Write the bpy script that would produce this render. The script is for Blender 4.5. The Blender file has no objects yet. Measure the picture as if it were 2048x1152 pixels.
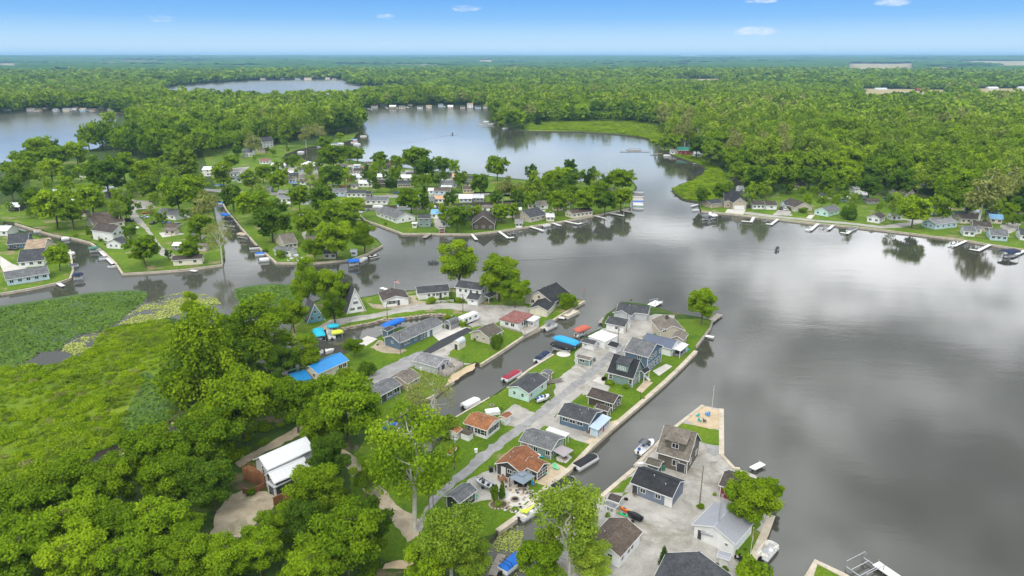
import bpy, math, random
import numpy as np
from mathutils import Vector, Matrix
from mathutils.geometry import delaunay_2d_cdt
R = math.radians
SC = bpy.context.scene
COL = SC.collection
# ------------------------------------------------------------------ camera
CAM_Z = 90.0
PITCH = R(18.5)
FPX = 1384.0
cam_d = bpy.data.cameras.new("camera")
cam = bpy.data.objects.new("camera", cam_d)
COL.objects.link(cam)
cam.location = (0, 0, CAM_Z)
cam.rotation_euler = (math.pi / 2 - PITCH, 0, 0)
cam_d.sensor_width = 36.0
cam_d.lens = 36.0 * FPX / 2048.0
cam_d.clip_start = 0.5
cam_d.clip_end = 90000
SC.camera = cam
# ------------------------------------------------------------------ light, sky, exposure
SUN_EL, SUN_AZ = R(48), R(198)
sun_d = bpy.data.lights.new("sun", "SUN")
sun_d.energy = 2.1
sun_d.angle = R(12)
sun_d.color = (1.0, 0.94, 0.82)
sun = bpy.data.objects.new("sun", sun_d)
COL.objects.link(sun)
sdir = Vector((math.sin(SUN_AZ) * math.cos(SUN_EL), math.cos(SUN_AZ) * math.cos(SUN_EL), math.sin(SUN_EL)))
sun.rotation_euler = sdir.to_track_quat('Z', 'Y').to_euler()
SC.view_settings.view_transform = 'Standard'
SC.view_settings.look = 'None'
SC.view_settings.gamma = 1.0
SC.view_settings.use_curve_mapping = False
SC.view_settings.exposure = 0.06
SC.cycles.volume_bounces = 0
SC.cycles.max_bounces = 6
SC.cycles.diffuse_bounces = 3
SC.cycles.glossy_bounces = 3
SC.cycles.transmission_bounces = 3
SKY_STRENGTH = 0.10
world = bpy.data.worlds.new("World")
SC.world = world
world.use_nodes = True
wn = world.node_tree
for n in list(wn.nodes):
 wn.nodes.remove(n)
class NT:
 def __init__(s, tree):
  s.t = tree
 def n(s, kind, **kw):
  nd = s.t.nodes.new(kind)
  for k, v in kw.items():
   setattr(nd, k, v)
  return nd
 def link(s, a, b):
  s.t.links.new(a, b)
 def val(s, sock, v):
  if hasattr(v, 'is_linked') or isinstance(v, bpy.types.NodeSocket):
   s.link(v, sock)
  else:
   sock.default_value = v
 def math(s, op, a, b=0.0, c=None, clamp=False):
  nd = s.n('ShaderNodeMath', operation=op)
  nd.use_clamp = clamp
  s.val(nd.inputs[0], a)
  s.val(nd.inputs[1], b)
  if c is not None:
   s.val(nd.inputs[2], c)
  return nd.outputs[0]
 def ss(s, v, lo, hi, a=0.0, b=1.0):
  nd = s.n('ShaderNodeMapRange', interpolation_type='SMOOTHSTEP')
  s.val(nd.inputs['Value'], v)
  nd.inputs['From Min'].default_value = lo
  nd.inputs['From Max'].default_value = hi
  nd.inputs['To Min'].default_value = a
  nd.inputs['To Max'].default_value = b
  return nd.outputs[0]
 def mix(s, f, a, b, blend='MIX'):
  nd = s.n('ShaderNodeMix', data_type='RGBA', blend_type=blend)
  s.val(nd.inputs[0], f)
  for i, v in ((6, a), (7, b)):
   if isinstance(v, (tuple, list)):
    nd.inputs[i].default_value = (*v[:3], 1)
   else:
    s.link(v, nd.inputs[i])
  return nd.outputs[2]
 def noise(s, vec, scale, detail=3.0, rough=0.55, dist=0.0):
  nd = s.n('ShaderNodeTexNoise')
  if vec is not None:
   s.link(vec, nd.inputs['Vector'])
  nd.inputs['Scale'].default_value = scale
  nd.inputs['Detail'].default_value = detail
  nd.inputs['Roughness'].default_value = rough
  nd.inputs['Distortion'].default_value = dist
  return nd.outputs[0]
def build_world():
 w = NT(wn)
 out = w.n('ShaderNodeOutputWorld')
 bg = w.n('ShaderNodeBackground')
 w.link(bg.outputs[0], out.inputs[0])
 bg.inputs['Strength'].default_value = SKY_STRENGTH
 sky = w.n('ShaderNodeTexSky', sky_type='NISHITA')
 sky.sun_disc = False
 sky.sun_elevation = SUN_EL
 sky.sun_rotation = SUN_AZ
 sky.dust_density = 0.6
 sky.ozone_density = 2.0
 tc = w.n('ShaderNodeTexCoord')
 d = tc.outputs['Generated']
 sep = w.n('ShaderNodeSeparateXYZ')
 w.link(d, sep.inputs[0])
 X, Y, Z = sep.outputs
 band = w.n('ShaderNodeValToRGB')
 w.link(w.math('MULTIPLY', Z, 5.0), band.inputs[0])
 e = band.color_ramp.elements
 e[0].position = 0.0
 e[0].color = (7.6, 9.6, 11.0, 1)
 e[1].position = 0.9
 e[1].color = (1.1, 3.6, 9.2, 1)
 for p, c in ((0.12, (4.9, 7.6, 10.4, 1)), (0.24, (2.1, 5.3, 9.9, 1)), (0.40, (0.9, 3.7, 9.4, 1))):
  x = e.new(p)
  x.color = c
 blue = w.mix(0.12, band.outputs[0], sky.outputs[0])
 zz = w.math('ADD', Z, 0.10)
 cx = w.math('DIVIDE', X, zz)
 cy = w.math('DIVIDE', Y, zz)
 cmb = w.n('ShaderNodeCombineXYZ')
 w.link(cx, cmb.inputs[0])
 w.link(cy, cmb.inputs[1])
 n1 = w.noise(cmb.outputs[0], 0.95, 4.0, 0.55, 0.6)
 n2 = w.noise(cmb.outputs[0], 3.0, 5.0, 0.6, 0.3)
 nn = w.math('ADD', w.math('MULTIPLY', n1, 0.72), w.math('MULTIPLY', n2, 0.28))
 cl = w.n('ShaderNodeValToRGB')
 w.link(nn, cl.inputs[0])
 ce = cl.color_ramp.elements
 ce[0].position = 0.38
 ce[0].color = (4.6, 4.9, 5.5, 1)
 ce[1].position = 0.66
 ce[1].color = (30.0, 30.2, 30.6, 1)
 x = ce.new(0.5)
 x.color = (9.0, 9.4, 10.0, 1)
 vm = w.n('ShaderNodeVectorMath', operation='DOT_PRODUCT')
 w.link(d, vm.inputs[0])
 az, el = R(27), R(21)
 vm.inputs[1].default_value = (math.sin(az) * math.cos(el), math.cos(az) * math.cos(el), math.sin(el))
 thin = w.math('MULTIPLY', w.ss(vm.outputs['Value'], 0.93, 0.995), w.ss(nn, 0.40, 0.58))
 clc = w.mix(w.math('MULTIPLY', thin, 0.68), cl.outputs[0], (44, 44.4, 45))
 lift = w.n('ShaderNodeVectorMath', operation='SCALE')
 w.link(clc, lift.inputs[0])
 w.link(w.ss(Z, 0.1, 0.8, 0.85, 1.5), lift.inputs['Scale'])
 clc = w.mix(w.ss(Z, 0.08, 0.24, 0.85, 0.0), lift.outputs[0], (13.5, 17.0, 20.5))
 cover = w.ss(w.math('ADD', Z, w.math('MULTIPLY', w.math('SUBTRACT', n2, 0.5), 0.03)), 0.078, 0.135)
 s1 = w.mix(cover, blue, clc)
 wv = w.n('ShaderNodeVectorMath', operation='MULTIPLY')
 w.link(d, wv.inputs[0])
 wv.inputs[1].default_value = (60, 60, 260)
 wn1 = w.noise(wv.outputs[0], 1.0, 5.0, 0.65, 0.8)
 azn = w.math('ARCTAN2', X, Y)
 eln = w.math('ARCSINE', Z)
 res = s1
 tot = None
 for px, py, rx, ry, st in ((323, 37, 30, 9, .75), (771, 33, 26, 7, .85), (771, 88, 24, 5, .7), (932, 17, 38, 8, .9),
        (1510, 62, 52, 10, 1.0), (1783, 5, 34, 9, 1.0), (1523, 2, 34, 6, .9), (1150, 44, 18, 5, .35), (250, 52, 22, 4, .3), (1570, 92, 20, 4, .3)):
  vx, vy = (px - 1024) / FPX, -(py - 576) / FPX
  dv = Vector((vx, math.cos(PITCH) + vy * math.sin(PITCH), -math.sin(PITCH) + vy * math.cos(PITCH))).normalized()
  a0, e0 = math.atan2(dv.x, dv.y), math.asin(dv.z)
  ra, re_ = rx / FPX * 0.98, ry / FPX * 0.95
  qa = w.math('DIVIDE', w.math('SUBTRACT', azn, a0), ra)
  qe = w.math('DIVIDE', w.math('SUBTRACT', eln, e0), re_)
  dd = w.math('ADD', w.math('MULTIPLY', qa, qa), w.math('MULTIPLY', qe, qe))
  m = w.math('MULTIPLY', w.ss(dd, 0.0, 1.6, 1.0, 0.0), st)
  tot = m if tot is None else w.math('MAXIMUM', tot, m)
 wisp = w.ss(w.math('ADD', w.math('MULTIPLY', tot, 0.75), w.math('MULTIPLY', w.math('SUBTRACT', wn1, 0.5), 1.1)), 0.36, 1.05)
 wisp = w.math('MULTIPLY', wisp, w.ss(tot, 0.0, 0.6, 0.0, 0.8))
 res = w.mix(wisp, s1, (9.5, 9.8, 10.2))
 w.link(res, bg.inputs['Color'])
build_world()
# ------------------------------------------------------------------ geometry of the place
LAND_Z = 0.8
_cp, _sp = math.cos(PITCH), math.sin(PITCH)
def P(px, py, z=LAND_Z):
 x, y = (px - 1024) / FPX, -(py - 576) / FPX
 d = (x, _cp + y * _sp, -_sp + y * _cp)
 s = (z - CAM_Z) / d[2]
 return Vector((d[0] * s, d[1] * s, z))
def depth_of(v):
 return v.y * _cp - (v.z - CAM_Z) * _sp
def proj(v):
 zc = depth_of(v)
 yc = v.y * _sp + (v.z - CAM_Z) * _cp
 return 1024 + FPX * v.x / zc, 576 - FPX * yc / zc
def ring(pts, z=LAND_Z):
 return [(P(a, b, z).x, P(a, b, z).y) for a, b in pts]
def inside(poly, x, y):
 x = np.asarray(x, float)
 y = np.asarray(y, float)
 c = np.zeros(x.shape, bool)
 n = len(poly)
 for i in range(n):
  x1, y1 = poly[i]
  x2, y2 = poly[(i + 1) % n]
  if y1 == y2:
   continue
  k = ((y1 > y) != (y2 > y)) & (x < (x2 - x1) * (y - y1) / (y2 - y1) + x1)
  c ^= k
 return c
# ------------------------------------------------------------------ objects
def tag(o, label=None, cat=None, group=None, kind=None):
 if label: o['label'] = label
 if cat: o['category'] = cat
 if group: o['group'] = group
 if kind: o['kind'] = kind
 return o
def empty(name, loc, rz=0.0, parent=None):
 o = bpy.data.objects.new(name, None)
 o.empty_display_size = 0.5
 o.location = loc
 o.rotation_euler = (0, 0, rz)
 o.parent = parent
 COL.objects.link(o)
 return o
def link(name, me, parent=None, loc=None, rz=None):
 o = bpy.data.objects.new(name, me)
 if parent: o.parent = parent
 if loc is not None: o.location = loc
 if rz is not None: o.rotation_euler = (0, 0, rz)
 COL.objects.link(o)
 return o
def clone(root, loc, rz=None, scale=None):
 def rec(o, par):
  c = o.copy()
  c.parent = par
  COL.objects.link(c)
  for k in KIDS.get(o.name, []):
   rec(k, c)
  return c
 r = rec(root, None)
 r.location = loc
 if rz is not None: r.rotation_euler = (0, 0, rz)
 if scale is not None: r.scale = scale
 return r
class KidMap(dict):
 def get(self, name, default=None):
  o = bpy.data.objects.get(name)
  return list(o.children) if o else (default or [])
KIDS = KidMap()
class MB:
 def __init__(s):
  s.v = []
  s.f = []
  s.m = []
  s.mi = 0
 def add(s, vs, fs):
  b = len(s.v)
  s.v += [tuple(v) for v in vs]
  s.f += [tuple(b + i for i in f) for f in fs]
  s.m += [s.mi] * len(fs)
  return s
 def box(s, x0, x1, y0, y1, z0, z1):
  vs = [(x, y, z) for z in (z0, z1) for y in (y0, y1) for x in (x0, x1)]
  return s.add(vs, [(0, 2, 3, 1), (4, 5, 7, 6), (0, 1, 5, 4), (2, 6, 7, 3), (0, 4, 6, 2), (1, 3, 7, 5)])
 def cbox(s, cx, cy, cz, lx, ly, lz, rz=0.0, rx=0.0):
  c, sn = math.cos(rz), math.sin(rz)
  cr, sr = math.cos(rx), math.sin(rx)
  vs = []
  for z in (-lz / 2, lz / 2):
   for y in (-ly / 2, ly / 2):
    for x in (-lx / 2, lx / 2):
     y2, z2 = y * cr - z * sr, y * sr + z * cr
     vs.append((cx + x * c - y2 * sn, cy + x * sn + y2 * c, cz + z2))
  return s.add(vs, [(0, 2, 3, 1), (4, 5, 7, 6), (0, 1, 5, 4), (2, 6, 7, 3), (0, 4, 6, 2), (1, 3, 7, 5)])
 def tube(s, p, q, r, r2=None, n=6, caps=True):
  p, q = Vector(p), Vector(q)
  r2 = r if r2 is None else r2
  d = (q - p).normalized()
  a = d.orthogonal().normalized()
  b = d.cross(a)
  vs = []
  for c, rr in ((p, r), (q, r2)):
   for i in range(n):
    t = 2 * math.pi * i / n
    vs.append(c + (a * math.cos(t) + b * math.sin(t)) * rr)
  fs = [(i, (i + 1) % n, n + (i + 1) % n, n + i) for i in range(n)]
  if caps:
   fs += [tuple(reversed(range(n))), tuple(range(n, 2 * n))]
  return s.add(vs, fs)
 def path(s, pts, r, n=6):
  for a, b in zip(pts, pts[1:]):
   s.tube(a, b, r, n=n)
  return s
 def prism(s, poly, z0, z1):
  n = len(poly)
  area = sum(poly[i][0] * poly[(i + 1) % n][1] - poly[(i + 1) % n][0] * poly[i][1] for i in range(n))
  if area < 0: poly = poly[::-1]
  vs = [(x, y, z0) for x, y in poly] + [(x, y, z1) for x, y in poly]
  fs = [tuple(reversed(range(n))), tuple(range(n, 2 * n))] + [(i, (i + 1) % n, n + (i + 1) % n, n + i) for i in range(n)]
  return s.add(vs, fs)
 def loft(s, rings, closed=True, caps=True):
  n = len(rings[0])
  vs = [v for r in rings for v in r]
  fs = []
  for k in range(len(rings) - 1):
   for i in range(n if closed else n - 1):
    j = (i + 1) % n
    fs.append((k * n + i, k * n + j, (k + 1) * n + j, (k + 1) * n + i))
  if caps:
   fs.append(tuple(reversed(range(n))))
   fs.append(tuple((len(rings) - 1) * n + i for i in range(n)))
  return s.add(vs, fs)
 def ball(s, c, r, seg=10, rings_=6, sz=1.0):
  rs = []
  for k in range(1, rings_):
   t = math.pi * k / rings_
   rs.append([(c[0] + r * math.sin(t) * math.cos(2 * math.pi * i / seg), c[1] + r * math.sin(t) * math.sin(2 * math.pi * i / seg), c[2] - r * sz * math.cos(t)) for i in range(seg)])
  return s.loft(rs)
 def mesh(s, name, mats, smooth=False):
  me = bpy.data.meshes.new(name)
  me.from_pydata(s.v, [], s.f)
  if not isinstance(mats, (list, tuple)): mats = [mats]
  for m in mats: me.materials.append(m)
  if len(mats) > 1: me.polygons.foreach_set('material_index', s.m)
  if smooth: me.polygons.foreach_set('use_smooth', [True] * len(s.f))
  me.update()
  return me
 def build(s, name, mats, parent=None, loc=None, rz=None, smooth=False):
  return link(name, s.mesh(name, mats, smooth), parent, loc, rz)
# ------------------------------------------------------------------ materials
MATS = {}
def base_mat(name):
 m = bpy.data.materials.new(name)
 m.use_nodes = True
 t = NT(m.node_tree)
 b = m.node_tree.nodes['Principled BSDF']
 return m, t, b
def mat(name, col, rough=0.8, var=0.12, scale=0.7, spec=0.3, metal=0.0, bump=0.0, bscale=8.0, col2=None, streak=False, coord='Object', spread=0.0):
 if name in MATS: return MATS[name]
 m, t, b = base_mat(name)
 tc = t.n('ShaderNodeTexCoord')
 v = tc.outputs[coord] if coord == 'Object' else None
 if coord == 'World':
  g = t.n('ShaderNodeNewGeometry')
  v = g.outputs['Position']
 if streak:
  mp = t.n('ShaderNodeMapping')
  t.link(v, mp.inputs[0])
  mp.inputs['Scale'].default_value = (1, 1, 0.25)
  v = mp.outputs[0]
 a = t.noise(v, scale, 4.0, 0.6)
 f = t.noise(v, scale * 9, 3.0, 0.6)
 k = t.math('ADD', t.math('MULTIPLY', a, 0.6), t.math('MULTIPLY', f, 0.4))
 k = t.ss(k, 0.3, 0.7)
 c1 = tuple(max(0, c * (1 - var)) for c in col)
 c2 = tuple(min(1, c * (1 + var)) for c in (col2 or col))
 cc = t.mix(k, c1, c2)
 if spread:
  oi = t.n('ShaderNodeObjectInfo')
  hsv = t.n('ShaderNodeHueSaturation')
  t.link(cc, hsv.inputs['Color'])
  t.link(t.math('ADD', t.math('MULTIPLY', oi.outputs['Random'], spread), 1 - spread / 2), hsv.inputs['Value'])
  cc = hsv.outputs[0]
 t.link(cc, b.inputs['Base Color'])
 b.inputs['Roughness'].default_value = rough
 b.inputs['Specular IOR Level'].default_value = spec
 b.inputs['Metallic'].default_value = metal
 if bump:
  bp = t.n('ShaderNodeBump')
  bp.inputs['Strength'].default_value = bump
  bp.inputs['Distance'].default_value = 0.05
  t.link(t.noise(v, bscale, 3.0), bp.inputs['Height'])
  t.link(bp.outputs[0], b.inputs['Normal'])
 MATS[name] = m
 return m
def siding(name, col):
 if name in MATS: return MATS[name]
 m, t, b = base_mat(name)
 tc = t.n('ShaderNodeTexCoord')
 v = tc.outputs['Object']
 sp = t.n('ShaderNodeSeparateXYZ')
 t.link(v, sp.inputs[0])
 saw = t.math('FRACT', t.math('MULTIPLY', sp.outputs[2], 5.0))
 ln = t.ss(saw, 0.0, 0.18, 0.80, 1.0)
 n = t.noise(v, 0.6, 4.0)
 k = t.math('MULTIPLY', t.ss(n, 0.3, 0.7, 0.88, 1.05), ln)
 cc = t.n('ShaderNodeVectorMath', operation='SCALE')
 cc.inputs[0].default_value = col
 t.link(k, cc.inputs['Scale'])
 t.link(cc.outputs[0], b.inputs['Base Color'])
 b.inputs['Roughness'].default_value = 0.65
 b.inputs['Specular IOR Level'].default_value = 0.25
 bp = t.n('ShaderNodeBump')
 bp.inputs['Strength'].default_value = 0.5
 bp.inputs['Distance'].default_value = 0.02
 t.link(saw, bp.inputs['Height'])
 t.link(bp.outputs[0], b.inputs['Normal'])
 MATS[name] = m
 return m
def shingle(name, col, var=0.25):
 if name in MATS: return MATS[name]
 m, t, b = base_mat(name)
 uv = t.n('ShaderNodeUVMap')
 uv.uv_map = 'UVMap'
 br = t.n('ShaderNodeTexBrick')
 t.link(uv.outputs[0], br.inputs['Vector'])
 br.inputs['Scale'].default_value = 1.0
 br.inputs['Brick Width'].default_value = 0.45
 br.inputs['Row Height'].default_value = 0.28
 br.inputs['Mortar Size'].default_value = 0.018
 br.inputs['Color1'].default_value = (*[c * (1 - var) for c in col], 1)
 br.inputs['Color2'].default_value = (*[c * (1 + var) for c in col], 1)
 br.inputs['Mortar'].default_value = (*[c * 0.45 for c in col], 1)
 n = t.noise(uv.outputs[0], 0.35, 5.0, 0.6)
 n2 = t.noise(uv.outputs[0], 3.5, 4.0, 0.7)
 k = t.math('MULTIPLY', t.ss(n, 0.3, 0.7, 0.78, 1.22), t.ss(n2, 0.25, 0.75, 0.86, 1.14))
 s = t.n('ShaderNodeVectorMath', operation='SCALE')
 t.link(br.outputs[0], s.inputs[0])
 t.link(k, s.inputs['Scale'])
 t.link(s.outputs[0], b.inputs['Base Color'])
 b.inputs['Roughness'].default_value = 0.9
 b.inputs['Specular IOR Level'].default_value = 0.25
 MATS[name] = m
 return m
def metalroof(name, col, rough=0.4):
 if name in MATS: return MATS[name]
 m = mat(name, col, rough=rough, var=0.07, scale=0.25, spec=0.5, metal=0.15)
 return m
WHITE = mat('white_paint', (0.66, 0.66, 0.64), 0.5, 0.06)
GLASS = None
def glass_mat():
 m, t, b = base_mat('window_glass')
 b.inputs['Base Color'].default_value = (0.018, 0.022, 0.027, 1)
 b.inputs['Roughness'].default_value = 0.06
 b.inputs['Specular IOR Level'].default_value = 0.6
 return m
GLASS = glass_mat()
# ------------------------------------------------------------------ ground materials
def grass_mat(name, a, b_, c, sc=0.06, patch=0.0, patchcol=(0.3, 0.24, 0.14)):
 m, t, b = base_mat(name)
 g = t.n('ShaderNodeNewGeometry')
 v = g.outputs['Position']
 n1 = t.noise(v, sc, 4.0, 0.6)
 n2 = t.noise(v, sc * 9, 4.0, 0.65)
 n3 = t.noise(v, 2.6, 3.0, 0.7)
 k = t.math('ADD', t.math('MULTIPLY', n1, 0.5), t.math('MULTIPLY', n2, 0.5))
 col = t.mix(t.ss(k, 0.36, 0.52), a, b_)
 col = t.mix(t.ss(k, 0.52, 0.66), col, c)
 s = t.n('ShaderNodeVectorMath', operation='SCALE')
 t.link(col, s.inputs[0])
 t.link(t.ss(n3, 0.25, 0.75, 0.75, 1.22), s.inputs['Scale'])
 col = s.outputs[0]
 if patch:
  n4 = t.noise(v, 0.11, 5.0, 0.65, 0.4)
  col = t.mix(t.ss(n4, 0.62 - patch * 0.1, 0.72 - patch * 0.1), col, patchcol)
 t.link(col, b.inputs['Base Color'])
 b.inputs['Roughness'].default_value = 0.9
 b.inputs['Specular IOR Level'].default_value = 0.1
 bp = t.n('ShaderNodeBump')
 bp.inputs['Strength'].default_value = 0.6
 bp.inputs['Distance'].default_value = 0.12
 t.link(n3, bp.inputs['Height'])
 t.link(bp.outputs[0], b.inputs['Normal'])
 return m
M_GRASS = grass_mat('lawn_grass', (0.062, 0.125, 0.010), (0.100, 0.175, 0.012), (0.175, 0.225, 0.022), 0.07, 0.7, (0.24, 0.20, 0.11))
M_LUSH = grass_mat('lush_lawn', (0.055, 0.115, 0.008), (0.092, 0.160, 0.010), (0.150, 0.198, 0.014), 0.12, 0.1, (0.20, 0.19, 0.09))
M_WILD = grass_mat('wild_ground', (0.026, 0.050, 0.012), (0.045, 0.085, 0.014), (0.085, 0.100, 0.030), 0.05, 0.5, (0.12, 0.10, 0.06))
M_MARSH = grass_mat('marsh_ground', (0.075, 0.135, 0.010), (0.125, 0.190, 0.012), (0.180, 0.235, 0.018), 0.12)
M_FIELD = grass_mat('crop_field', (0.20, 0.22, 0.09), (0.34, 0.28, 0.16), (0.28, 0.27, 0.13), 0.008)
def ground_mat(name, a, b_, sc=0.3, fine=5.0, dark=None, stain=0.0, bump=0.3):
 m, t, b = base_mat(name)
 g = t.n('ShaderNodeNewGeometry')
 v = g.outputs['Position']
 n1 = t.noise(v, sc, 5.0, 0.6, 0.3)
 n2 = t.noise(v, fine, 3.0, 0.7)
 k = t.math('ADD', t.math('MULTIPLY', n1, 0.65), t.math('MULTIPLY', n2, 0.35))
 col = t.mix(t.ss(k, 0.33, 0.66), a, b_)
 if stain:
  n3 = t.noise(v, sc * 0.5, 6.0, 0.7, 0.8)
  col = t.mix(t.math('MULTIPLY', t.ss(n3, 0.52, 0.68), stain), col, dark)
 t.link(col, b.inputs['Base Color'])
 b.inputs['Roughness'].default_value = 0.9
 b.inputs['Specular IOR Level'].default_value = 0.15
 bp = t.n('ShaderNodeBump')
 bp.inputs['Strength'].default_value = bump
 bp.inputs['Distance'].default_value = 0.06
 t.link(n2, bp.inputs['Height'])
 t.link(bp.outputs[0], b.inputs['Normal'])
 return m
M_GRAVEL = ground_mat('gravel', (0.26, 0.248, 0.222), (0.405, 0.39, 0.355), 0.22, 3.0, (0.20, 0.18, 0.14), 0.85)
M_ROAD = ground_mat('worn_asphalt', (0.20, 0.20, 0.195), (0.31, 0.305, 0.30), 0.4, 6.0, (0.17, 0.165, 0.16), 0.8)
M_BLACKTOP = ground_mat('fresh_asphalt', (0.040, 0.042, 0.046), (0.055, 0.057, 0.062), 0.5, 6.0)
M_CONC = ground_mat('pale_concrete', (0.46, 0.44, 0.40), (0.56, 0.54, 0.50), 0.3, 5.0, (0.36, 0.32, 0.27), 0.5)
M_SAND = ground_mat('beach_sand', (0.40, 0.31, 0.20), (0.50, 0.40, 0.27), 0.5, 6.0)
M_DIRT = ground_mat('bare_dirt', (0.27, 0.22, 0.15), (0.40, 0.35, 0.26), 0.25, 3.0, (0.12, 0.13, 0.05), 0.7)
M_PAVER = ground_mat('tan_pavers', (0.40, 0.32, 0.22), (0.52, 0.43, 0.31), 0.6, 7.0)
M_DECK = ground_mat('weathered_deck', (0.25, 0.22, 0.19), (0.34, 0.31, 0.27), 0.6, 7.0)
M_SEAWALL = ground_mat('seawall_concrete', (0.38, 0.33, 0.25), (0.52, 0.47, 0.38), 0.5, 4.0, (0.24, 0.19, 0.13), 0.6)
M_SOIL = ground_mat('bank_soil', (0.07, 0.06, 0.04), (0.13, 0.11, 0.08), 0.6, 4.0)
def water_mat():
 m, t, b = base_mat('lake_water')
 g = t.n('ShaderNodeNewGeometry')
 v = g.outputs['Position']
 big = t.noise(v, 0.012, 3.0, 0.5)
 col = t.mix(t.ss(big, 0.35, 0.65), (0.046, 0.047, 0.037), (0.068, 0.070, 0.056))
 t.link(col, b.inputs['Base Color'])
 b.inputs['IOR'].default_value = 1.40
 vl = t.n('ShaderNodeVectorMath', operation='LENGTH')
 t.link(v, vl.inputs[0])
 t.link(t.ss(vl.outputs['Value'], 420, 1500, 0.04, 0.24), b.inputs['Roughness'])
 mp = t.n('ShaderNodeMapping')
 t.link(v, mp.inputs[0])
 mp.inputs['Rotation'].default_value = (0, 0, R(12))
 mp.inputs['Scale'].default_value = (0.6, 1.5, 1)
 n1 = t.noise(mp.outputs[0], 0.9, 3.0, 0.6)
 n2 = t.noise(mp.outputs[0], 0.11, 2.0, 0.5)
 calm = t.ss(t.noise(v, 0.015, 3.0, 0.6, 0.5), 0.35, 0.65, 0.45, 1.3)
 h = t.math('MULTIPLY', t.math('ADD', t.math('MULTIPLY', n1, 0.6), t.math('MULTIPLY', n2, 1.2)), calm)
 bp = t.n('ShaderNodeBump')
 bp.inputs['Strength'].default_value = 0.16
 bp.inputs['Distance'].default_value = 0.10
 t.link(h, bp.inputs['Height'])
 t.link(bp.outputs[0], b.inputs['Normal'])
 return m
M_WATER = water_mat()
# ------------------------------------------------------------------ land and water
def flat(name, rings_, z, m, kind='structure', depth=0.0, side=None, label=None, cat=None, parent=None):
 vs, es = [], []
 for r in rings_:
  b = len(vs)
  vs += [Vector(p) for p in r]
  es += [(b + i, b + (i + 1) % len(r)) for i in range(len(r))]
 ov, oe, of, *_ = delaunay_2d_cdt(vs, es, [], 0, 1e-4)
 cx = np.array([sum(ov[i].x for i in f) / 3 for f in of])
 cy = np.array([sum(ov[i].y for i in f) / 3 for f in of])
 keep = np.zeros(len(of), bool)
 for r in rings_:
  keep ^= inside([tuple(p) for p in r], cx, cy)
 mb = MB()
 mb.add([(v.x, v.y, z) for v in ov], [f for f, k in zip(of, keep) if k])
 if depth:
  mb.mi = 1
  for r in rings_:
   n = len(r)
   mb.add([(p[0], p[1], z) for p in r] + [(p[0], p[1], z - depth) for p in r], [(i, (i + 1) % n, n + (i + 1) % n, n + i) for i in range(n)])
  o = mb.build(name, [m, side or M_SOIL], parent)
 else:
  o = mb.build(name, m, parent)
 if kind: o['kind'] = kind
 if label: tag(o, label, cat)
 return o
MAIN_SHORE = [(-400, 640), (0, 587), (60, 577), (112, 566), (140, 557), (146, 540), (140, 500), (128, 484), (100, 478), (75, 468), (50, 463), (25, 455), (5, 452),
    (8, 443), (30, 447), (62, 457), (107, 470), (150, 477), (180, 485), (205, 502), (232, 527), (245, 547), (300, 544), (370, 539), (445, 529), (450, 515),
    (446, 480), (434, 447), (428, 412), (430, 402), (444, 402), (452, 419), (481, 454), (517, 494), (552, 525), (623, 526), (702, 519), (733, 508), (765, 491),
    (755, 478), (725, 462), (700, 440), (690, 425), (700, 412), (720, 411), (800, 411), (900, 408), (1000, 403), (1050, 400), (1050, 405), (1000, 409), (950, 413),
    (900, 417), (800, 420), (740, 421), (717, 427), (730, 440), (759, 450), (805, 467), (867, 467), (940, 468), (997, 462), (1064, 452), (1127, 442), (1189, 431),
    (1258, 417), (1262, 390), (1274, 374), (1266, 362), (1200, 364), (1140, 362), (1060, 360), (1000, 354), (930, 347), (870, 342), (800, 334), (740, 325), (700, 320),
    (640, 323), (590, 323), (565, 317), (572, 309), (595, 300), (637, 292), (682, 286), (705, 280), (712, 267), (722, 262), (722, 245), (716, 230), (712, 221),
    (727, 217), (787, 214), (887, 211), (984, 214), (980, 222), (987, 238), (1009, 255), (1049, 262), (1161, 264), (1236, 269), (1274, 273), (1311, 281),
    (1319, 297), (1349, 312), (1386, 325), (1414, 337), (1409, 347), (1386, 360), (1360, 368), (1344, 378), (1352, 388), (1364, 397), (1397, 404), (1397, 411), (1403, 422),
    (1447, 426), (1485, 430), (1550, 437), (1626, 446), (1700, 452), (1761, 459), (1841, 469), (1927, 480), (2048, 499), (2300, 545)]
LEFT_LAKE = [(-250, 235), (0, 228), (37, 223), (100, 220), (175, 219), (217, 222), (262, 229), (235, 235), (228, 250), (222, 278), (195, 296), (130, 308), (60, 318), (0, 326), (-250, 345)]
FAR_LAKE = [(320, 180), (345, 172), (420, 166), (512, 160), (600, 159), (687, 158), (700, 168), (727, 171), (837, 171), (860, 177), (830, 182), (760, 184), (725, 192), (722, 203), (640, 210),
   (540, 209), (440, 206), (360, 200), (322, 189)]
FAR_POND = [(345, 159.5), (430, 158.5), (432, 161.5), (350, 163)]
BACK_CANAL = [(1560, 404), (1620, 403), (1700, 410), (1775, 418), (1790, 424), (1700, 419), (1620, 412), (1560, 410)]
MARINA = [(1452, 388), (1462, 362), (1488, 350), (1502, 364), (1484, 386)]
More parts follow.
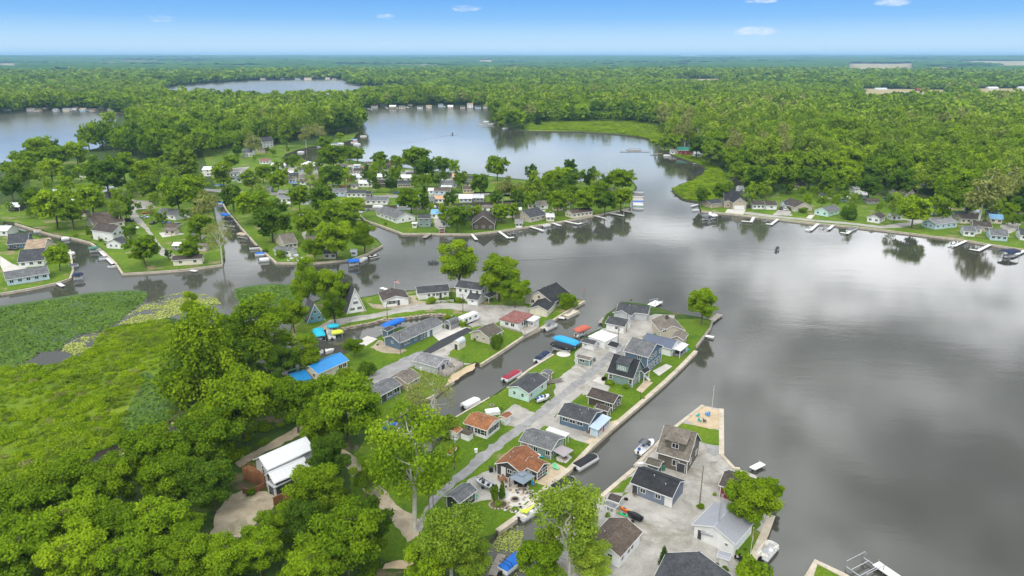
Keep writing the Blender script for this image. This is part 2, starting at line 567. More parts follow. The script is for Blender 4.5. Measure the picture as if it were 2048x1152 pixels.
NEAR_SHORE = [(-300, 745), (0, 738), (60, 730), (78, 733), (110, 727), (156, 714), (182, 695), (195, 677), (208, 656), (240, 650), (312, 641), (336, 635), (370, 640), (400, 655), (430, 670),
    (480, 690), (510, 715), (535, 742), (570, 752), (600, 738), (640, 717), (665, 707), (690, 706), (706, 700), (712, 692), (741, 682), (777, 661), (800, 655), (840, 650),
    (880, 650), (905, 648), (915, 640), (905, 632), (885, 629), (860, 628), (818, 634), (768, 638), (743, 645), (693, 655), (652, 659), (625, 667), (600, 680), (585, 690),
    (578, 670), (585, 640), (600, 615), (640, 598), (690, 594), (720, 595), (745, 591), (770, 585), (815, 581), (840, 579), (905, 576), (960, 575), (1000, 576), (1060, 583), (1110, 586),
    (1150, 596), (1169, 602), (1117, 633), (1080, 657), (1048, 672), (1005, 701), (961, 729), (952, 725), (942, 728), (948, 737), (908, 762), (896, 768), (864, 793),
    (835, 804), (785, 837), (761, 849), (741, 865), (785, 882), (830, 900), (860, 905), (880, 880), (895, 855), (910, 835), (927, 825), (979, 795), (1009, 775), (1059, 739),
    (1107, 709), (1119, 698), (1135, 703), (1162, 689), (1165, 675), (1185, 664), (1205, 655), (1204, 643), (1212, 629), (1225, 620), (1244, 603), (1292, 608),
    (1319, 616), (1348, 625), (1400, 634), (1425, 641), (1421, 655), (1392, 693), (1392, 702), (1360, 735), (1325, 768), (1286, 802), (1239, 842), (1183, 892), (1137, 940),
    (1087, 980), (1040, 1030), (995, 1062), (965, 1095), (940, 1152), (915, 1210), (880, 1300), (-300, 1300)]
INLET = [(300, 860), (350, 836), (400, 822), (440, 824), (470, 835), (440, 860), (380, 875), (330, 882), (260, 905), (180, 925), (120, 960), (60, 990), (50, 975), (130, 930), (220, 895)]
SPIT = [(1406, 811), (1443, 818), (1443, 910), (1467, 936), (1480, 938), (1510, 950), (1545, 985), (1548, 1010), (1543, 1031), (1530, 1066), (1497, 1136), (1470, 1190), (1430, 1300), (1000, 1300),
  (1035, 1200), (1065, 1152), (1110, 1075), (1150, 1035), (1198, 997), (1268, 938), (1270, 932), (1310, 893), (1348, 856)]
CORNER = [(1632, 1124), (1689, 1152), (1735, 1180), (1590, 1200), (1619, 1152)]
R_MAIN = ring(MAIN_SHORE) + [(4000, 150), (32000, 150), (32000, 33000), (-32000, 33000), (-32000, 150), (-4000, 150)]
R_HOLES = [ring(x) for x in (LEFT_LAKE, FAR_LAKE, FAR_POND, BACK_CANAL, MARINA)]
R_NEAR = ring(NEAR_SHORE)
R_INLET = ring(INLET)
R_SPIT = ring(SPIT)
R_CORNER = ring(CORNER)
def is_land(x, y):
 c = inside(R_MAIN, x, y)
 for h in R_HOLES:
  c &= ~inside(h, x, y)
 n = inside(R_NEAR, x, y) & ~inside(R_INLET, x, y)
 return c | n | inside(R_SPIT, x, y) | inside(R_CORNER, x, y)
wmb = MB()
wmb.add([(-34000, -400, 0), (34000, -400, 0), (34000, 34000, 0), (-34000, 34000, 0)], [(0, 1, 2, 3)])
tag(wmb.build('lake_water', M_WATER), kind='structure')
bmb = MB()
bmb.add([(-34000, -400, -3), (34000, -400, -3), (34000, 34000, -3), (-34000, 34000, -3)], [(0, 1, 2, 3)])
tag(bmb.build('lake_bed', M_SOIL), kind='structure')
flat('mainland_ground', [R_MAIN] + R_HOLES, LAND_Z, M_WILD, depth=1.6)
flat('peninsula_ground', [R_NEAR, R_INLET], LAND_Z, M_WILD, depth=1.6)
flat('spit_ground', [R_SPIT], LAND_Z, M_GRAVEL, depth=1.6)
flat('point_ground', [R_CORNER], LAND_Z, M_LUSH, depth=1.6)
def ragged(r, m):
 if m in (M_CONC, M_BLACKTOP, M_PAVER, M_DECK): return r
 rg = random.Random(len(r) * 31 + int(r[0][0]))
 out = []
 for i in range(len(r)):
  a, b = r[i], r[(i + 1) % len(r)]
  d = math.hypot(b[0] - a[0], b[1] - a[1])
  dist = math.hypot(a[0], a[1])
  st = max(1.3, dist / 130)
  n = min(60, max(1, int(d / st)))
  for k in range(n):
   t = k / n
   j = 0.0 if k == 0 else min(0.5, st * 0.28)
   out.append((a[0] + (b[0] - a[0]) * t + rg.uniform(-j, j), a[1] + (b[1] - a[1]) * t + rg.uniform(-j, j)))
 return out
def patch(name, pts, m, lift=0.012, **kw):
 return flat(name, [ragged(ring(pts), m)], LAND_Z + lift, m, **kw)
patch('lawn', [(-60, 600), (0, 585), (60, 575), (112, 564), (138, 555), (143, 540), (137, 502), (100, 481), (50, 467), (0, 458), (-60, 450)], M_GRASS)
patch('lawn', [(20, 443), (60, 452), (107, 467), (150, 475), (182, 482), (207, 499), (234, 525), (246, 545), (300, 542), (370, 537), (443, 527), (447, 512), (442, 480), (430, 446), (420, 405),
    (400, 350), (330, 340), (250, 340), (170, 320), (60, 330), (60, 372), (110, 385), (60, 400), (0, 410), (0, 440)], M_GRASS)
patch('lawn', [(432, 400), (470, 395), (560, 385), (640, 385), (730, 386), (1000, 384), (1050, 398), (1000, 402), (900, 407), (800, 410), (700, 411), (690, 424), (700, 441), (726, 463), (752, 480),
    (762, 490), (733, 506), (702, 517), (623, 524), (553, 523), (518, 492), (482, 452), (446, 403)], M_GRASS)
patch('lawn', [(402, 300), (470, 295), (560, 290), (640, 290), (705, 266), (718, 262), (705, 279), (682, 285), (637, 291), (594, 299), (571, 308), (560, 318), (590, 325), (640, 325), (700, 322), (740, 327),
    (800, 336), (870, 344), (930, 349), (1000, 356), (1060, 362), (1140, 364), (1262, 364), (1270, 374), (1256, 415), (1100, 400), (1050, 396), (900, 384), (700, 384), (560, 384), (440, 396)], M_GRASS)
patch('lawn', [(719, 428), (740, 423), (800, 422), (900, 419), (950, 415), (1050, 407), (1150, 404), (1254, 414), (1189, 430), (1127, 441), (1064, 451), (997, 461), (940, 467), (867, 466), (805, 466), (760, 449), (732, 439)], M_LUSH)
patch('lawn', [(1399, 411), (1404, 421), (1447, 425), (1485, 429), (1550, 436), (1626, 445), (1700, 451), (1761, 458), (1841, 468), (1927, 479), (2048, 498), (2200, 525), (2200, 440), (2048, 425),
    (1900, 410), (1780, 405), (1700, 396), (1600, 385), (1560, 380), (1540, 395), (1480, 404)], M_GRASS)
patch('lawn', [(1560, 383), (1620, 372), (1700, 385), (1790, 395), (1800, 400), (1775, 416), (1700, 408), (1620, 401), (1560, 402)], M_LUSH, 0.02)
patch('meadow', [(1060, 262), (1160, 262), (1236, 267), (1300, 277), (1320, 266), (1300, 252), (1230, 245), (1150, 246), (1070, 250), (1045, 257)], M_MARSH)
patch('reed_bank', [(1320, 297), (1350, 311), (1388, 324), (1416, 336), (1411, 348), (1388, 361), (1362, 369), (1346, 378), (1354, 388), (1366, 396), (1400, 403), (1450, 395), (1460, 360), (1440, 335), (1400, 315), (1350, 298)], M_MARSH, 0.02)
patch('lawn', [(588, 688), (625, 665), (652, 657), (693, 653), (743, 643), (768, 636), (818, 632), (860, 626), (886, 627), (906, 630), (918, 640), (906, 650), (960, 645), (1000, 640), (1060, 655), (1080, 655), (1117, 631),
    (1167, 602), (1150, 598), (1110, 588), (1060, 585), (1000, 578), (960, 577), (905, 578), (840, 581), (815, 583), (770, 587), (745, 593), (720, 597), (690, 596), (642, 600), (603, 617), (588, 640), (581, 670)], M_GRASS)
patch('lawn', [(706, 702), (742, 684), (780, 665), (850, 652), (905, 650), (1000, 640), (1080, 655), (1048, 670), (1004, 700), (961, 727), (952, 723), (940, 727), (930, 740), (905, 760), (864, 791), (834, 802), (784, 835),
    (760, 847), (740, 863), (700, 850), (640, 800), (610, 770), (640, 735)], M_LUSH)
patch('lawn', [(740, 867), (785, 884), (830, 902), (862, 907), (882, 882), (897, 857), (912, 837), (929, 827), (980, 797), (1010, 777), (1060, 741), (1108, 711), (1120, 700), (1200, 700), (1230, 680), (1300, 640), (1398, 637), (1422, 642), (1419, 655),
    (1390, 693), (1390, 702), (1358, 735), (1323, 768), (1284, 802), (1237, 842), (1181, 892), (1135, 940), (1085, 980), (1038, 1030), (993, 1062), (940, 1085), (860, 1060), (800, 1130), (740, 1110), (700, 990), (700, 920)], M_LUSH)
patch('lawn', [(1362, 846), (1392, 851), (1440, 861), (1440, 892), (1425, 890), (1405, 885), (1350, 862)], M_LUSH)
patch('lawn', [(1268, 952), (1264, 958), (1238, 1000), (1258, 985), (1215, 985), (1240, 962)], M_LUSH)
patch('lawn', [(1525, 1028), (1522, 1050), (1512, 1060), (1525, 1066), (1497, 1120), (1470, 1108), (1478, 1080), (1500, 1040)], M_LUSH)
patch('beach_sand', [(1405, 813), (1440, 820), (1441, 856), (1420, 858), (1395, 852), (1370, 838)], M_SAND, 0.02)
patch('boat_ramp', [(1414, 888), (1442, 893), (1442, 908), (1428, 912), (1414, 905)], M_ROAD, 0.02)
patch('road', [(634, 655), (660, 640), (700, 634), (760, 625), (790, 617), (840, 607), (900, 606), (990, 610), (1050, 612), (1075, 630), (1040, 625), (1010, 632), (996, 645), (975, 650), (945, 655), (930, 648),
    (950, 640), (955, 632), (940, 624), (900, 618), (850, 620), (800, 626), (740, 638), (700, 645), (660, 656), (640, 664)], M_GRAVEL, 0.028)
patch('gravel_yard', [(815, 592), (835, 590), (830, 600), (870, 605), (865, 612), (790, 619), (745, 616), (735, 606), (770, 610), (800, 604), (822, 598)], M_DIRT, 0.02)
patch('concrete_drive', [(860, 666), (905, 650), (932, 654), (942, 656), (878, 682)], M_CONC, 0.036)
patch('asphalt_drive', [(845, 704), (879, 681), (934, 655), (946, 660), (910, 682), (868, 704), (850, 712)], M_BLACKTOP, 0.046)
patch('driveway', [(700, 775), (756, 740), (822, 709), (846, 702), (862, 708), (870, 715), (820, 735), (760, 768), (712, 795), (690, 785)], M_ROAD, 0.036)
patch('gravel_yard', [(862, 706), (905, 682), (930, 672), (905, 700), (895, 712), (925, 725), (945, 728), (905, 733), (870, 720)], M_GRAVEL, 0.028)
patch('beach_sand', [(893, 768), (904, 748), (935, 732), (952, 726), (950, 736), (908, 762)], M_SAND, 0.028)
patch('road', [(832, 1060), (838, 1040), (850, 1015), (870, 985), (930, 935), (960, 905), (1030, 855), (1085, 815), (1140, 770), (1195, 725), (1222, 700), (1238, 690), (1262, 700), (1232, 712), (1197, 743), (1140, 788),
    (1088, 831), (1022, 881), (964, 928), (908, 973), (872, 1006), (850, 1030), (842, 1065)], M_ROAD, 0.046)
patch('road_shoulder', [(1252, 710), (1215, 745), (1160, 790), (1110, 832), (1078, 860), (1045, 862), (1088, 829), (1140, 786), (1197, 741), (1230, 710)], M_GRAVEL, 0.034)
patch('gravel_yard', [(1080, 815), (1108, 795), (1112, 760), (1150, 730), (1150, 705), (1165, 692), (1190, 665), (1215, 655), (1262, 640), (1310, 628), (1350, 630), (1348, 640), (1320, 664), (1290, 670), (1262, 700), (1244, 716),
      (1212, 745), (1175, 770), (1130, 800), (1100, 812)], M_GRAVEL, 0.028)
patch('gravel_yard', [(1005, 850), (1040, 856), (1075, 828), (1030, 808), (1008, 824)], M_GRAVEL, 0.03)
patch('gravel_yard', [(1085, 850), (1120, 825), (1120, 838), (1185, 860), (1205, 860), (1240, 840), (1236, 846), (1183, 890), (1150, 880), (1125, 868), (1110, 858)], M_GRAVEL, 0.03)
patch('gravel_yard', [(1165, 790), (1178, 762), (1225, 772), (1210, 786)], M_GRAVEL, 0.03)
patch('gravel_yard', [(935, 960), (965, 945), (990, 935), (1050, 960), (1060, 990), (1040, 1012), (1005, 1012), (985, 1000), (960, 1002), (940, 1010), (925, 985)], M_GRAVEL, 0.03)
patch('stone_terrace', [(1008, 984), (1030, 975), (1056, 985), (1058, 1000), (1042, 1014), (1020, 1012), (1008, 1002)], M_CONC, 0.05)
patch('tan_terrace', [(1085, 938), (1110, 925), (1135, 938), (1090, 972), (1072, 966), (1078, 952)], M_PAVER, 0.05)
patch('tan_terrace', [(1195, 868), (1215, 845), (1240, 838), (1236, 844), (1195, 880), (1183, 890), (1170, 884)], M_PAVER, 0.05)
patch('concrete_patio', [(1305, 742), (1332, 728), (1345, 733), (1318, 752)], M_CONC, 0.05)
patch('concrete_patio', [(1185, 762), (1197, 753), (1212, 757), (1208, 770)], M_CONC, 0.05)
patch('tan_terrace', [(1272, 780), (1290, 760), (1306, 765), (1284, 786)], M_PAVER, 0.04)
patch('concrete_patio', [(1112, 915), (1132, 905), (1144, 915), (1132, 927), (1114, 922)], M_CONC, 0.05)
patch('paver_patio', [(700, 690), (735, 672), (755, 678), (722, 698), (704, 699)], M_CONC, 0.05)
patch('bare_soil', [(740, 695), (757, 680), (800, 697), (815, 700), (800, 708), (770, 706)], M_DIRT, 0.02)
patch('dirt_track', [(690, 900), (716, 918), (770, 980), (800, 1015), (845, 1040), (838, 1070), (815, 1085), (800, 1060), (755, 1010), (700, 945), (660, 890), (625, 850), (600, 870), (540, 900), (480, 935), (470, 925),
      (540, 885), (600, 850), (640, 800), (690, 775), (712, 795), (660, 830), (650, 860)], M_DIRT, 0.02)
patch('dirt_yard', [(420, 1075), (430, 1030), (460, 990), (500, 975), (555, 990), (560, 1005), (520, 1040), (480, 1075)], M_DIRT, 0.02)
patch('dirt_yard', [(770, 1128), (800, 1120), (835, 1130), (820, 1138), (765, 1138)], M_SAND, 0.02)
patch('lane', [(255, 400), (268, 399), (272, 425), (300, 460), (325, 495), (352, 512), (345, 517), (320, 510), (300, 470), (258, 430)], M_GRAVEL, 0.028)
patch('gravel_yard', [(258, 400), (300, 402), (310, 415), (270, 420)], M_GRAVEL, 0.02)
patch('gravel_yard', [(318, 466), (345, 462), (370, 468), (325, 475)], M_CONC, 0.03)
patch('gravel_yard', [(0, 530), (0, 512), (25, 528), (60, 538), (10, 550)], M_CONC, 0.03)
patch('gravel_yard', [(400, 345), (450, 338), (500, 333), (480, 350), (440, 352)], M_GRAVEL, 0.02)
patch('lane', [(405, 377), (520, 384), (640, 387), (760, 391), (920, 388), (1040, 384), (1040, 388), (920, 392), (760, 396), (640, 392), (520, 389), (405, 382)], M_ROAD, 0.028)
patch('gravel_yard', [(520, 335), (700, 330), (860, 350), (860, 356), (700, 352), (640, 360), (560, 340)], M_GRAVEL, 0.02)
patch('gravel_yard', [(610, 480), (590, 440), (600, 425), (640, 440), (610, 470)], M_GRAVEL, 0.02)
patch('gravel_yard', [(868, 435), (900, 430), (905, 445), (880, 460), (868, 452)], M_GRAVEL, 0.02)
patch('path', [(1480, 425), (1500, 424), (1560, 432), (1626, 439), (1700, 445), (1762, 452), (1800, 446), (1822, 444), (1810, 440), (1775, 440), (1800, 436), (1830, 440), (1862, 435), (1930, 428), (1932, 432), (1870, 440),
    (1835, 448), (1800, 456), (1762, 457), (1700, 449), (1626, 443), (1560, 436), (1500, 430)], M_GRAVEL, 0.028)
patch('concrete_drive', [(1455, 418), (1492, 419), (1486, 429), (1450, 425)], M_CONC, 0.036)
patch('gravel_yard', [(1556, 420), (1580, 420), (1584, 432), (1545, 430)], M_GRAVEL, 0.036)
patch('concrete_drive', [(1618, 430), (1630, 430), (1622, 438), (1612, 436)], M_CONC, 0.036)
patch('gravel_yard', [(2000, 450), (2040, 440), (2048, 442), (2030, 462), (2010, 470)], M_GRAVEL, 0.036)
FIELDS = [[(1697, 131), (1824, 131), (1826, 144), (1697, 144)], [(1838, 139), (1906, 140), (1905, 147), (1838, 143)], [(1900, 128), (2048, 128), (2160, 134), (2048, 139), (1960, 131)],
   [(1716, 178), (1890, 180), (1912, 206), (1726, 213)], [(1948, 178), (2200, 176), (2220, 203), (1950, 203)], [(1348, 159), (1440, 158), (1446, 172), (1352, 173)],
   [(0, 132), (28, 133), (30, 138), (0, 137)], [(110, 141), (165, 141), (165, 144), (110, 144)], [(60, 121), (120, 121), (120, 123), (60, 123)], [(960, 126), (984, 126), (984, 128), (960, 128)],
   [(1360, 117), (1380, 117), (1410, 120), (1362, 120)], [(130, 142), (100, 145), (170, 146), (160, 143)], [(1610, 145), (1690, 143), (1700, 147), (1620, 149)]]
R_FIELDS = [ring(f) for f in FIELDS]
# ------------------------------------------------------------------ rolling country to the horizon
def vnoise(x, y, seed=0):
 x = np.asarray(x, float); y = np.asarray(y, float)
 xi = np.floor(x).astype(np.int64); yi = np.floor(y).astype(np.int64)
 fx = x - xi; fy = y - yi
 fx = fx * fx * (3 - 2 * fx); fy = fy * fy * (3 - 2 * fy)
 def h(a, b):
  n = (a * 374761393 + b * 668265263 + seed * 1442695041) & 0xFFFFFFFF
  n = ((n ^ (n >> 13)) * 1274126177) & 0xFFFFFFFF
  return ((n ^ (n >> 16)) & 0xFFFF) / 65535.0
 return (h(xi, yi) * (1 - fx) + h(xi + 1, yi) * fx) * (1 - fy) + (h(xi, yi + 1) * (1 - fx) + h(xi + 1, yi + 1) * fx) * fy
def fbm(x, y, seed=0, o=4):
 s = 0; a = 0.5; t = 0
 for i in range(o):
  s = s + a * vnoise(x * 2 ** i, y * 2 ** i, seed + i)
  t += a; a *= 0.5
 return s / t
def hill(x, y):
 r = np.hypot(x, y)
 k = np.clip((r - 3400) / 9000, 0, 1)
 k = k * k * (3 - 2 * k)
 k2 = np.clip((r - 9000) / 16000, 0, 1)
 return LAND_Z + k * (64 * fbm(x / 2600.0, y / 1300.0, 5, 4)) + k2 * (62 + 30 * fbm(x / 5200.0, y / 3000.0, 9, 3))
def polar_grid(r0, r1, nr, az, na, zf, name, m, keepf=None, kind='structure'):
 rr = r0 * (r1 / r0) ** (np.arange(nr + 1) / nr)
 aa = np.linspace(-az, az, na + 1)
 A, Rr = np.meshgrid(aa, rr)
 X = Rr * np.sin(A); Y = Rr * np.cos(A)
 Z = zf(X, Y, Rr)
 V = np.stack([X.ravel(), Y.ravel(), Z.ravel()], 1)
 i = np.arange(nr)[:, None] * (na + 1) + np.arange(na)[None, :]
 F = np.stack([i, i + 1, i + na + 2, i + na + 1], -1).reshape(-1, 4)
 if keepf is not None:
  c = V[F].mean(1)
  F = F[keepf(c[:, 0], c[:, 1])]
 return link(name, npmesh(name, V, F, [m], smooth=True))
def npmesh(name, V, F, mats, tint=None, smooth=False, mi=None):
 me = bpy.data.meshes.new(name)
 me.vertices.add(len(V))
 me.vertices.foreach_set('co', np.ascontiguousarray(V, np.float32).ravel())
 k = F.shape[1]
 me.loops.add(F.size)
 me.loops.foreach_set('vertex_index', np.ascontiguousarray(F, np.int32).ravel())
 me.polygons.add(len(F))
 me.polygons.foreach_set('loop_start', np.arange(0, F.size, k, dtype=np.int32))
 me.polygons.foreach_set('loop_total', np.full(len(F), k, np.int32))
 if smooth: me.polygons.foreach_set('use_smooth', np.ones(len(F), bool))
 for m in mats: me.materials.append(m)
 if mi is not None: me.polygons.foreach_set('material_index', np.asarray(mi, np.int32))
 if tint is not None:
  a = me.attributes.new('tint', 'FLOAT', 'FACE')
  a.data.foreach_set('value', np.asarray(tint, np.float32))
 me.update(calc_edges=True)
 me.validate()
 return me
def in_fields(x, y, grow=0):
 c = np.zeros(np.shape(x), bool)
 for f in R_FIELDS:
  c |= inside(f, x, y)
 return c
tag(polar_grid(3400, 31000, 90, R(50), 160, lambda X, Y, Rr: hill(X, Y) - 0.3 - np.clip(3600 - Rr, 0, 200) / 200 * 1.0, 'rolling_terrain', M_FIELD), kind='structure')
for f in R_FIELDS:
 x0, x1 = min(p[0] for p in f), max(p[0] for p in f)
 y0, y1 = min(p[1] for p in f), max(p[1] for p in f)
 gx, gy = np.meshgrid(np.linspace(x0, x1, 24), np.linspace(y0, y1, 24))
 V = np.stack([gx.ravel(), gy.ravel(), (hill(gx, gy) + 1.2).ravel()], 1)
 i = np.arange(23)[:, None] * 24 + np.arange(23)[None, :]
 F = np.stack([i, i + 1, i + 25, i + 24], -1).reshape(-1, 4)
 c = V[F].mean(1)
 F = F[inside(f, c[:, 0], c[:, 1])]
 if len(F):
  tag(link('crop_field', npmesh('crop_field', V, F, [M_FIELD], smooth=True)), kind='structure')
# ------------------------------------------------------------------ foliage
def leaf_mat(name, dark, mid, light, trans=0.30, objvar=0.38):
 m = bpy.data.materials.new(name)
 m.use_nodes = True
 nt = m.node_tree
 t = NT(nt)
 nt.nodes.remove(nt.nodes['Principled BSDF'])
 out = nt.nodes['Material Output']
 at = t.n('ShaderNodeAttribute')
 at.attribute_name = 'tint'
 oi = t.n('ShaderNodeObjectInfo')
 k = t.math('ADD', t.math('MULTIPLY', at.outputs['Fac'], 1 - objvar), t.math('MULTIPLY', oi.outputs['Random'], objvar))
 cr = t.n('ShaderNodeValToRGB')
 t.link(k, cr.inputs[0])
 e = cr.color_ramp.elements
 e[0].position = 0.12
 e[0].color = (*dark, 1)
 e[1].position = 0.88
 e[1].color = (*light, 1)
 x = e.new(0.5)
 x.color = (*mid, 1)
 d = t.n('ShaderNodeBsdfDiffuse')
 t.link(cr.outputs[0], d.inputs['Color'])
 tr = t.n('ShaderNodeBsdfTranslucent')
 t.link(t.mix(0.5, cr.outputs[0], (0.16, 0.26, 0.01)), tr.inputs['Color'])
 mx = t.n('ShaderNodeMixShader')
 mx.inputs[0].default_value = trans
 t.link(d.outputs[0], mx.inputs[1])
 t.link(tr.outputs[0], mx.inputs[2])
 t.link(mx.outputs[0], out.inputs[0])
 return m
LEAF = {
 'dark': leaf_mat('leaves_dark_green', (0.045, 0.095, 0.011), (0.091, 0.169, 0.015), (0.164, 0.264, 0.017)),
 'green': leaf_mat('leaves_green', (0.065, 0.128, 0.009), (0.149, 0.249, 0.011), (0.269, 0.381, 0.015)),
 'bright': leaf_mat('leaves_bright_green', (0.102, 0.187, 0.011), (0.205, 0.327, 0.013), (0.350, 0.476, 0.019)),
 'yellow': leaf_mat('leaves_yellow_green', (0.116, 0.191, 0.019), (0.209, 0.311, 0.027), (0.336, 0.439, 0.044)),
 'pale': leaf_mat('leaves_pale_new', (0.180, 0.208, 0.048), (0.274, 0.297, 0.080), (0.382, 0.392, 0.134)),
 'purple': leaf_mat('leaves_dark_red', (0.030, 0.010, 0.014), (0.050, 0.014, 0.022), (0.075, 0.022, 0.030)),
 'conifer': leaf_mat('needles', (0.022, 0.051, 0.013), (0.040, 0.083, 0.015), (0.067, 0.121, 0.021)),
 'marsh': leaf_mat('marsh_shrub_leaves', (0.135, 0.235, 0.008), (0.251, 0.378, 0.012), (0.399, 0.522, 0.018)),
 'lily': leaf_mat('lily_leaves', (0.062, 0.128, 0.016), (0.112, 0.201, 0.028), (0.188, 0.275, 0.045), 0.2, 0.1),
 'algae': leaf_mat('duckweed', (0.200, 0.240, 0.040), (0.280, 0.320, 0.070), (0.360, 0.400, 0.120), 0.1, 0.1),
}
BARK = mat('bark', (0.11, 0.085, 0.06), 0.95, 0.3, 2.0)
BARK_PALE = mat('pale_bark', (0.50, 0.48, 0.42), 0.9, 0.22, 0.8)
def leaf_quads(C, N, S, rs):
 n = len(C)
 N = N / np.linalg.norm(N, axis=1, keepdims=True)
 r = rs.normal(size=(n, 3))
 U = np.cross(N, r)
 U /= np.linalg.norm(U, axis=1, keepdims=True) + 1e-9
 W = np.cross(N, U)
 S = S[:, None]
 a = C + U * S * 0.62
 c = C - U * S * 0.62
 b = C + W * S * 0.42 - N * S * 0.10
 d = C - W * S * 0.42 - N * S * 0.10
 V = np.stack([a, b, c, d], 1).reshape(-1, 3)
 i = np.arange(n) * 4
 F = np.concatenate([np.stack([i, i + 1, i + 2], 1), np.stack([i, i + 2, i + 3], 1)])
 F = F.reshape(2, n, 3).transpose(1, 0, 2).reshape(-1, 3)
 return V, F
def limb_mesh(segs, n=6):
 mb = MB()
 for p, q, a, b in segs:
  mb.tube(p, q, a, b, n=n, caps=False)
 return mb
def crown_points(kind, seed, nl):
 rs = np.random.RandomState(seed)
 cl = []
 if kind == 'broad':
  nb = 15
  for i in range(nb):
   th = 2 * math.pi * ((i * 0.618) % 1) + rs.rand() * 0.7
   zz = 0.36 + 0.54 * ((i + 0.5) / nb)
   prof = math.sin(math.pi * min(1, max(0, (zz - 0.16) / 0.95))) ** 0.6
   rad = 0.33 * prof * (0.55 + 0.55 * rs.rand())
   bx, by = rad * math.cos(th), rad * math.sin(th)
   br = 0.085 + 0.06 * rs.rand()
   for q in range(5):
    d = rs.normal(size=3)
    d /= np.linalg.norm(d)
    cl.append((bx + d[0] * br, by + d[1] * br, zz + d[2] * br * 0.55, 0.042 + 0.045 * rs.rand()))
  for q in range(5):
   cl.append((0.06 * rs.randn(), 0.06 * rs.randn(), 0.5 + 0.38 * rs.rand(), 0.09 + 0.04 * rs.rand()))
 elif kind == 'tall':
  nc = 30
  for i in range(nc):
   th = 2 * math.pi * rs.rand()
   zz = 0.28 + 0.68 * rs.rand() ** 0.9
   prof = math.sin(math.pi * min(1, max(0, (zz - 0.12) / 0.98))) ** 0.75
   rad = 0.30 * prof * math.sqrt(rs.rand()) * 1.1
   cl.append((rad * math.cos(th), rad * math.sin(th), zz, 0.065 + 0.055 * rs.rand()))
 elif kind == 'open':
  nc = 30
  for i in range(nc):
   th = 2 * math.pi * rs.rand()
   zz = 0.42 + 0.52 * rs.rand()
   prof = math.sin(math.pi * min(1, max(0, (zz - 0.30) / 0.78))) ** 0.6
   rad = 0.36 * prof * math.sqrt(0.15 + 0.85 * rs.rand())
   cl.append((rad * math.cos(th), rad * math.sin(th), zz, 0.07 + 0.06 * rs.rand()))
 elif kind == 'willow':
  nc = 40
  for i in range(nc):
   th = 2 * math.pi * rs.rand()
   zz = 0.12 + 0.80 * rs.rand()
   prof = math.sin(math.pi * min(1, max(0, (zz + 0.12) / 1.12))) ** 0.6
   rad = 0.38 * prof * math.sqrt(0.2 + 0.8 * rs.rand())
   cl.append((rad * math.cos(th), rad * math.sin(th), zz, 0.07 + 0.06 * rs.rand()))
 elif kind == 'bush':
  nc = 14
  for i in range(nc):
   th = 2 * math.pi * rs.rand()
   zz = 0.2 + 0.55 * rs.rand()
   rad = 0.42 * math.sqrt(rs.rand())
   cl.append((rad * math.cos(th), rad * math.sin(th), zz * (1 - 0.4 * rad), 0.2 + 0.1 * rs.rand()))
 elif kind == 'cone':
  nc = 46
  for i in range(nc):
   zz = 0.04 + 0.93 * (i / nc)
   rad = 0.17 * (1 - zz) ** 0.75
   th = i * 2.4
   cl.append((rad * 0.6 * math.cos(th), rad * 0.6 * math.sin(th), zz, 0.035 + 0.50 * rad))
 cl = np.array(cl)
 k = rs.choice(len(cl), nl, p=cl[:, 3] ** 2 / (cl[:, 3] ** 2).sum())
 D = rs.normal(size=(nl, 3))
 D[:, 2] += 0.25
 D /= np.linalg.norm(D, axis=1, keepdims=True)
 fill = 0.62 if kind in ('open', 'tall') else 0.78
 rr = cl[k, 3] * (fill + (1.15 - fill) * rs.rand(nl) ** 0.8)
 sq = np.array([1.15, 1.15, 0.72]) if kind not in ('willow', 'cone') else np.array([0.95, 0.95, 1.35])
 ax = rs.uniform(0.70, 1.40, (len(cl), 3))
 C = cl[k, :3] + D * rr[:, None] * sq * ax[k]
 C += rs.normal(size=C.shape) * (0.016 if kind not in ('bush', 'cone') else 0.010)
 if kind == 'willow':
  C[:, 2] -= 0.10 * rs.rand(nl) ** 2
 C[:, 2] = np.maximum(C[:, 2], 0.01)
 N = D * 0.8 + rs.normal(size=(nl, 3)) * 0.55 + np.array([0, 0, 0.35])
 ct = rs.rand(len(cl))
 if kind == 'broad': ct = 0.5 * ct + 0.5 * np.repeat(rs.rand(16), 5)[:len(cl)]
 tint = np.clip(0.6 * ct[k] + 0.4 * rs.rand(nl), 0, 1)
 return C, N, tint, cl, rs
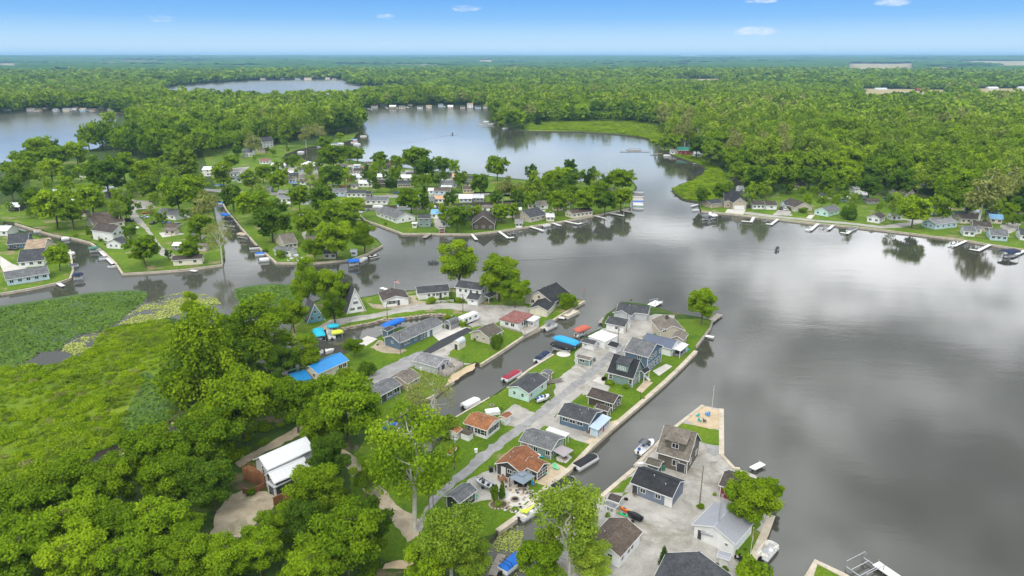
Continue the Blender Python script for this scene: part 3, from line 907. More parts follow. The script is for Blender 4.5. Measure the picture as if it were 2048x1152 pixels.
def tree_parts(kind, seed, H, W, nl, leaf, limbs=True, nside=6, trunk_r=0.020):
 C, N, tint, cl, rs = crown_points(kind, seed, nl)
 w = 2 * np.percentile(np.hypot(C[:, 0], C[:, 1]), 97)
 sx = W / w
 sc = np.array([sx, sx, H])
 C = C * sc
 S = leaf * (0.6 + 0.8 * rs.rand(nl))
 V, F = leaf_quads(C, N, S, rs)
 segs = []
 r = H * trunk_r
 base = {'broad': 0.30, 'tall': 0.22, 'open': 0.42, 'willow': 0.15, 'bush': 0.1, 'cone': 0.5}[kind]
 lean = rs.normal(size=2) * 0.012 * H
 p0 = Vector((0, 0, -0.3)); p1 = Vector((lean[0] * .5, lean[1] * .5, H * base * 0.5)); p2 = Vector((lean[0], lean[1], H * base))
 segs += [(p0, Vector((0, 0, 0.4)), r * 1.5, r * 1.1), (Vector((0, 0, 0.4)), p1, r * 1.1, r), (p1, p2, r, r * 0.88)]
 if limbs and kind != 'cone':
  nodes = [p2]
  top = H * 0.86
  nn = 5
  prev = p2
  for j in range(1, nn):
   f = j / (nn - 1)
   q = Vector((p2.x + rs.normal() * W * 0.035, p2.y + rs.normal() * W * 0.035, p2.z + (top - p2.z) * f))
   segs.append((prev, q, r * (0.85 - 0.16 * (j - 1)), r * (0.85 - 0.16 * j)))
   nodes.append(q)
   prev = q
  for j in range(3):
   th = 2 * math.pi * (j + 0.4 * rs.rand()) / 3
   q = p2 + Vector((math.cos(th) * W * 0.2, math.sin(th) * W * 0.2, (H - p2.z) * 0.42))
   m_ = (p2 + q) / 2 + Vector((math.cos(th), math.sin(th), -0.6)) * W * 0.03
   segs += [(p2, m_, r * 0.6, r * 0.48), (m_, q, r * 0.48, r * 0.36)]
   nodes.append(q)
  for c in cl[rs.permutation(len(cl))[:30]]:
   q = Vector((c[0] * sx, c[1] * sx, c[2] * H))
   low = [h for h in nodes if h.z < q.z + 0.02 * H] or [p2]
   st = min(low, key=lambda h: (h - q).length)
   m_ = st.lerp(q, 0.5) + Vector((0, 0, -0.03 * (q - st).length))
   e_ = st.lerp(q, 0.92)
   segs += [(st, m_, r * 0.22, r * 0.15), (m_, e_, r * 0.15, r * 0.05)]
 elif kind == 'cone':
  segs.append((p2, Vector((0, 0, H * 0.9)), r * 0.7, r * 0.1))
 return (V, F, np.repeat(tint, 2)), limb_mesh(segs, nside)
PROTO = {}
def tree_proto(key, kind, seed, leafm, H, W, nl, leaf, bark=None, trunk_r=0.020):
 (V, F, ti), mb = tree_parts(kind, seed, H, W, nl, leaf, trunk_r=trunk_r)
 cm = npmesh('tree_crown', V, F, [LEAF[leafm]], tint=ti)
 tm = mb.mesh('tree_trunk', bark or BARK)
 PROTO[key] = (cm, tm, H, W)
def joined_proto(key, kind, seed, leafm, H, W, nl, leaf, trunk=True, bark=None, trunk_r=0.02):
 (V, F, ti), mb = tree_parts(kind, seed, H, W, nl, leaf, limbs=False, nside=4, trunk_r=trunk_r)
 if trunk:
  tv = np.array(mb.v)
  tf = np.array([(a, b, c) for a, b, c, d in mb.f] + [(a, c, d) for a, b, c, d in mb.f])
  F2 = np.concatenate([F, tf + len(V)])
  V2 = np.concatenate([V, tv])
  mi = np.concatenate([np.zeros(len(F)), np.ones(len(tf))])
  ti = np.concatenate([ti, np.zeros(len(tf))])
  me = npmesh(key, V2, F2, [LEAF[leafm], bark or BARK], tint=ti, mi=mi)
 else:
  me = npmesh(key, V, F, [LEAF[leafm]], tint=ti)
 return bpy.data.objects.new(key, me)
NEAR = [('broad', 'green', 0.42), ('broad', 'bright', 0.42), ('broad', 'dark', 0.42), ('tall', 'green', 0.38), ('tall', 'bright', 0.37), ('tall', 'yellow', 0.36), ('open', 'yellow', 0.38),
  ('open', 'pale', 0.30), ('willow', 'bright', 0.42), ('willow', 'green', 0.42), ('bush', 'green', 0.4), ('bush', 'dark', 0.4), ('open', 'bright', 0.36)]
NLEAF = {'broad': 20000, 'tall': 15000, 'open': 9000, 'willow': 17000, 'bush': 3500, 'cone': 5000}
DIM = {'broad': (15, 13), 'tall': (18, 11), 'open': (17, 13), 'willow': (13, 12), 'bush': (2.5, 3.2), 'cone': (8, 2.6)}
for i, (k, lm, lf) in enumerate(NEAR):
 H, W = DIM[k]
 n = NLEAF[k]
 if lm == 'pale': n = 4500
 tree_proto((k, lm, 'near'), k, 10 + i, lm, H, W, n, lf if k != 'bush' else 0.2, bark=BARK_PALE if k == 'open' or lm == 'pale' else BARK)
tree_proto(('cone', 'conifer', 'near'), 'cone', 40, 'conifer', 8, 2.6, 6000, 0.20)
tree_proto(('bush', 'purple', 'near'), 'bush', 41, 'purple', 2.5, 3.2, 3500, 0.2)
tree_proto(('bush', 'yellow', 'near'), 'bush', 43, 'yellow', 2.5, 3.2, 3500, 0.2)
MID = [('broad', 'green'), ('broad', 'bright'), ('broad', 'dark'), ('tall', 'green'), ('tall', 'yellow'), ('open', 'pale'), ('open', 'yellow'), ('broad', 'conifer')]
for i, (k, lm) in enumerate(MID):
 H, W = DIM[k]
 tree_proto((k, lm, 'mid'), k, 60 + i, lm, H, W, {'broad': 4200, 'tall': 3600, 'open': 2400}[k], 0.85 if k != 'open' else 0.7, bark=BARK_PALE if k == 'open' else BARK)
TREES = []
PLACED = []
def put_tree(x, y, kind, lm, lod, H=None, W=None, rz=None, z=LAND_Z, name='tree'):
 key = (kind, lm, lod)
 if key not in PROTO:
  key = (kind, lm, 'near') if (kind, lm, 'near') in PROTO else ('broad', 'green', lod)
 cm, tm, H0, W0 = PROTO[key]
 H = H or H0
 W = W or W0
 rz = RND.random() * 6.28 if rz is None else rz
 root = empty(name, (x, y, z), rz)
 root.scale = (W / W0, W / W0, H / H0)
 link('trunk', tm, root)
 link('crown', cm, root)
 TREES.append((x, y, W / 2))
 PLACED.append((root, kind, lm, H, W))
 return root
RND = random.Random(7)
def crown_to_base(cx, cy, wpx, ratio, zfrac=0.60):
 H = 12.0
 for _ in range(8):
  p = P(cx, cy, LAND_Z + H * zfrac)
  W = 0.93 * wpx * depth_of(p) / FPX
  H = W * ratio * 1.04
 return p.x, p.y, H, W
# ------------------------------------------------------------------ buildings
HSPOT = []
LANDMARKS = []
WIN_CACHE = {}
WHITE_TRIM = mat('white_trim', (0.70, 0.70, 0.68), 0.5, 0.05)
DOORWHITE = mat('white_door', (0.62, 0.62, 0.60), 0.5, 0.05)
DARKDOOR = mat('dark_door', (0.05, 0.05, 0.055), 0.5, 0.1)
REDDOOR = mat('red_door', (0.35, 0.03, 0.05), 0.5, 0.1)
VENT = mat('vent_metal', (0.50, 0.50, 0.50), 0.45, 0.1, metal=0.3)
GREYWOOD = mat('grey_wood', (0.20, 0.185, 0.165), 0.85, 0.2)
ROOFS = {
 'black': shingle('roof_black', (0.030, 0.032, 0.035)), 'char': shingle('roof_charcoal', (0.062, 0.066, 0.072)), 'grey': shingle('roof_grey', (0.135, 0.14, 0.145)), 'lgrey': shingle('roof_light_grey', (0.21, 0.215, 0.22)),
 'brown': shingle('roof_brown', (0.105, 0.082, 0.065)), 'dbrown': shingle('roof_dark_brown', (0.070, 0.058, 0.050)), 'taupe': shingle('roof_taupe', (0.165, 0.145, 0.120)), 'olive': shingle('roof_olive_brown', (0.105, 0.092, 0.072)),
 'orange': shingle('roof_terracotta', (0.29, 0.125, 0.055)), 'rust': shingle('roof_rust_brown', (0.21, 0.088, 0.042)), 'red': shingle('roof_dull_red', (0.24, 0.105, 0.095)), 'peach': shingle('roof_peach', (0.55, 0.33, 0.20)),
 'blue': metalroof('roof_bright_blue_metal', (0.02, 0.22, 0.52)), 'lblue': metalroof('roof_sky_blue_metal', (0.16, 0.36, 0.56)), 'paleblue': metalroof('roof_pale_blue_metal', (0.36, 0.45, 0.55)),
 'white': metalroof('roof_white_metal', (0.66, 0.67, 0.68)), 'metal': metalroof('roof_grey_metal', (0.30, 0.31, 0.34)), 'navy': metalroof('roof_slate_blue_metal', (0.095, 0.115, 0.165)), 'green': metalroof('roof_green_metal', (0.02, 0.17, 0.12)),
 'lmetal': metalroof('roof_light_metal', (0.50, 0.52, 0.54)), 'tan': shingle('roof_tan', (0.34, 0.26, 0.18)),
}
WALLS = {
 'white': siding('siding_white', (0.72, 0.73, 0.72)), 'cream': siding('siding_cream', (0.66, 0.61, 0.50)), 'blue': siding('siding_slate_blue', (0.10, 0.155, 0.22)), 'lblue': siding('siding_light_blue', (0.42, 0.55, 0.64)),
 'mint': siding('siding_mint', (0.50, 0.70, 0.64)), 'sage': siding('siding_sage_green', (0.19, 0.27, 0.25)), 'dgreen': siding('siding_dark_green', (0.075, 0.105, 0.085)), 'tan': siding('siding_tan', (0.40, 0.34, 0.26)),
 'beige': siding('siding_beige', (0.50, 0.45, 0.37)), 'brown': siding('siding_brown', (0.085, 0.068, 0.052)), 'grey': siding('siding_grey', (0.24, 0.25, 0.26)), 'dgrey': siding('siding_dark_grey', (0.060, 0.062, 0.062)),
 'lgrey': siding('siding_light_grey', (0.46, 0.48, 0.50)), 'red': siding('siding_barn_red', (0.21, 0.030, 0.032)), 'teal': siding('siding_teal', (0.25, 0.45, 0.44)), 'bgrey': siding('siding_blue_grey', (0.165, 0.195, 0.255)),
 'aqua': siding('siding_aqua', (0.17, 0.42, 0.55)), 'taupe': siding('siding_taupe', (0.125, 0.11, 0.092)), 'yellow': siding('siding_yellow', (0.55, 0.45, 0.20)), 'stone': mat('stone_wall', (0.30, 0.25, 0.20), 0.9, 0.35, 2.5),
}
def uv_roof(me):
 uv = me.uv_layers.new(name='UVMap')
 for p in me.polygons:
  n = p.normal
  u = Vector((-n.y, n.x, 0))
  if u.length < 1e-3: u = Vector((1, 0, 0))
  u.normalize()
  v = n.cross(u)
  for li in p.loop_indices:
   c = me.vertices[me.loops[li].vertex_index].co
   uv.data[li].uv = (c.dot(u), c.dot(v))
def window_meshes(w, h, style):
 k = (round(w, 2), round(h, 2), style)
 if k in WIN_CACHE: return WIN_CACHE[k]
 f = MB()
 t = 0.10
 d = 0.05
 f.box(-w / 2 - t, w / 2 + t, -d, 0.02, -t, 0)
 f.box(-w / 2 - t, w / 2 + t, -d, 0.02, h, h + t)
 f.box(-w / 2 - t, -w / 2, -d, 0.02, 0, h)
 f.box(w / 2, w / 2 + t, -d, 0.02, 0, h)
 if style == 'pair':
  f.box(-0.04, 0.04, -d, 0.02, 0, h)
 if style == 'hung':
  f.box(-w / 2, w / 2, -d, 0.02, h / 2 - 0.03, h / 2 + 0.03)
 fm = f.mesh('window_frame', WHITE_TRIM)
 pm = MB().box(-w / 2, w / 2, -0.02, 0.015, 0, h).mesh('window_pane', GLASS)
 WIN_CACHE[k] = (fm, pm)
 return WIN_CACHE[k]
def add_window(par, x, y, z, ang, w, h, style='pair', shutters=None):
 fm, pm = window_meshes(w, h, style)
 fr = link('window', fm, par, (x, y, z), ang)
 link('pane', pm, fr)
 if shutters:
  k = ('shut', round(w, 2), round(h, 2), shutters.name)
  if k not in WIN_CACHE:
   WIN_CACHE[k] = MB().box(-w * 0.14, w * 0.14, -0.06, 0.01, 0, h).mesh('window_shutter', shutters)
  for sd in (-1, 1): link('shutter', WIN_CACHE[k], fr, (sd * (w * 0.64 + 0.12), 0, 0))
 return fr
def add_door(par, x, y, z, ang, w=0.95, h=2.05, m=None, name='door'):
 k = ('door', round(w, 2), round(h, 2), (m or DOORWHITE).name, name)
 if k not in WIN_CACHE:
  d = MB().box(-w / 2, w / 2, -0.05, 0.02, 0, h)
  fr = MB()
  fr.box(-w / 2 - .09, -w / 2, -0.07, 0.02, 0, h + .09).box(w / 2, w / 2 + .09, -0.07, 0.02, 0, h + .09).box(-w / 2, w / 2, -0.07, 0.02, h, h + .09)
  if name == 'garage_door':
   for q in range(1, 4):
    fr.box(-w / 2, w / 2, -0.055, -0.045, h * q / 4 - 0.012, h * q / 4 + 0.012)
  WIN_CACHE[k] = (d.mesh(name, m or DOORWHITE), fr.mesh('door_frame', WHITE_TRIM))
 dm, fm = WIN_CACHE[k]
 o = link(name, dm, par, (x, y, z), ang)
 link('door_frame', fm, o)
 return o
def rect_frame(O, Pp, Q, z):
 o, p, q = P(*O, z), P(*Pp, z), P(*Q, z)
 u = Vector((p.x - o.x, p.y - o.y))
 L = u.length
 u /= L
 n = Vector((-u.y, u.x))
 d = Vector((q.x - o.x, q.y - o.y)).dot(n)
 swapped = False
 if d < 0:
  o, p = p, o
  u = -u
  n = -n
  d = -d
  swapped = True
 return Vector((o.x, o.y)), L, d, math.atan2(u.y, u.x), swapped
def gable_roof(L, W, E, rise, ridge='x', th=0.16, z_lift=0.0):
 mb = MB()
 def T(a, b, z):
  return (a, b, z) if ridge == 'x' else (b, a, z)
 A, B = (L, W) if ridge == 'x' else (W, L)
 prof = [(0, E), (B / 2, E + rise), (B, E), (B, E - th), (B / 2, E + rise - th), (0, E - th)]
 r0 = [T(0, b, z) for b, z in prof]
 r1 = [T(A, b, z) for b, z in prof]
 n = 6
 vs = r0 + r1
 fs = [(i, i + n, (i + 1) % n + n, (i + 1) % n) for i in range(n)]
 fs += [(0, 1, 4, 5), (1, 2, 3, 4), (5 + n, 4 + n, 1 + n, n), (4 + n, 3 + n, 2 + n, 1 + n)]
 if ridge == 'y': fs = [tuple(reversed(f)) for f in fs]
 mb.add(vs, fs)
 return mb
def hip_roof(L, W, E, rise, th=0.16):
 mb = MB()
 if L >= W:
  a, b = (W / 2, W / 2, E + rise), (L - W / 2, W / 2, E + rise)
 else:
  a, b = (L / 2, L / 2, E + rise), (L / 2, W - L / 2, E + rise)
 c = [(0, 0, E), (L, 0, E), (L, W, E), (0, W, E)]
 d = [(x, y, E - th) for x, y, _ in c]
 vs = c + d + [a, b]
 if L >= W:
  fs = [(0, 1, 9, 8), (1, 2, 9), (2, 3, 8, 9), (3, 0, 8)]
 else:
  fs = [(0, 1, 8), (1, 2, 9, 8), (2, 3, 9), (3, 0, 8, 9)]
 fs += [(7, 6, 5, 4), (0, 4, 5, 1), (1, 5, 6, 2), (2, 6, 7, 3), (3, 7, 4, 0)]
 mb.add(vs, fs)
 return mb
def trim_gable(L, W, E, rise, ridge, mat_=None):
 mb = MB()
 A, B = (L, W) if ridge == 'x' else (W, L)
 def T(a, b, z):
  return Vector((a, b, z)) if ridge == 'x' else Vector((b, a, z))
 t = 0.03
 def bar(p, q, dx):
  h = Vector((0, 0, 0.20))
  o = Vector(dx) * 0.045
  vs = [p, q, q - h, p - h, p + o, q + o, q - h + o, p - h + o]
  mb.add(vs, [(0, 1, 2, 3), (7, 6, 5, 4), (0, 4, 5, 1), (1, 5, 6, 2), (2, 6, 7, 3), (3, 7, 4, 0)])
 for b, s in ((0, -1), (B, 1)):
  d = T(0, s, 0)
  bar(T(-0.03, b, E - 0.0) + d * 0.01, T(A + 0.03, b, E - 0.0) + d * 0.01, d)
 for a, s in ((0, -1), (A, 1)):
  d = T(s, 0, 0)
  bar(T(a, 0, E + 0.02) + d * .01, T(a, B / 2, E + rise + 0.02) + d * .01, d)
  bar(T(a, B / 2, E + rise + 0.02) + d * .01, T(a, B, E + 0.02) + d * .01, d)
 return mb
def wall_mesh(L, W, E, rise, ridge, ins, kind='gable', z0=-0.4):
 mb = MB()
 x0, x1, y0, y1 = ins, L - ins, ins, W - ins
 if kind != 'gable':
  return mb.box(x0, x1, y0, y1, z0, E - 0.16)
 if ridge == 'x':
  B = W
  sl = rise / (B / 2)
  ze = E + ins * sl - 0.165
  zr = E + rise - 0.165
  prof = [(y0, z0), (y1, z0), (y1, ze), (B / 2, zr), (y0, ze)]
  r0 = [(x0, b, z) for b, z in prof]
  r1 = [(x1, b, z) for b, z in prof]
  mb.add(r0 + r1, [tuple(reversed(range(5))), tuple(range(5, 10))] + [(i, (i + 1) % 5, (i + 1) % 5 + 5, i + 5) for i in range(5)])
 else:
  B = L
  sl = rise / (B / 2)
  ze = E + ins * sl - 0.165
  zr = E + rise - 0.165
  prof = [(x0, z0), (x1, z0), (x1, ze), (B / 2, zr), (x0, ze)]
  r0 = [(b, y0, z) for b, z in prof]
  r1 = [(b, y1, z) for b, z in prof]
  mb.add(r0 + r1, [tuple(range(5)), tuple(reversed(range(5, 10)))] + [(i + 5, (i + 1) % 5 + 5, (i + 1) % 5, i) for i in range(5)])
 return mb
def block(root, name_roof, O, Pp, Q, eave, pitch, ridge, roof, wall, rtype='gable', ins=0.4, wins=(), doors=(), base=LAND_Z, porch=None, trim=True, wallname='wall', vents=0, wz0=-0.4, panels=0, ribs=0, roof_th=0.16, minw=0.0):
 org, L, W, ang, sw = rect_frame(O, Pp, Q, base + eave)
 W = max(W, minw)
 side = {'f': 'f', 'b': 'b', 'o': 'p' if sw else 'o', 'p': 'o' if sw else 'p'}
 loc = (org.x - root.location.x, org.y - root.location.y, base - root.location.z)
 B = W if ridge == 'x' else L
 rise = B / 2 * pitch
 if rtype == 'gable':
  rm = gable_roof(L, W, eave, rise, ridge, roof_th)
 elif rtype == 'hip':
  rise = min(L, W) / 2 * pitch
  rm = hip_roof(L, W, eave, rise, roof_th)
 elif rtype == 'shed':
  rise = W * pitch
  rm = MB()
  vs = [(0, 0, eave), (L, 0, eave), (L, W, eave + rise), (0, W, eave + rise), (0, 0, eave - .12), (L, 0, eave - .12), (L, W, eave + rise - .12), (0, W, eave + rise - .12)]
  rm.add(vs, [(0, 1, 2, 3), (7, 6, 5, 4), (0, 4, 5, 1), (1, 5, 6, 2), (2, 6, 7, 3), (3, 7, 4, 0)])
 else:
  rise = 0
  rm = MB().box(0, L, 0, W, eave - 0.2, eave)
 me = rm.mesh(name_roof, ROOFS[roof])
 uv_roof(me)
 ro = link(name_roof, me, root, loc, ang)
 if rtype == 'gable' and trim:
  tm = trim_gable(L, W, eave, rise, ridge).mesh('fascia', WHITE_TRIM if trim is True else trim)
  link('fascia', tm, ro)
  c = MB()
  if ridge == 'x': c.box(0, L, W / 2 - 0.14, W / 2 + 0.14, eave + rise - 0.05, eave + rise + 0.035)
  else: c.box(L / 2 - 0.14, L / 2 + 0.14, 0, W, eave + rise - 0.05, eave + rise + 0.035)
  cme = c.mesh('ridge_cap', ROOFS[roof])
  uv_roof(cme)
  link('ridge_cap', cme, ro)
 if ribs and rtype == 'gable':
  c = MB()
  n = int((L if ridge == 'x' else W) / ribs)
  for i in range(n + 1):
   t = i / n * (L if ridge == 'x' else W)
   for s in (0, 1):
    if ridge == 'x':
     p, q = (t, 0 if s == 0 else W, eave), (t, W / 2, eave + rise)
    else:
     p, q = (0 if s == 0 else L, t, eave), (L / 2, t, eave + rise)
    c.tube((p[0], p[1], p[2] + .01), (q[0], q[1], q[2] + .01), 0.035, n=4, caps=False)
  if panels:
   me_done = {}
   A = L if ridge == 'x' else W
   for i in range(n):
    for s in (0, 1):
     wd = A / n
     if s not in me_done:
      mm = MB()
      y_e, y_r = (0, B / 2) if s == 0 else (B, B / 2)
      for (a, b) in ((0.0, wd * 0.12),):
       v = [(a, y_e, eave + .01), (b, y_e, eave + .01), (b, y_r, eave + rise + .01), (a, y_r, eave + rise + .01)]
       u_ = [(x, y, z + 0.06) for x, y, z in v]
       mm.add(v + u_, [(0, 1, 2, 3), (4, 5, 6, 7), (0, 1, 5, 4), (1, 2, 6, 5), (2, 3, 7, 6), (3, 0, 4, 7)])
      v = [(wd * .12, y_e, eave + .012), (wd, y_e, eave + .012), (wd, y_r, eave + rise + .012), (wd * .12, y_r, eave + rise + .012)]
      u_ = [(x, y, z + 0.015) for x, y, z in v]
      mm.add(v + u_, [(0, 1, 2, 3), (4, 5, 6, 7), (0, 1, 5, 4), (1, 2, 6, 5), (2, 3, 7, 6), (3, 0, 4, 7)])
      if ridge == 'y':
       mm.v = [(y, x, z) for x, y, z in mm.v]
      me_done[s] = mm.mesh('panel', ROOFS[roof])
     link('panel', me_done[s], ro, (i * wd, 0, 0) if ridge == 'x' else (0, i * wd, 0))
  else:
   link('roof_ribs', c.mesh('roof_ribs', ROOFS[roof]), ro)['kind'] = 'stuff'
 if wall:
  wm = wall_mesh(L, W, eave, rise, ridge, ins, 'gable' if rtype == 'gable' else 'box', wz0)
  wo = wm.build(wallname, WALLS[wall], root, loc, ang)
  if trim is True and wall not in ('white', 'lgrey', 'cream', 'stone'):
   cb = MB().box(-.07, .07, -.07, .07, 0, eave - 0.17).mesh('corner_board', WHITE_TRIM)
   for xx in (ins, L - ins):
    for yy in (ins, W - ins): link('corner_board', cb, wo, (xx, yy, 0))
 elif porch != 'none':
  c = MB()
  for xx in (0.25, L - 0.25):
   for yy in ((0.25, W - 0.25) if porch != 'front' else (0.25,)):
    link('post', MB().box(-.07, .07, -.07, .07, -0.3, eave - 0.2).mesh('post', WHITE_TRIM), ro, (xx, yy, 0))
 def place(s, t):
  s = side[s]
  if sw and s in ('f', 'b'): t = 1 - t
  if s == 'f': return ins + t * (L - 2 * ins), ins, ang, 0
  if s == 'b': return L - ins - t * (L - 2 * ins), W - ins, ang + math.pi, 0
  if s == 'p': return L - ins, ins + t * (W - 2 * ins), ang + math.pi / 2, 0
  return ins, W - ins - (1 - t) * (W - 2 * ins) if False else ins + t * (W - 2 * ins), ang - math.pi / 2, 0
 ca, sa = math.cos(ang), math.sin(ang)
 if wall:
  for wd in wins:
   s, t, w, h, z = wd[:5]
   st = wd[5] if len(wd) > 5 and wd[5] else 'pair'
   sh = wd[6] if len(wd) > 6 else None
   x, y, a, _ = place(s, t)
   add_window(root, loc[0] + x * ca - y * sa, loc[1] + x * sa + y * ca, loc[2] + z, a, w, h, st, sh)
  for dd in doors:
   s, t, w, h = dd[:4]
   z = dd[5] if len(dd) > 5 else 0.15
   x, y, a, _ = place(s, t)
   add_door(root, loc[0] + x * ca - y * sa, loc[1] + x * sa + y * ca, loc[2] + z, a, w, h, dd[4] if len(dd) > 4 else None, 'garage_door' if w > 2.2 else 'door')
 rr = random.Random(int(org.x * 7) + int(L * 10))
 for i in range(vents):
  if ridge == 'x':
   x, y = L * (0.25 + 0.5 * rr.random()), W * (0.28 + 0.12 * i)
   zz = eave + rise * (y / (W / 2)) if y < W / 2 else eave + rise * ((W - y) / (W / 2))
  else:
   y, x = W * (0.25 + 0.5 * rr.random()), L * (0.28 + 0.12 * i)
   zz = eave + rise * (x / (L / 2))
  if rtype == 'hip': zz = eave + rise * 0.5
  v = MB()
  v.tube((0, 0, -0.2), (0, 0, 0.3), 0.06, n=8).tube((0, 0, 0.3), (0, 0, 0.38), 0.11, n=8)
  link('roof_vent', v.mesh('roof_vent', VENT), ro, (x, y, zz))
 return dict(L=L, W=W, ang=ang, loc=loc, org=org, rise=rise, ro=ro, ridge=ridge, E=eave)
def house(label, short, O, Pp, Q, eave, pitch, ridge, roof, wall, cat='house', name=None, **kw):
 org, L, W, ang, sw = rect_frame(O, Pp, Q, LAND_Z + eave)
 ctr = org + Vector((math.cos(ang), math.sin(ang))) * L / 2 + Vector((-math.sin(ang), math.cos(ang))) * W / 2
 root = empty(name or {'shed': 'garden_shed', 'garage': 'garage', 'carport': 'carport', 'cottage': 'cottage', 'barn': 'barn'}.get(cat, 'house'), (ctr.x, ctr.y, LAND_Z))
 tag(root, label, cat)
 if short: LANDMARKS.append((ctr.x, ctr.y, short))
 HSPOT.append((ctr.x, ctr.y, max(L, W) * 0.5 + 1.5))
 info = block(root, 'roof', O, Pp, Q, eave, pitch, ridge, roof, wall, **kw)
 return root, info
def W2(s, ts, w=1.2, h=1.1, z=1.1, st='pair', sh=None):
 return [(s, t, w, h, z, st, sh) for t in ts]
SHUT = mat('black_shutter', (0.02, 0.02, 0.022), 0.6, 0.1)
GRSHUT = mat('green_shutter', (0.01, 0.10, 0.07), 0.6, 0.1)
def aframe(label, short, A, B, hgt, dep, roof, wall, shut=None):
 a, b = P(*A), P(*B)
 u = Vector((b.x - a.x, b.y - a.y)); L = u.length; ang = math.atan2(u.y, u.x)
 ctr = (a + b) / 2
 root = empty('cottage', (a.x, a.y, LAND_Z), ang)
 tag(root, label, 'cottage')
 LANDMARKS.append((ctr.x, ctr.y, short))
 w = MB()
 i0 = 0.35
 k = hgt / (L / 2)
 vs = [(i0, 0.4, -0.2), (L - i0, 0.4, -0.2), (L / 2, 0.4, hgt - 0.45), (i0, dep - 0.3, -0.2), (L - i0, dep - 0.3, -0.2), (L / 2, dep - 0.3, hgt - 0.45)]
 w.add(vs, [(0, 1, 2), (5, 4, 3), (0, 2, 5, 3), (1, 4, 5, 2), (0, 3, 4, 1)])
 w.build('wall', WALLS[wall], root)
 for s in (0, 1):
  m = MB()
  x0, x1 = (0, L / 2) if s == 0 else (L, L / 2)
  t = 0.2 if s == 0 else -0.2
  vs = [(x0, 0, 0), (x1, 0, hgt), (x1, dep, hgt), (x0, dep, 0), (x0 + t, 0, 0), (x1, 0, hgt - 0.42), (x1, dep, hgt - 0.42), (x0 + t, dep, 0)]
  m.add(vs, [(0, 1, 2, 3), (7, 6, 5, 4), (0, 4, 5, 1), (1, 5, 6, 2), (2, 6, 7, 3), (3, 7, 4, 0)])
  me = m.mesh('roof', ROOFS[roof]); uv_roof(me)
  ro = link('roof', me, root)
  f = MB()
  vs = [(x0, -0.05, 0), (x1, -0.05, hgt), (x1, 0.0, hgt), (x0, 0.0, 0), (x0 + t * 1.3, -0.05, 0), (x1, -0.05, hgt - 0.5), (x1, 0, hgt - 0.5), (x0 + t * 1.3, 0, 0)]
  f.add(vs, [(0, 1, 2, 3), (7, 6, 5, 4), (0, 4, 5, 1), (1, 5, 6, 2), (2, 6, 7, 3), (3, 7, 4, 0)])
  link('fascia', f.mesh('fascia', WHITE_TRIM), ro)
 for x, z, ww, hh in ((L * .33, 1.0, .9, 1.0), (L * .68, 1.0, .9, 1.0), (L * .5, 3.3, 1.0, 1.0), (L * .5, 5.2, .5, .5)):
  if z < hgt - 1.5: add_window(root, x, 0.4, z, 0, ww, hh, 'pair', shut if z < 4 else None)
 return root
def simple_deck(root, pts, h=0.6, rail=True, name='deck', m=None, railm=None):
 poly = [(P(a, b, LAND_Z + h).x - root.location.x, P(a, b, LAND_Z + h).y - root.location.y) for a, b in pts]
 z0 = LAND_Z - root.location.z
 d = MB().prism(poly, z0 - 0.1, z0 + h)
 do = d.build(name, m or M_DECK, root)
 if rail:
  r = MB()
  for i in range(len(poly)):
   a, b = Vector(poly[i]), Vector(poly[(i + 1) % len(poly)])
   if i == len(poly) - 1: break
   n = max(1, int((b - a).length / 1.6))
   for j in range(n + 1):
    q = a.lerp(b, j / n)
    r.box(q.x - .05, q.x + .05, q.y - .05, q.y + .05, z0 + h, z0 + h + 1.0)
   for zz in (0.95, 0.55, 0.2):
    r.tube((a.x, a.y, z0 + h + zz), (b.x, b.y, z0 + h + zz), 0.035, n=4)
  link('railing', r.mesh('railing', railm or WHITE_TRIM), do)
 return do
# ---- near peninsula
aframe('small A-frame cottage with pale blue gable and dark roof beside the lagoon', 'blue A-frame cottage', (613, 648), (652, 641), 7.0, 8.5, 'char', 'aqua')
aframe('tall white A-frame cottage with green shutters and a long dark roof by the lane', 'white A-frame cottage', (693, 629), (733, 622), 9.6, 13, 'char', 'white', GRSHUT)
r, i = house('white cottage with a brown low gable roof between the A-frame and the long white house', 'brown-roofed white cottage', (765, 602), (819, 596), (749.6, 586), 2.7, 0.28, 'y', 'dbrown', 'white',
    wins=W2('f', (0.25, 0.42), 1.1, 1.2, 1.0, 'hung', SHUT), doors=[('f', 0.6, 0.95, 2.05, DARKDOOR)], vents=2)
r, i = house('long low white house with charcoal roof and garage door behind a picket fence', 'long white house', (835, 587.7), (900, 582), (825, 576.5), 2.7, 0.42, 'x', 'char', 'white',
    wins=W2('f', (0.34, 0.5, 0.62, 0.88), 0.9, 1.0, 1.1), doors=[('f', 0.13, 2.6, 2.1), ('f', 0.72, 0.95, 2.05, DARKDOOR)], vents=1)
r, i = house('two-storey white house with dark roof and an open porch under the big cottonwood', 'two-storey white house', (963, 581), (909, 574), (979, 570), 5.4, 0.45, 'x', 'char', 'white',
    wins=W2('f', (0.15, 0.4, 0.6, 0.82), 1.0, 1.1, 3.7, 'hung') + W2('f', (0.12, 0.3), 1.1, 1.1, 1.0) + W2('o', (0.35, 0.7), 0.9, 1.2, 3.6, 'hung'), vents=1)
block(r, 'annex_roof', (956, 600.5), (932, 597), (965, 590), 2.4, 0.45, 'x', 'char', 'white', wins=W2('f', (0.5,), 0.8, 0.8, 1.2), wallname='annex_wall')
block(r, 'porch_roof', (978, 596), (963, 593), (991, 586), 2.4, 0.4, 'y', 'char', None)
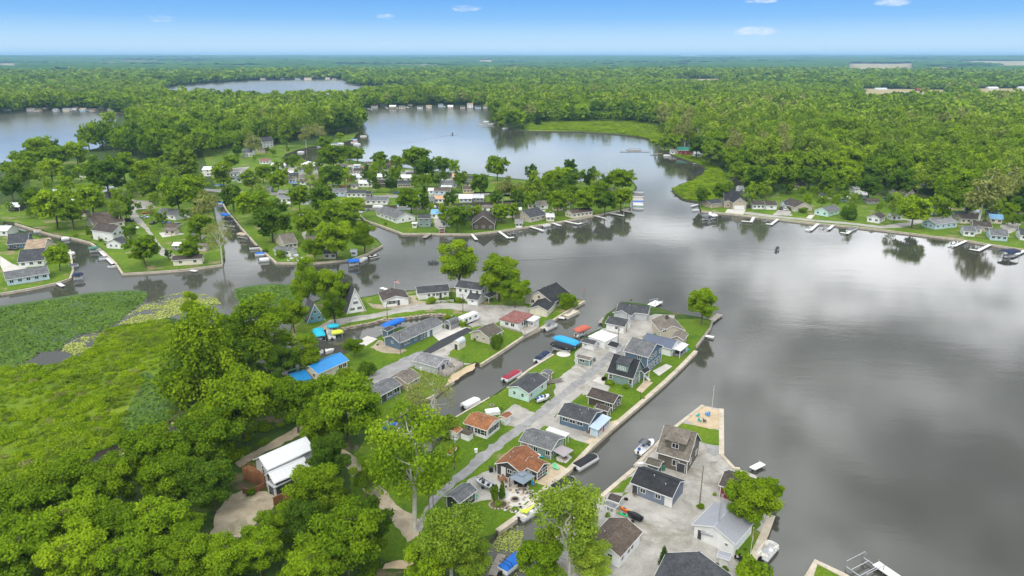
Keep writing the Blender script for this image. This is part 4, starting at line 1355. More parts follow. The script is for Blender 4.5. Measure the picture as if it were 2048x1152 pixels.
r, i = house('large cream house with a broad charcoal roof and garage wing at the peninsula tip', 'broad dark-roofed cream house', (1106, 606), (1048, 593), (1128, 584), 2.8, 0.52, 'y', 'black', 'cream',
    wins=W2('f', (0.72,), 1.3, 1.3, 0.9) + W2('f', (0.5,), 1.0, 1.0, 3.3) + W2('o', (0.3, 0.7), 1.2, 1.1, 1.0), vents=2)
block(r, 'garage_roof', (1096, 622), (1057, 617), (1108, 602), 2.6, 0.42, 'y', 'black', 'cream', wallname='garage_wall')
r, i = house('white cottage with dull red hipped roof and a railed deck facing the canal', 'red-roofed cottage', (1037, 647), (997, 638), (1070, 629), 2.8, 0.40, 'x', 'red', 'white', rtype='hip',
    wins=W2('f', (0.3, 0.62), 1.3, 1.1, 1.0) + W2('o', (0.3, 0.6), 1.0, 1.1, 1.0), doors=[('o', 0.45, 0.95, 2.05, DARKDOOR)], vents=1)
block(r, 'porch_roof', (1067, 643), (1053, 640), (1082, 634), 2.6, 0, 'x', 'white', 'white', rtype='flat', wallname='porch_wall', wins=W2('f', (0.3, 0.7), 0.9, 1.1, 0.9), minw=4)
simple_deck(r, [(1000, 651), (1044, 664), (1048, 671), (1078, 655), (1070, 648), (1037, 660)], 0.5)
r, i = house('taupe cottage with an olive brown gable roof and a dark conifer at its corner', 'taupe cottage', (978.5, 676), (939, 665), (1003, 660), 2.5, 0.45, 'y', 'olive', 'beige', wins=W2('f', (0.3, 0.65), 0.8, 0.8, 1.1) + W2('o', (0.8,), 1.2, 1.2, 0.8), vents=2)
r, i = house('long slate blue house with grey roof along the lagoon and the black driveway', 'long blue house', (799.5, 686), (887, 647), (766, 675), 2.7, 0.42, 'x', 'grey', 'blue',
    wins=W2('f', (0.12, 0.20, 0.36), 0.9, 1.0, 1.1) + W2('f', (0.5, 0.58), 0.6, 1.7, 0.5, 'hung') + W2('o', (0.5,), 0.7, 0.7, 1.5, 'hung'), doors=[('f', 0.88, 4.6, 2.2), ('f', 0.66, 1.0, 2.05)], vents=4)
block(r, 'annex_roof', (775, 663), (790, 655), (768, 656), 2.4, 0.2, 'x', 'char', 'blue', wallname='annex_wall')
r, i = house('grey cottage with slate roof and an angled timber deck above the canal beach', 'angled deck cottage', (873.5, 735), (825, 721), (903, 719), 2.6, 0.38, 'y' if False else 'x', 'lgrey', 'lgrey',
    wins=W2('o', (0.15, 0.85), 0.8, 1.0, 1.1), doors=[('o', 0.5, 1.6, 2.05, DARKDOOR)], vents=0)
simple_deck(r, [(875, 744), (893, 752), (927, 730), (922, 724), (903, 719)], 0.6, railm=GREYWOOD)
r, i = house('blue-grey canal house with light grey roof and white window grids above the seawall', 'blue-grey canal house', (734, 806), (803.5, 769), (706, 789), 2.7, 0.40, 'x', 'grey', 'bgrey',
    wins=W2('f', (0.28, 0.68), 1.5, 1.2, 0.9) + W2('f', (0.9,), 2.1, 1.3, 0.9), doors=[('f', 0.5, 1.9, 2.1, GLASS and DARKDOOR), ('f', 0.06, 0.9, 2.05, DARKDOOR)], vents=4)
r, i = house('faded cottage with a brown-grey roof half behind a sparse tree', 'faded brown-grey cottage', (815, 768), (843, 751), (782, 753), 2.5, 0.40, 'x', 'taupe', 'tan', wins=W2('f', (0.3, 0.7), 0.9, 0.9, 1.1), vents=1)
r, i = house('cottage with a vivid blue metal roof among the trees beside the lagoon', 'blue metal roofed cottage', (636, 748), (698, 720), (606, 734), 2.7, 0.42, 'x', 'blue', 'cream', wins=W2('f', (0.75, 0.9), 1.2, 1.2, 0.9) + W2('o', (0.3,), 1.0, 1.0, 1.0), vents=1, ribs=0.9)
block(r, 'porch_roof', (590, 766), (624, 757), (584, 751), 2.2, 0.16, 'x', 'blue', 'tan', wallname='porch_wall', rtype='shed')
r, i = house('raised building with a ribbed white metal roof and brown deck in the wood', 'white metal roofed building', (534, 940), (628, 897), (486, 928), 5.4, 0.62, 'x', 'white', 'lgrey', wins=[('o', 0.42, 0.7, 1.5, 3.6, 'hung')], vents=0, ribs=1.0, panels=1, trim=WHITE_TRIM)
block(r, 'lower_roof', (548, 967), (620, 935), (527, 951), 4.0, 0.75, 'x', 'white', 'dgrey', wallname='lower_wall', ribs=1.0, panels=1, wins=W2('o', (0.5,), 0.8, 1.0, 3.0, 'hung'), doors=[('o', 0.6, 2.4, 2.3, DARKDOOR, 0.0)])
block(r, 'skirt_roof', (548, 976), (605, 948), (536, 962), 3.0, 0.1, 'x', 'lmetal', None, rtype='flat')
BROWNWOOD = mat('brown_timber', (0.22, 0.10, 0.045), 0.8, 0.2)
dk = simple_deck(r, [(484, 936), (528, 952), (534, 944), (496, 930)], 3.0, m=BROWNWOOD, railm=BROWNWOOD)
# ---- central strip
r, i = house('white mobile home with terracotta roof and black shutters beside the road', 'terracotta-roofed mobile home', (973.8, 861.5), (926, 846), (1006, 838.5), 2.7, 0.36, 'x', 'orange', 'white',
    wins=W2('f', (0.18, 0.52, 0.82), 1.2, 1.3, 0.9, 'hung', SHUT) + W2('o', (0.3, 0.62, 0.8), 1.0, 1.3, 0.9, 'hung', SHUT), doors=[('f', 0.64, 1.0, 2.0)], vents=3)
r, i = house('small white garden shed with rusty brown roof at the mobile home\'s road end', None, (1012, 837), (998, 832), (1026, 828), 2.4, 0.3, 'y', 'rust', 'white', cat='shed', doors=[('f', 0.5, 1.2, 1.9)])
r, i = house('white garden shed with orange roof standing off the mobile home\'s canal end', None, (913, 867), (895, 861), (922, 857), 2.3, 0.35, 'y', 'orange', 'white', cat='shed')
r, i = house('flat brown-topped white storage box beside the orange-roofed shed', None, (937, 870), (920, 864), (946, 862), 1.9, 0.0, 'x', 'brown', 'white', cat='shed', rtype='flat', name='storage_box', trim=False, ins=0.1)
r, i = house('mint green cottage with dark roof in the middle of the strip', 'mint cottage', (1058, 787), (1097, 758.5), (1013, 774.5), 2.9, 0.34, 'x', 'char', 'mint', wins=W2('o', (0.3, 0.72), 0.8, 0.9, 1.1, 'hung') + W2('f', (0.15, 0.75), 0.8, 0.9, 1.1, 'hung'), doors=[('f', 0.85, 0.9, 2.0)], vents=1)
r, i = house('small weathered grey shed touching the mint cottage\'s far end', None, (1099, 750), (1107, 743), (1083, 744), 2.3, 0.3, 'x', 'grey', 'grey', cat='shed')
r, i = house('dark blue-grey house with charcoal roof and a pale blue metal porch on the canal', 'pale blue porch house', (1179.6, 848), (1114.6, 829), (1207, 823), 2.8, 0.38, 'x', 'char', 'blue',
    wins=W2('f', (0.3, 0.55, 0.8), 1.5, 0.8, 1.4), vents=3)
block(r, 'porch_roof', (1196, 861), (1223, 835), (1182, 851), 2.4, 0.12, 'x', 'paleblue', 'lblue', rtype='shed', wallname='porch_wall', wins=W2('f', (0.12, 0.3, 0.7, 0.88), 0.9, 1.1, 0.9), doors=[('f', 0.5, 1.0, 2.0, REDDOOR)])
simple_deck(r, [(1166, 868), (1172, 853), (1196, 861), (1190, 876)], 0.3, rail=False)
r, i = house('small dark brown cottage with weathered roof and white gable window facing the canal', 'small dark brown cottage', (1227, 808), (1173, 791.6), (1245.5, 791.6), 2.6, 0.48, 'x', 'dbrown', 'brown', wins=W2('f', (0.22,), 1.2, 0.9, 1.2) + W2('o', (0.3, 0.7), 1.0, 1.6, 0.5, 'hung'), vents=0)
block(r, 'annex_roof', (1216, 823), (1190, 815), (1224, 815), 2.2, 0.5, 'x', 'dbrown', 'brown', wallname='annex_wall', wins=W2('o', (0.5,), 0.8, 1.2, 0.6, 'hung'))
r, i = house('grey-green cottage with slate roof, shade sail and fire pit beside the rust-roofed house', 'white carport cottage', (1103, 902), (1037, 881), (1137, 876.6), 2.7, 0.36, 'x', 'grey', 'sage', wins=W2('f', (0.1, 0.5), 1.0, 1.1, 1.0) + W2('o', (0.12, 0.27, 0.42, 0.57, 0.72, 0.87), 0.6, 1.3, 0.8, 'hung'),
    doors=[('f', 0.85, 1.5, 2.1, GREYWOOD)], vents=2)
r2, i = house('flat white carport roof on posts between the slate-roofed cottage and the gravel', None, (1132, 873), (1091, 859.5), (1138, 866), 2.5, 0, 'x', 'white', None, cat='carport', rtype='flat')
r, i = house('dark grey house with rust brown cross-gabled roof, terrace and gazebo', 'rust-roofed house', (1042, 946), (989, 927), (1082, 912), 2.7, 0.46, 'y', 'rust', 'dgrey', wins=W2('f', (0.2, 0.45), 1.1, 0.9, 1.3), doors=[('f', 0.72, 1.0, 2.1, DOORWHITE)], vents=2)
block(r, 'wing_roof', (1075, 945), (1045, 931), (1098, 926), 2.7, 0.50, 'x', 'rust', 'dgrey', wallname='wing_wall', wins=W2('o', (0.14, 0.38, 0.62, 0.86), 0.85, 1.5, 0.7, 'hung') + W2('f', (0.55,), 0.7, 0.8, 1.3), doors=[('f', 0.85, 1.5, 2.1, DOORWHITE)])
r, i = house('small dark grey summer house with slate roof on the lawn where the road bends', 'grey summer house', (919, 1007), (888, 992), (953, 979), 2.6, 0.42, 'y', 'grey', 'dgrey', cat='cottage', doors=[('o', 0.45, 0.9, 2.0, DARKDOOR)], wins=W2('o', (0.75,), 0.9, 0.9, 1.0))
r, i = house('two-storey slate blue house with grey roof on the lake side of the strip', 'two-storey blue house', (1297, 715), (1247, 701.7), (1327, 692), 5.4, 0.50, 'x', 'grey', 'blue',
    wins=W2('o', (0.14, 0.32, 0.55, 0.88), 0.9, 1.2, 3.8, 'hung') + W2('o', (0.15, 0.38, 0.6, 0.8), 1.0, 1.9, 0.6, 'hung') + W2('f', (0.36,), 1.0, 1.1, 3.9), doors=[], vents=0)
r, i = house('sage green cottage with steep black roof, shed dormer and white porch stairs', 'black-roofed green cottage', (1266.7, 758), (1213.5, 744), (1295, 738), 3.0, 1.0, 'x', 'black', 'sage', wins=W2('f', (0.08, 0.9), 0.9, 1.2, 1.1, 'hung') + W2('o', (0.25, 0.6), 0.9, 1.3, 1.0, 'hung') + W2('o', (0.4,), 0.8, 1.0, 4.2, 'hung'), vents=1)
lc = i
dm = MB()
L_, W_, E_ = lc['L'], lc['W'], lc['E']
ri = lc['rise']
x0, x1 = L_ * 0.30, L_ * 0.72
yb = W_ * 0.46; yf = W_ * 0.12
zf = E_ + ri * (yf / (W_ / 2))
dm.box(x0, x1, yf, yb, zf - 0.3, E_ + ri * 0.80)
link('dormer_wall', dm.mesh('dormer_wall', WALLS['sage']), lc['ro'])
dr = MB()
a = 0.35
dr.add([(x0 - a, yf - a, E_ + ri * .78), (x1 + a, yf - a, E_ + ri * .78), (x1 + a, W_ * .5, E_ + ri * 1.01), (x0 - a, W_ * .5, E_ + ri * 1.01), (x0 - a, yf - a, E_ + ri * .78 - .15), (x1 + a, yf - a, E_ + ri * .78 - .15), (x1 + a, W_ * .5, E_ + ri * 1.01 - .15), (x0 - a, W_ * .5, E_ + ri * 1.01 - .15)],
  [(0, 1, 2, 3), (7, 6, 5, 4), (0, 4, 5, 1), (1, 5, 6, 2), (2, 6, 7, 3), (3, 7, 4, 0)])
me = dr.mesh('dormer_roof', ROOFS['char']); uv_roof(me)
link('dormer_roof', me, lc['ro'])
for t in (-0.75, 0, 0.75):
 fm, pm = window_meshes(0.6, 0.9, 'hung')
 q = link('window', fm, lc['ro'], ((x0 + x1) / 2 + t, yf, zf + 0.5));
 me_ = pm
block(r, 'porch_roof', (1289, 747), (1277, 743), (1296, 738), 3.4, 0.6, 'y', 'black', None)
st = MB()
b0 = P(1286, 760)
for k in range(7):
 st.cbox(b0.x - r.location.x + 0.5 + k * 0.22, b0.y - r.location.y - 0.2 * k + 0.8, 0.15 + 0.16 * (6 - k), 0.3, 1.0, 0.1, -0.7)
st.build('porch_stairs', WHITE_TRIM, r)
r, i = house('cottage with slate blue metal roof and a white-roofed lakeside porch', 'slate blue metal roofed cottage', (1343, 698.5), (1282, 683), (1357, 681), 2.7, 0.42, 'x', 'navy', 'white', wins=W2('f', (0.6, 0.85), 1.4, 1.2, 0.8), vents=0, ribs=0.8)
block(r, 'porch_roof', (1361, 702), (1343, 697.5), (1376, 689), 2.6, 0.18, 'y', 'white', None)
simple_deck(r, [(1340, 706), (1361, 712), (1377, 699), (1368, 693)], 0.4, rail=False, m=mat('grey_deck', (0.2, 0.2, 0.2), 0.7, 0.1))
r, i = house('beige lakefront house with a broad taupe roof and chimney under the lone tree', 'beige lakefront house', (1371, 661), (1320, 663), (1400, 636), 3.0, 0.42, 'y', 'taupe', 'beige', wins=W2('o', (0.1, 0.3, 0.5, 0.7, 0.9), 1.1, 1.3, 0.9) + W2('f', (0.85,), 1.1, 1.1, 2.6), vents=0)
cm = MB().box(-.45, .45, -.35, .35, -1.2, 1.2)
link('chimney', cm.mesh('chimney', WALLS['brown']), i['ro'], (i['L'] * 0.5, i['W'] * 0.62, i['E'] + i['rise']))
block(r, 'front_roof', (1367, 681), (1340, 676), (1376, 668), 2.6, 0.5, 'y', 'taupe', 'tan', wallname='front_wall', wins=W2('f', (0.5,), .7, .7, 1.6))
r, i = house('white garage with dark roof beside the pale lakeside house', 'white garage', (1249, 654), (1210, 646), (1264.6, 641), 2.7, 0.42, 'x', 'char', 'white', cat='garage', wins=W2('f', (0.42,), 1.0, 0.9, 1.2, 'hung'), doors=[('o', 0.5, 2.6, 2.1)])
r, i = house('pale lakeside house with dark cross-gabled roof at the head of the strip', 'pale strip-head house', (1296, 628.5), (1232, 621), (1307, 614), 2.8, 0.40, 'x', 'char', 'lgrey', wins=W2('f', (0.7,), 0.9, 1.1, 1.0) + W2('o', (0.5,), 1.0, 1.2, 0.9), vents=2)
block(r, 'wing_roof', (1262, 632), (1225, 625), (1270, 618), 2.8, 0.42, 'y', 'char', 'lgrey', wallname='wing_wall', wins=W2('o', (0.5,), 0.8, 1.0, 1.0))
r, i = house('flat white-roofed workshop between the red boat canopy and the gravel', 'white workshop', (1210.5, 683.5), (1176, 672.5), (1225, 667), 2.6, 0.0, 'x', 'white', 'white', cat='garage', name='workshop', rtype='flat', ins=0.15, doors=[('o', 0.5, 1.0, 2.0)], trim=False)
r, i = house('small white garden shed with charcoal roof next to the dark boat canopy', None, (1188, 690), (1161, 683), (1195, 682), 2.3, 0.35, 'x', 'char', 'white', cat='shed', wins=W2('f', (0.7,), .6, .6, 1.1))
r, i = house('small white shed with black roof beside the utility pole on the gravel', None, (1233, 696), (1214.5, 690), (1240, 687), 2.2, 0.4, 'x', 'black', 'white', cat='shed')
r, i = house('sage green open-fronted shed alone on the gravel by the lawn', 'sage green shed', (1180, 721), (1152, 714), (1184, 715), 2.2, 0.35, 'x', 'taupe', 'sage', cat='shed', wins=W2('f', (0.6,), 1.6, 0.8, 0.9))
# ---- spit
r, i = house('large dark taupe house with a steep roof and wide shed dormer on the spit', 'large taupe house', (1377.6, 922.8), (1311.7, 904), (1416.6, 885), 3.6, 0.92, 'x', 'taupe', 'taupe', wins=W2('f', (0.38,), 1.5, 1.3, 1.3) + W2('o', (0.3, 0.78), 1.2, 1.1, 1.2) + W2('o', (0.5,), 1.0, 1.2, 4.6), doors=[('f', 0.2, 1.8, 2.1, DARKDOOR)], vents=0)
lc = i
L_, W_, E_, ri = lc['L'], lc['W'], lc['E'], lc['rise']
x0, x1 = L_ * 0.24, L_ * 0.80
yf = W_ * 0.13
dm = MB().box(x0, x1, yf, W_ * 0.45, E_ + ri * 0.15, E_ + ri * 0.74)
link('dormer_wall', dm.mesh('dormer_wall', WALLS['taupe']), lc['ro'])
dr = MB()
a = 0.4
dr.add([(x0 - a, yf - a, E_ + ri * .72), (x1 + a, yf - a, E_ + ri * .72), (x1 + a, W_ * .5, E_ + ri * 1.01), (x0 - a, W_ * .5, E_ + ri * 1.01), (x0 - a, yf - a, E_ + ri * .72 - .16), (x1 + a, yf - a, E_ + ri * .72 - .16), (x1 + a, W_ * .5, E_ + ri * 1.01 - .16), (x0 - a, W_ * .5, E_ + ri * 1.01 - .16)],
  [(0, 1, 2, 3), (7, 6, 5, 4), (0, 4, 5, 1), (1, 5, 6, 2), (2, 6, 7, 3), (3, 7, 4, 0)])
me = dr.mesh('dormer_roof', ROOFS['taupe']); uv_roof(me)
link('dormer_roof', me, lc['ro'])
fm, pm = window_meshes(1.4, 1.1, 'pair')
q = link('window', fm, lc['ro'], (L_ * 0.52, yf, E_ + ri * 0.34)); link('pane', pm, q)
r, i = house('mossy brown-roofed green shed squeezed between the taupe house and the canal', None, (1319, 935), (1290, 926), (1327, 922), 2.5, 0.4, 'x', 'olive', 'dgreen', cat='shed')
r, i = house('blue-grey bungalow with black roof and a white gable porch on the spit', 'black-roofed bungalow', (1344.7, 996.6), (1260, 965), (1376, 963), 2.8, 0.50, 'x', 'black', 'bgrey', wins=W2('f', (0.33, 0.72), 1.1, 0.9, 1.2), doors=[('f', 0.06, 1.5, 2.1, DOORWHITE), ('f', 0.93, 1.2, 2.1, DARKDOOR)], vents=2)
r, i = house('barn red cottage with brown roof half hidden by the spreading tree', 'barn red cottage', (1437, 970), (1497, 990), (1459, 940), 2.9, 0.42, 'x', 'dbrown', 'red', wins=W2('f', (0.25,), 0.8, 0.8, 1.2), doors=[('f', 0.55, 1.2, 2.1, DOORWHITE), ('f', 0.92, 1.0, 2.1, DOORWHITE)], vents=1)
r, i = house('white house with ribbed grey metal roof and a lattice radio mast', 'grey metal roofed white house', (1471, 1089), (1384, 1049), (1501, 1037), 3.0, 0.40, 'y', 'metal', 'white', wins=W2('f', (0.18,), 0.5, 0.5, 1.5, 'hung'), doors=[('f', 0.84, 1.0, 2.1, DARKDOOR)], ribs=0.45)
block(r, 'awning_roof', (1426, 1073), (1401, 1065), (1434, 1062), 2.3, 0.2, 'x', 'metal', None, rtype='shed', porch='front')
r, i = house('tiny shed with grey-white lean roof below the mast house', None, (1459, 1121), (1434, 1113), (1464, 1108), 2.2, 0.3, 'x', 'metal', 'white', cat='shed')
r, i = house('house with broad charcoal gable roof cut off by the bottom edge', 'charcoal-roofed house at the bottom edge', (1302, 1165), (1440, 1215), (1345, 1110), 3.0, 0.45, 'y', 'char', 'grey', vents=0)
r, i = house('white cottage with mottled brown roof beneath the yellow-green tree', 'brown-roofed cottage on the spit', (1241, 1115), (1172, 1083), (1286, 1064), 2.8, 0.45, 'y', 'brown', 'white', wins=W2('o', (0.15, 0.45, 0.62), 0.9, 1.0, 1.0, 'hung') + W2('f', (0.3, 0.72), 0.9, 1.1, 1.0, 'hung'), vents=1)
r, i = house('blue kayak shed with dark brown roof beside the canal lawn', None, (1238, 1006), (1214, 998), (1249, 994), 2.3, 0.35, 'x', 'dbrown', 'lblue', cat='shed')
r, i = house('whitewashed shed with pale roof beneath the yellow tree by the kayaks', None, (1230, 1018), (1207, 1008), (1238, 1009), 2.3, 0.2, 'x', 'lgrey', 'white', cat='shed', wins=W2('f', (0.3, 0.7), .5, .7, 1.0))
def barn_shed(label, A, B, C, hgt, roof, wall):
 org, L, W, ang, sw = rect_frame(A, B, C, LAND_Z)
 root = empty('garden_shed', (org.x, org.y, LAND_Z), ang)
 tag(root, label, 'shed')
 n = 9
 prof = [(L / 2 - L / 2 * math.cos(math.pi * i / (n - 1)), hgt * 0.55 + hgt * 0.45 * math.sin(math.pi * i / (n - 1)) ** 0.8) for i in range(n)]
 w = MB()
 pr = [(0.05, -0.2)] + [(min(max(x, 0.06), L - 0.06), z - 0.07) for x, z in prof] + [(L - 0.05, -0.2)]
 w.loft([[(x, 0.1, z) for x, z in pr], [(x, W - 0.1, z) for x, z in pr]])
 w.build('wall', WALLS[wall], root)
 r_ = MB()
 out = [[(x, y, z) for x, z in prof] + [(x * 0.96 + L * 0.02, y, z - 0.08) for x, z in reversed(prof)] for y in (0, W)]
 r_.loft(out)
 me = r_.mesh('roof', ROOFS[roof]); uv_roof(me)
 link('roof', me, root)
 add_door(root, L / 2, 0.1, 0.0, 0, min(1.5, L * .5), 1.9, DARKDOOR)
 t = MB()
 for (x, z), (x2, z2) in zip(prof, prof[1:]): t.tube((x, -0.03, z), (x2, -0.03, z2), 0.06, n=4)
 t.box(0, .12, -0.05, .1, 0, hgt * .55).box(L - .12, L, -.05, .1, 0, hgt * .55)
 t.build('trim', WHITE_TRIM, root)
barn_shed('grey round-roofed barn shed at the end of the pale concrete drive', (889, 657), (901, 661), (916, 653), 3.4, 'grey', 'grey')
barn_shed('beige round-roofed barn shed alone on the lawn past the black driveway', (906, 698), (918, 701), (930, 692), 3.2, 'lmetal', 'cream')
# ------------------------------------------------------------------ cottages farther off: same builder, fewer openings
def M(label, short, O, Pp, Q, roof, wall, eave=2.7, pitch=0.42, ridge='x', n=3, cat='house', **kw):
 w = W2('f', [(i + 0.5) / n for i in range(n)], 1.3, 1.1, 1.0) + W2('o', (0.35, 0.7), 1.0, 1.0, 1.0) if wall else ()
 if eave > 4 and wall: w = list(w) + W2('f', [(i + 0.5) / n for i in range(n)], 1.1, 1.1, 3.6)
 r, i = house(label, short, O, Pp, Q, eave, pitch, ridge, roof, wall, cat=cat, wins=w, vents=1 if wall and cat == 'house' else 0, **kw)
 return r, i
def box_at(x0, x1, y, dep, eave, skew=0.0):
 a, b = P(x0, y, LAND_Z + eave), P(x1, y - skew, LAND_Z + eave)
 u = (b - a).normalized()
 n = Vector((-u.y, u.x, 0))
 c = a + n * dep
 return (x0, y), (x1, y - skew), proj(c)
def F(label, short, x0, x1, y, dep, roof, wall, eave=2.7, pitch=0.42, ridge='x', skew=0.0, n=3, cat='house', **kw):
 O, Pp, Q = box_at(x0, x1, y, dep, eave, skew)
 return M(label, short, O, Pp, Q, roof, wall, eave, pitch, ridge, n, cat, **kw)
M('long white grey-roofed bungalow with a dark red shrub by the far-left channel', 'long bungalow by the channel', (11, 560), (99, 546), (2, 549), 'grey', 'lblue', n=5)
M('white-fronted cottage with dark roof and a red kayak on the far-left lawn', 'dark-roofed cottage with the kayak', (34, 525), (88, 520), (41, 507), 'char', 'white')
M('cottage with a pale tan roof right behind the round bright tree', 'tan-roofed cottage', (47, 502), (88, 499), (54, 486), 'tan', 'beige')
M('slate blue cottage with dark roof near the head of the far-left canal', 'slate blue canal cottage', (13, 489), (56, 485), (8, 476), 'char', 'blue')
F('pale cottage with a light metal roof where the far-left canal ends', None, -30, 14, 462, 9, 'lmetal', 'white')
M('tall white gabled house with dark roof beside the lane on the left bank', 'tall white gabled house', (224, 466), (257, 458), (210, 453), 'dbrown', 'white', 5.0, 0.6, 'y')
M('small white cottage with dark roof in front of the tall gabled house', None, (243, 488), (263, 481), (233, 478), 'char', 'white', n=2, cat='cottage')
M('tan brown-roofed bungalow under a pale tree at the left lane', 'tan bungalow', (188, 452), (250, 443), (182, 440), 'brown', 'cream', n=4)
F('cream upper block with shallow brown roof rising from the tan bungalow', None, 182, 214, 434, 8, 'brown', 'cream', 5.2, skew=2)
M('dark barn with a pale metal roof behind the trees on the left bank', 'pale metal-roofed barn', (207, 385), (185, 376), (232, 375), 'lmetal', 'grey', 4.0, 0.25, cat='barn', n=2)
F('open long pavilion with brown roof and white pickets on the left point', 'pickets pavilion', 343, 405, 521, 6, 'dbrown', 'cream', skew=4, n=2)
M('pale grey-roofed cottage by the red pickup truck at the left lane', 'cottage beside the red pickup', (310, 426), (350, 432), (318, 416), 'grey', 'white')
F('dark shed with white metal top at the left edge', None, 12, 38, 414, 9, 'lmetal', 'dgrey', cat='shed', n=1)
F('small grey cottage with a lone gable among lawn trees far left', None, 153, 170, 348, 7, 'grey', 'white', cat='cottage', n=1)
F('big white metal building by the gravel lot near the boat canal', 'big white building', 403, 446, 340, 14, 'white', 'white', 5.0, 0.25, skew=1, n=2, cat='barn')
F('white block with pale roof joined to the gravel lot\'s far corner', None, 480, 508, 350, 9, 'grey', 'white', n=2)
F('black and white gabled house at the wood\'s edge above the inlet', 'black and white gabled house', 524, 547, 284, 10, 'char', 'lgrey', 6.0, 0.9, skew=2)
F('white gabled cottage left of the black and white house', None, 484, 504, 305, 9, 'grey', 'white', 4.0, 0.7)
F('small tan cabin just beneath the black and white gabled house', None, 512, 530, 300, 7, 'brown', 'tan', cat='cottage', n=1)
M('taupe cottage with grey roof under the trees on the boat-canal point', 'taupe cottage on the canal point', (568, 489), (596, 485), (553, 475), 'taupe', 'beige')
M('white-fronted cottage with slate roof and porch on the canal point lawn', 'slate-roofed cottage on the canal point', (546, 500), (582, 503), (553, 493), 'grey', 'white', n=2)
F('low cream cottage beneath the bright tree at the point\'s water edge', 'low cream cottage', 645, 674, 508, 6, 'char', 'cream', skew=1, n=2)
F('tiny white boathouse on the right of the low cream cottage', None, 700, 713, 504, 4, 'lmetal', 'white', 2.2, n=1, cat='shed')
F('white cottage with grey roof and a white carport between canal-point trees', 'grey-roofed cottage in the trees', 553, 582, 398, 9, 'lgrey', 'white', skew=1)
F('white carport roof in front of the tree-framed grey cottage', None, 552, 580, 407, 5, 'lmetal', None, 2.4, 0.1, cat='carport')
F('low grey shed roof at the foot of the pale yellow tree', None, 524, 542, 378, 7, 'grey', 'grey', n=1, cat='shed')
F('dark trailer home with pale band behind the round tree', None, 555, 580, 386, 7, 'lgrey', 'dgrey', n=2, cat='trailer', name='trailer_home')
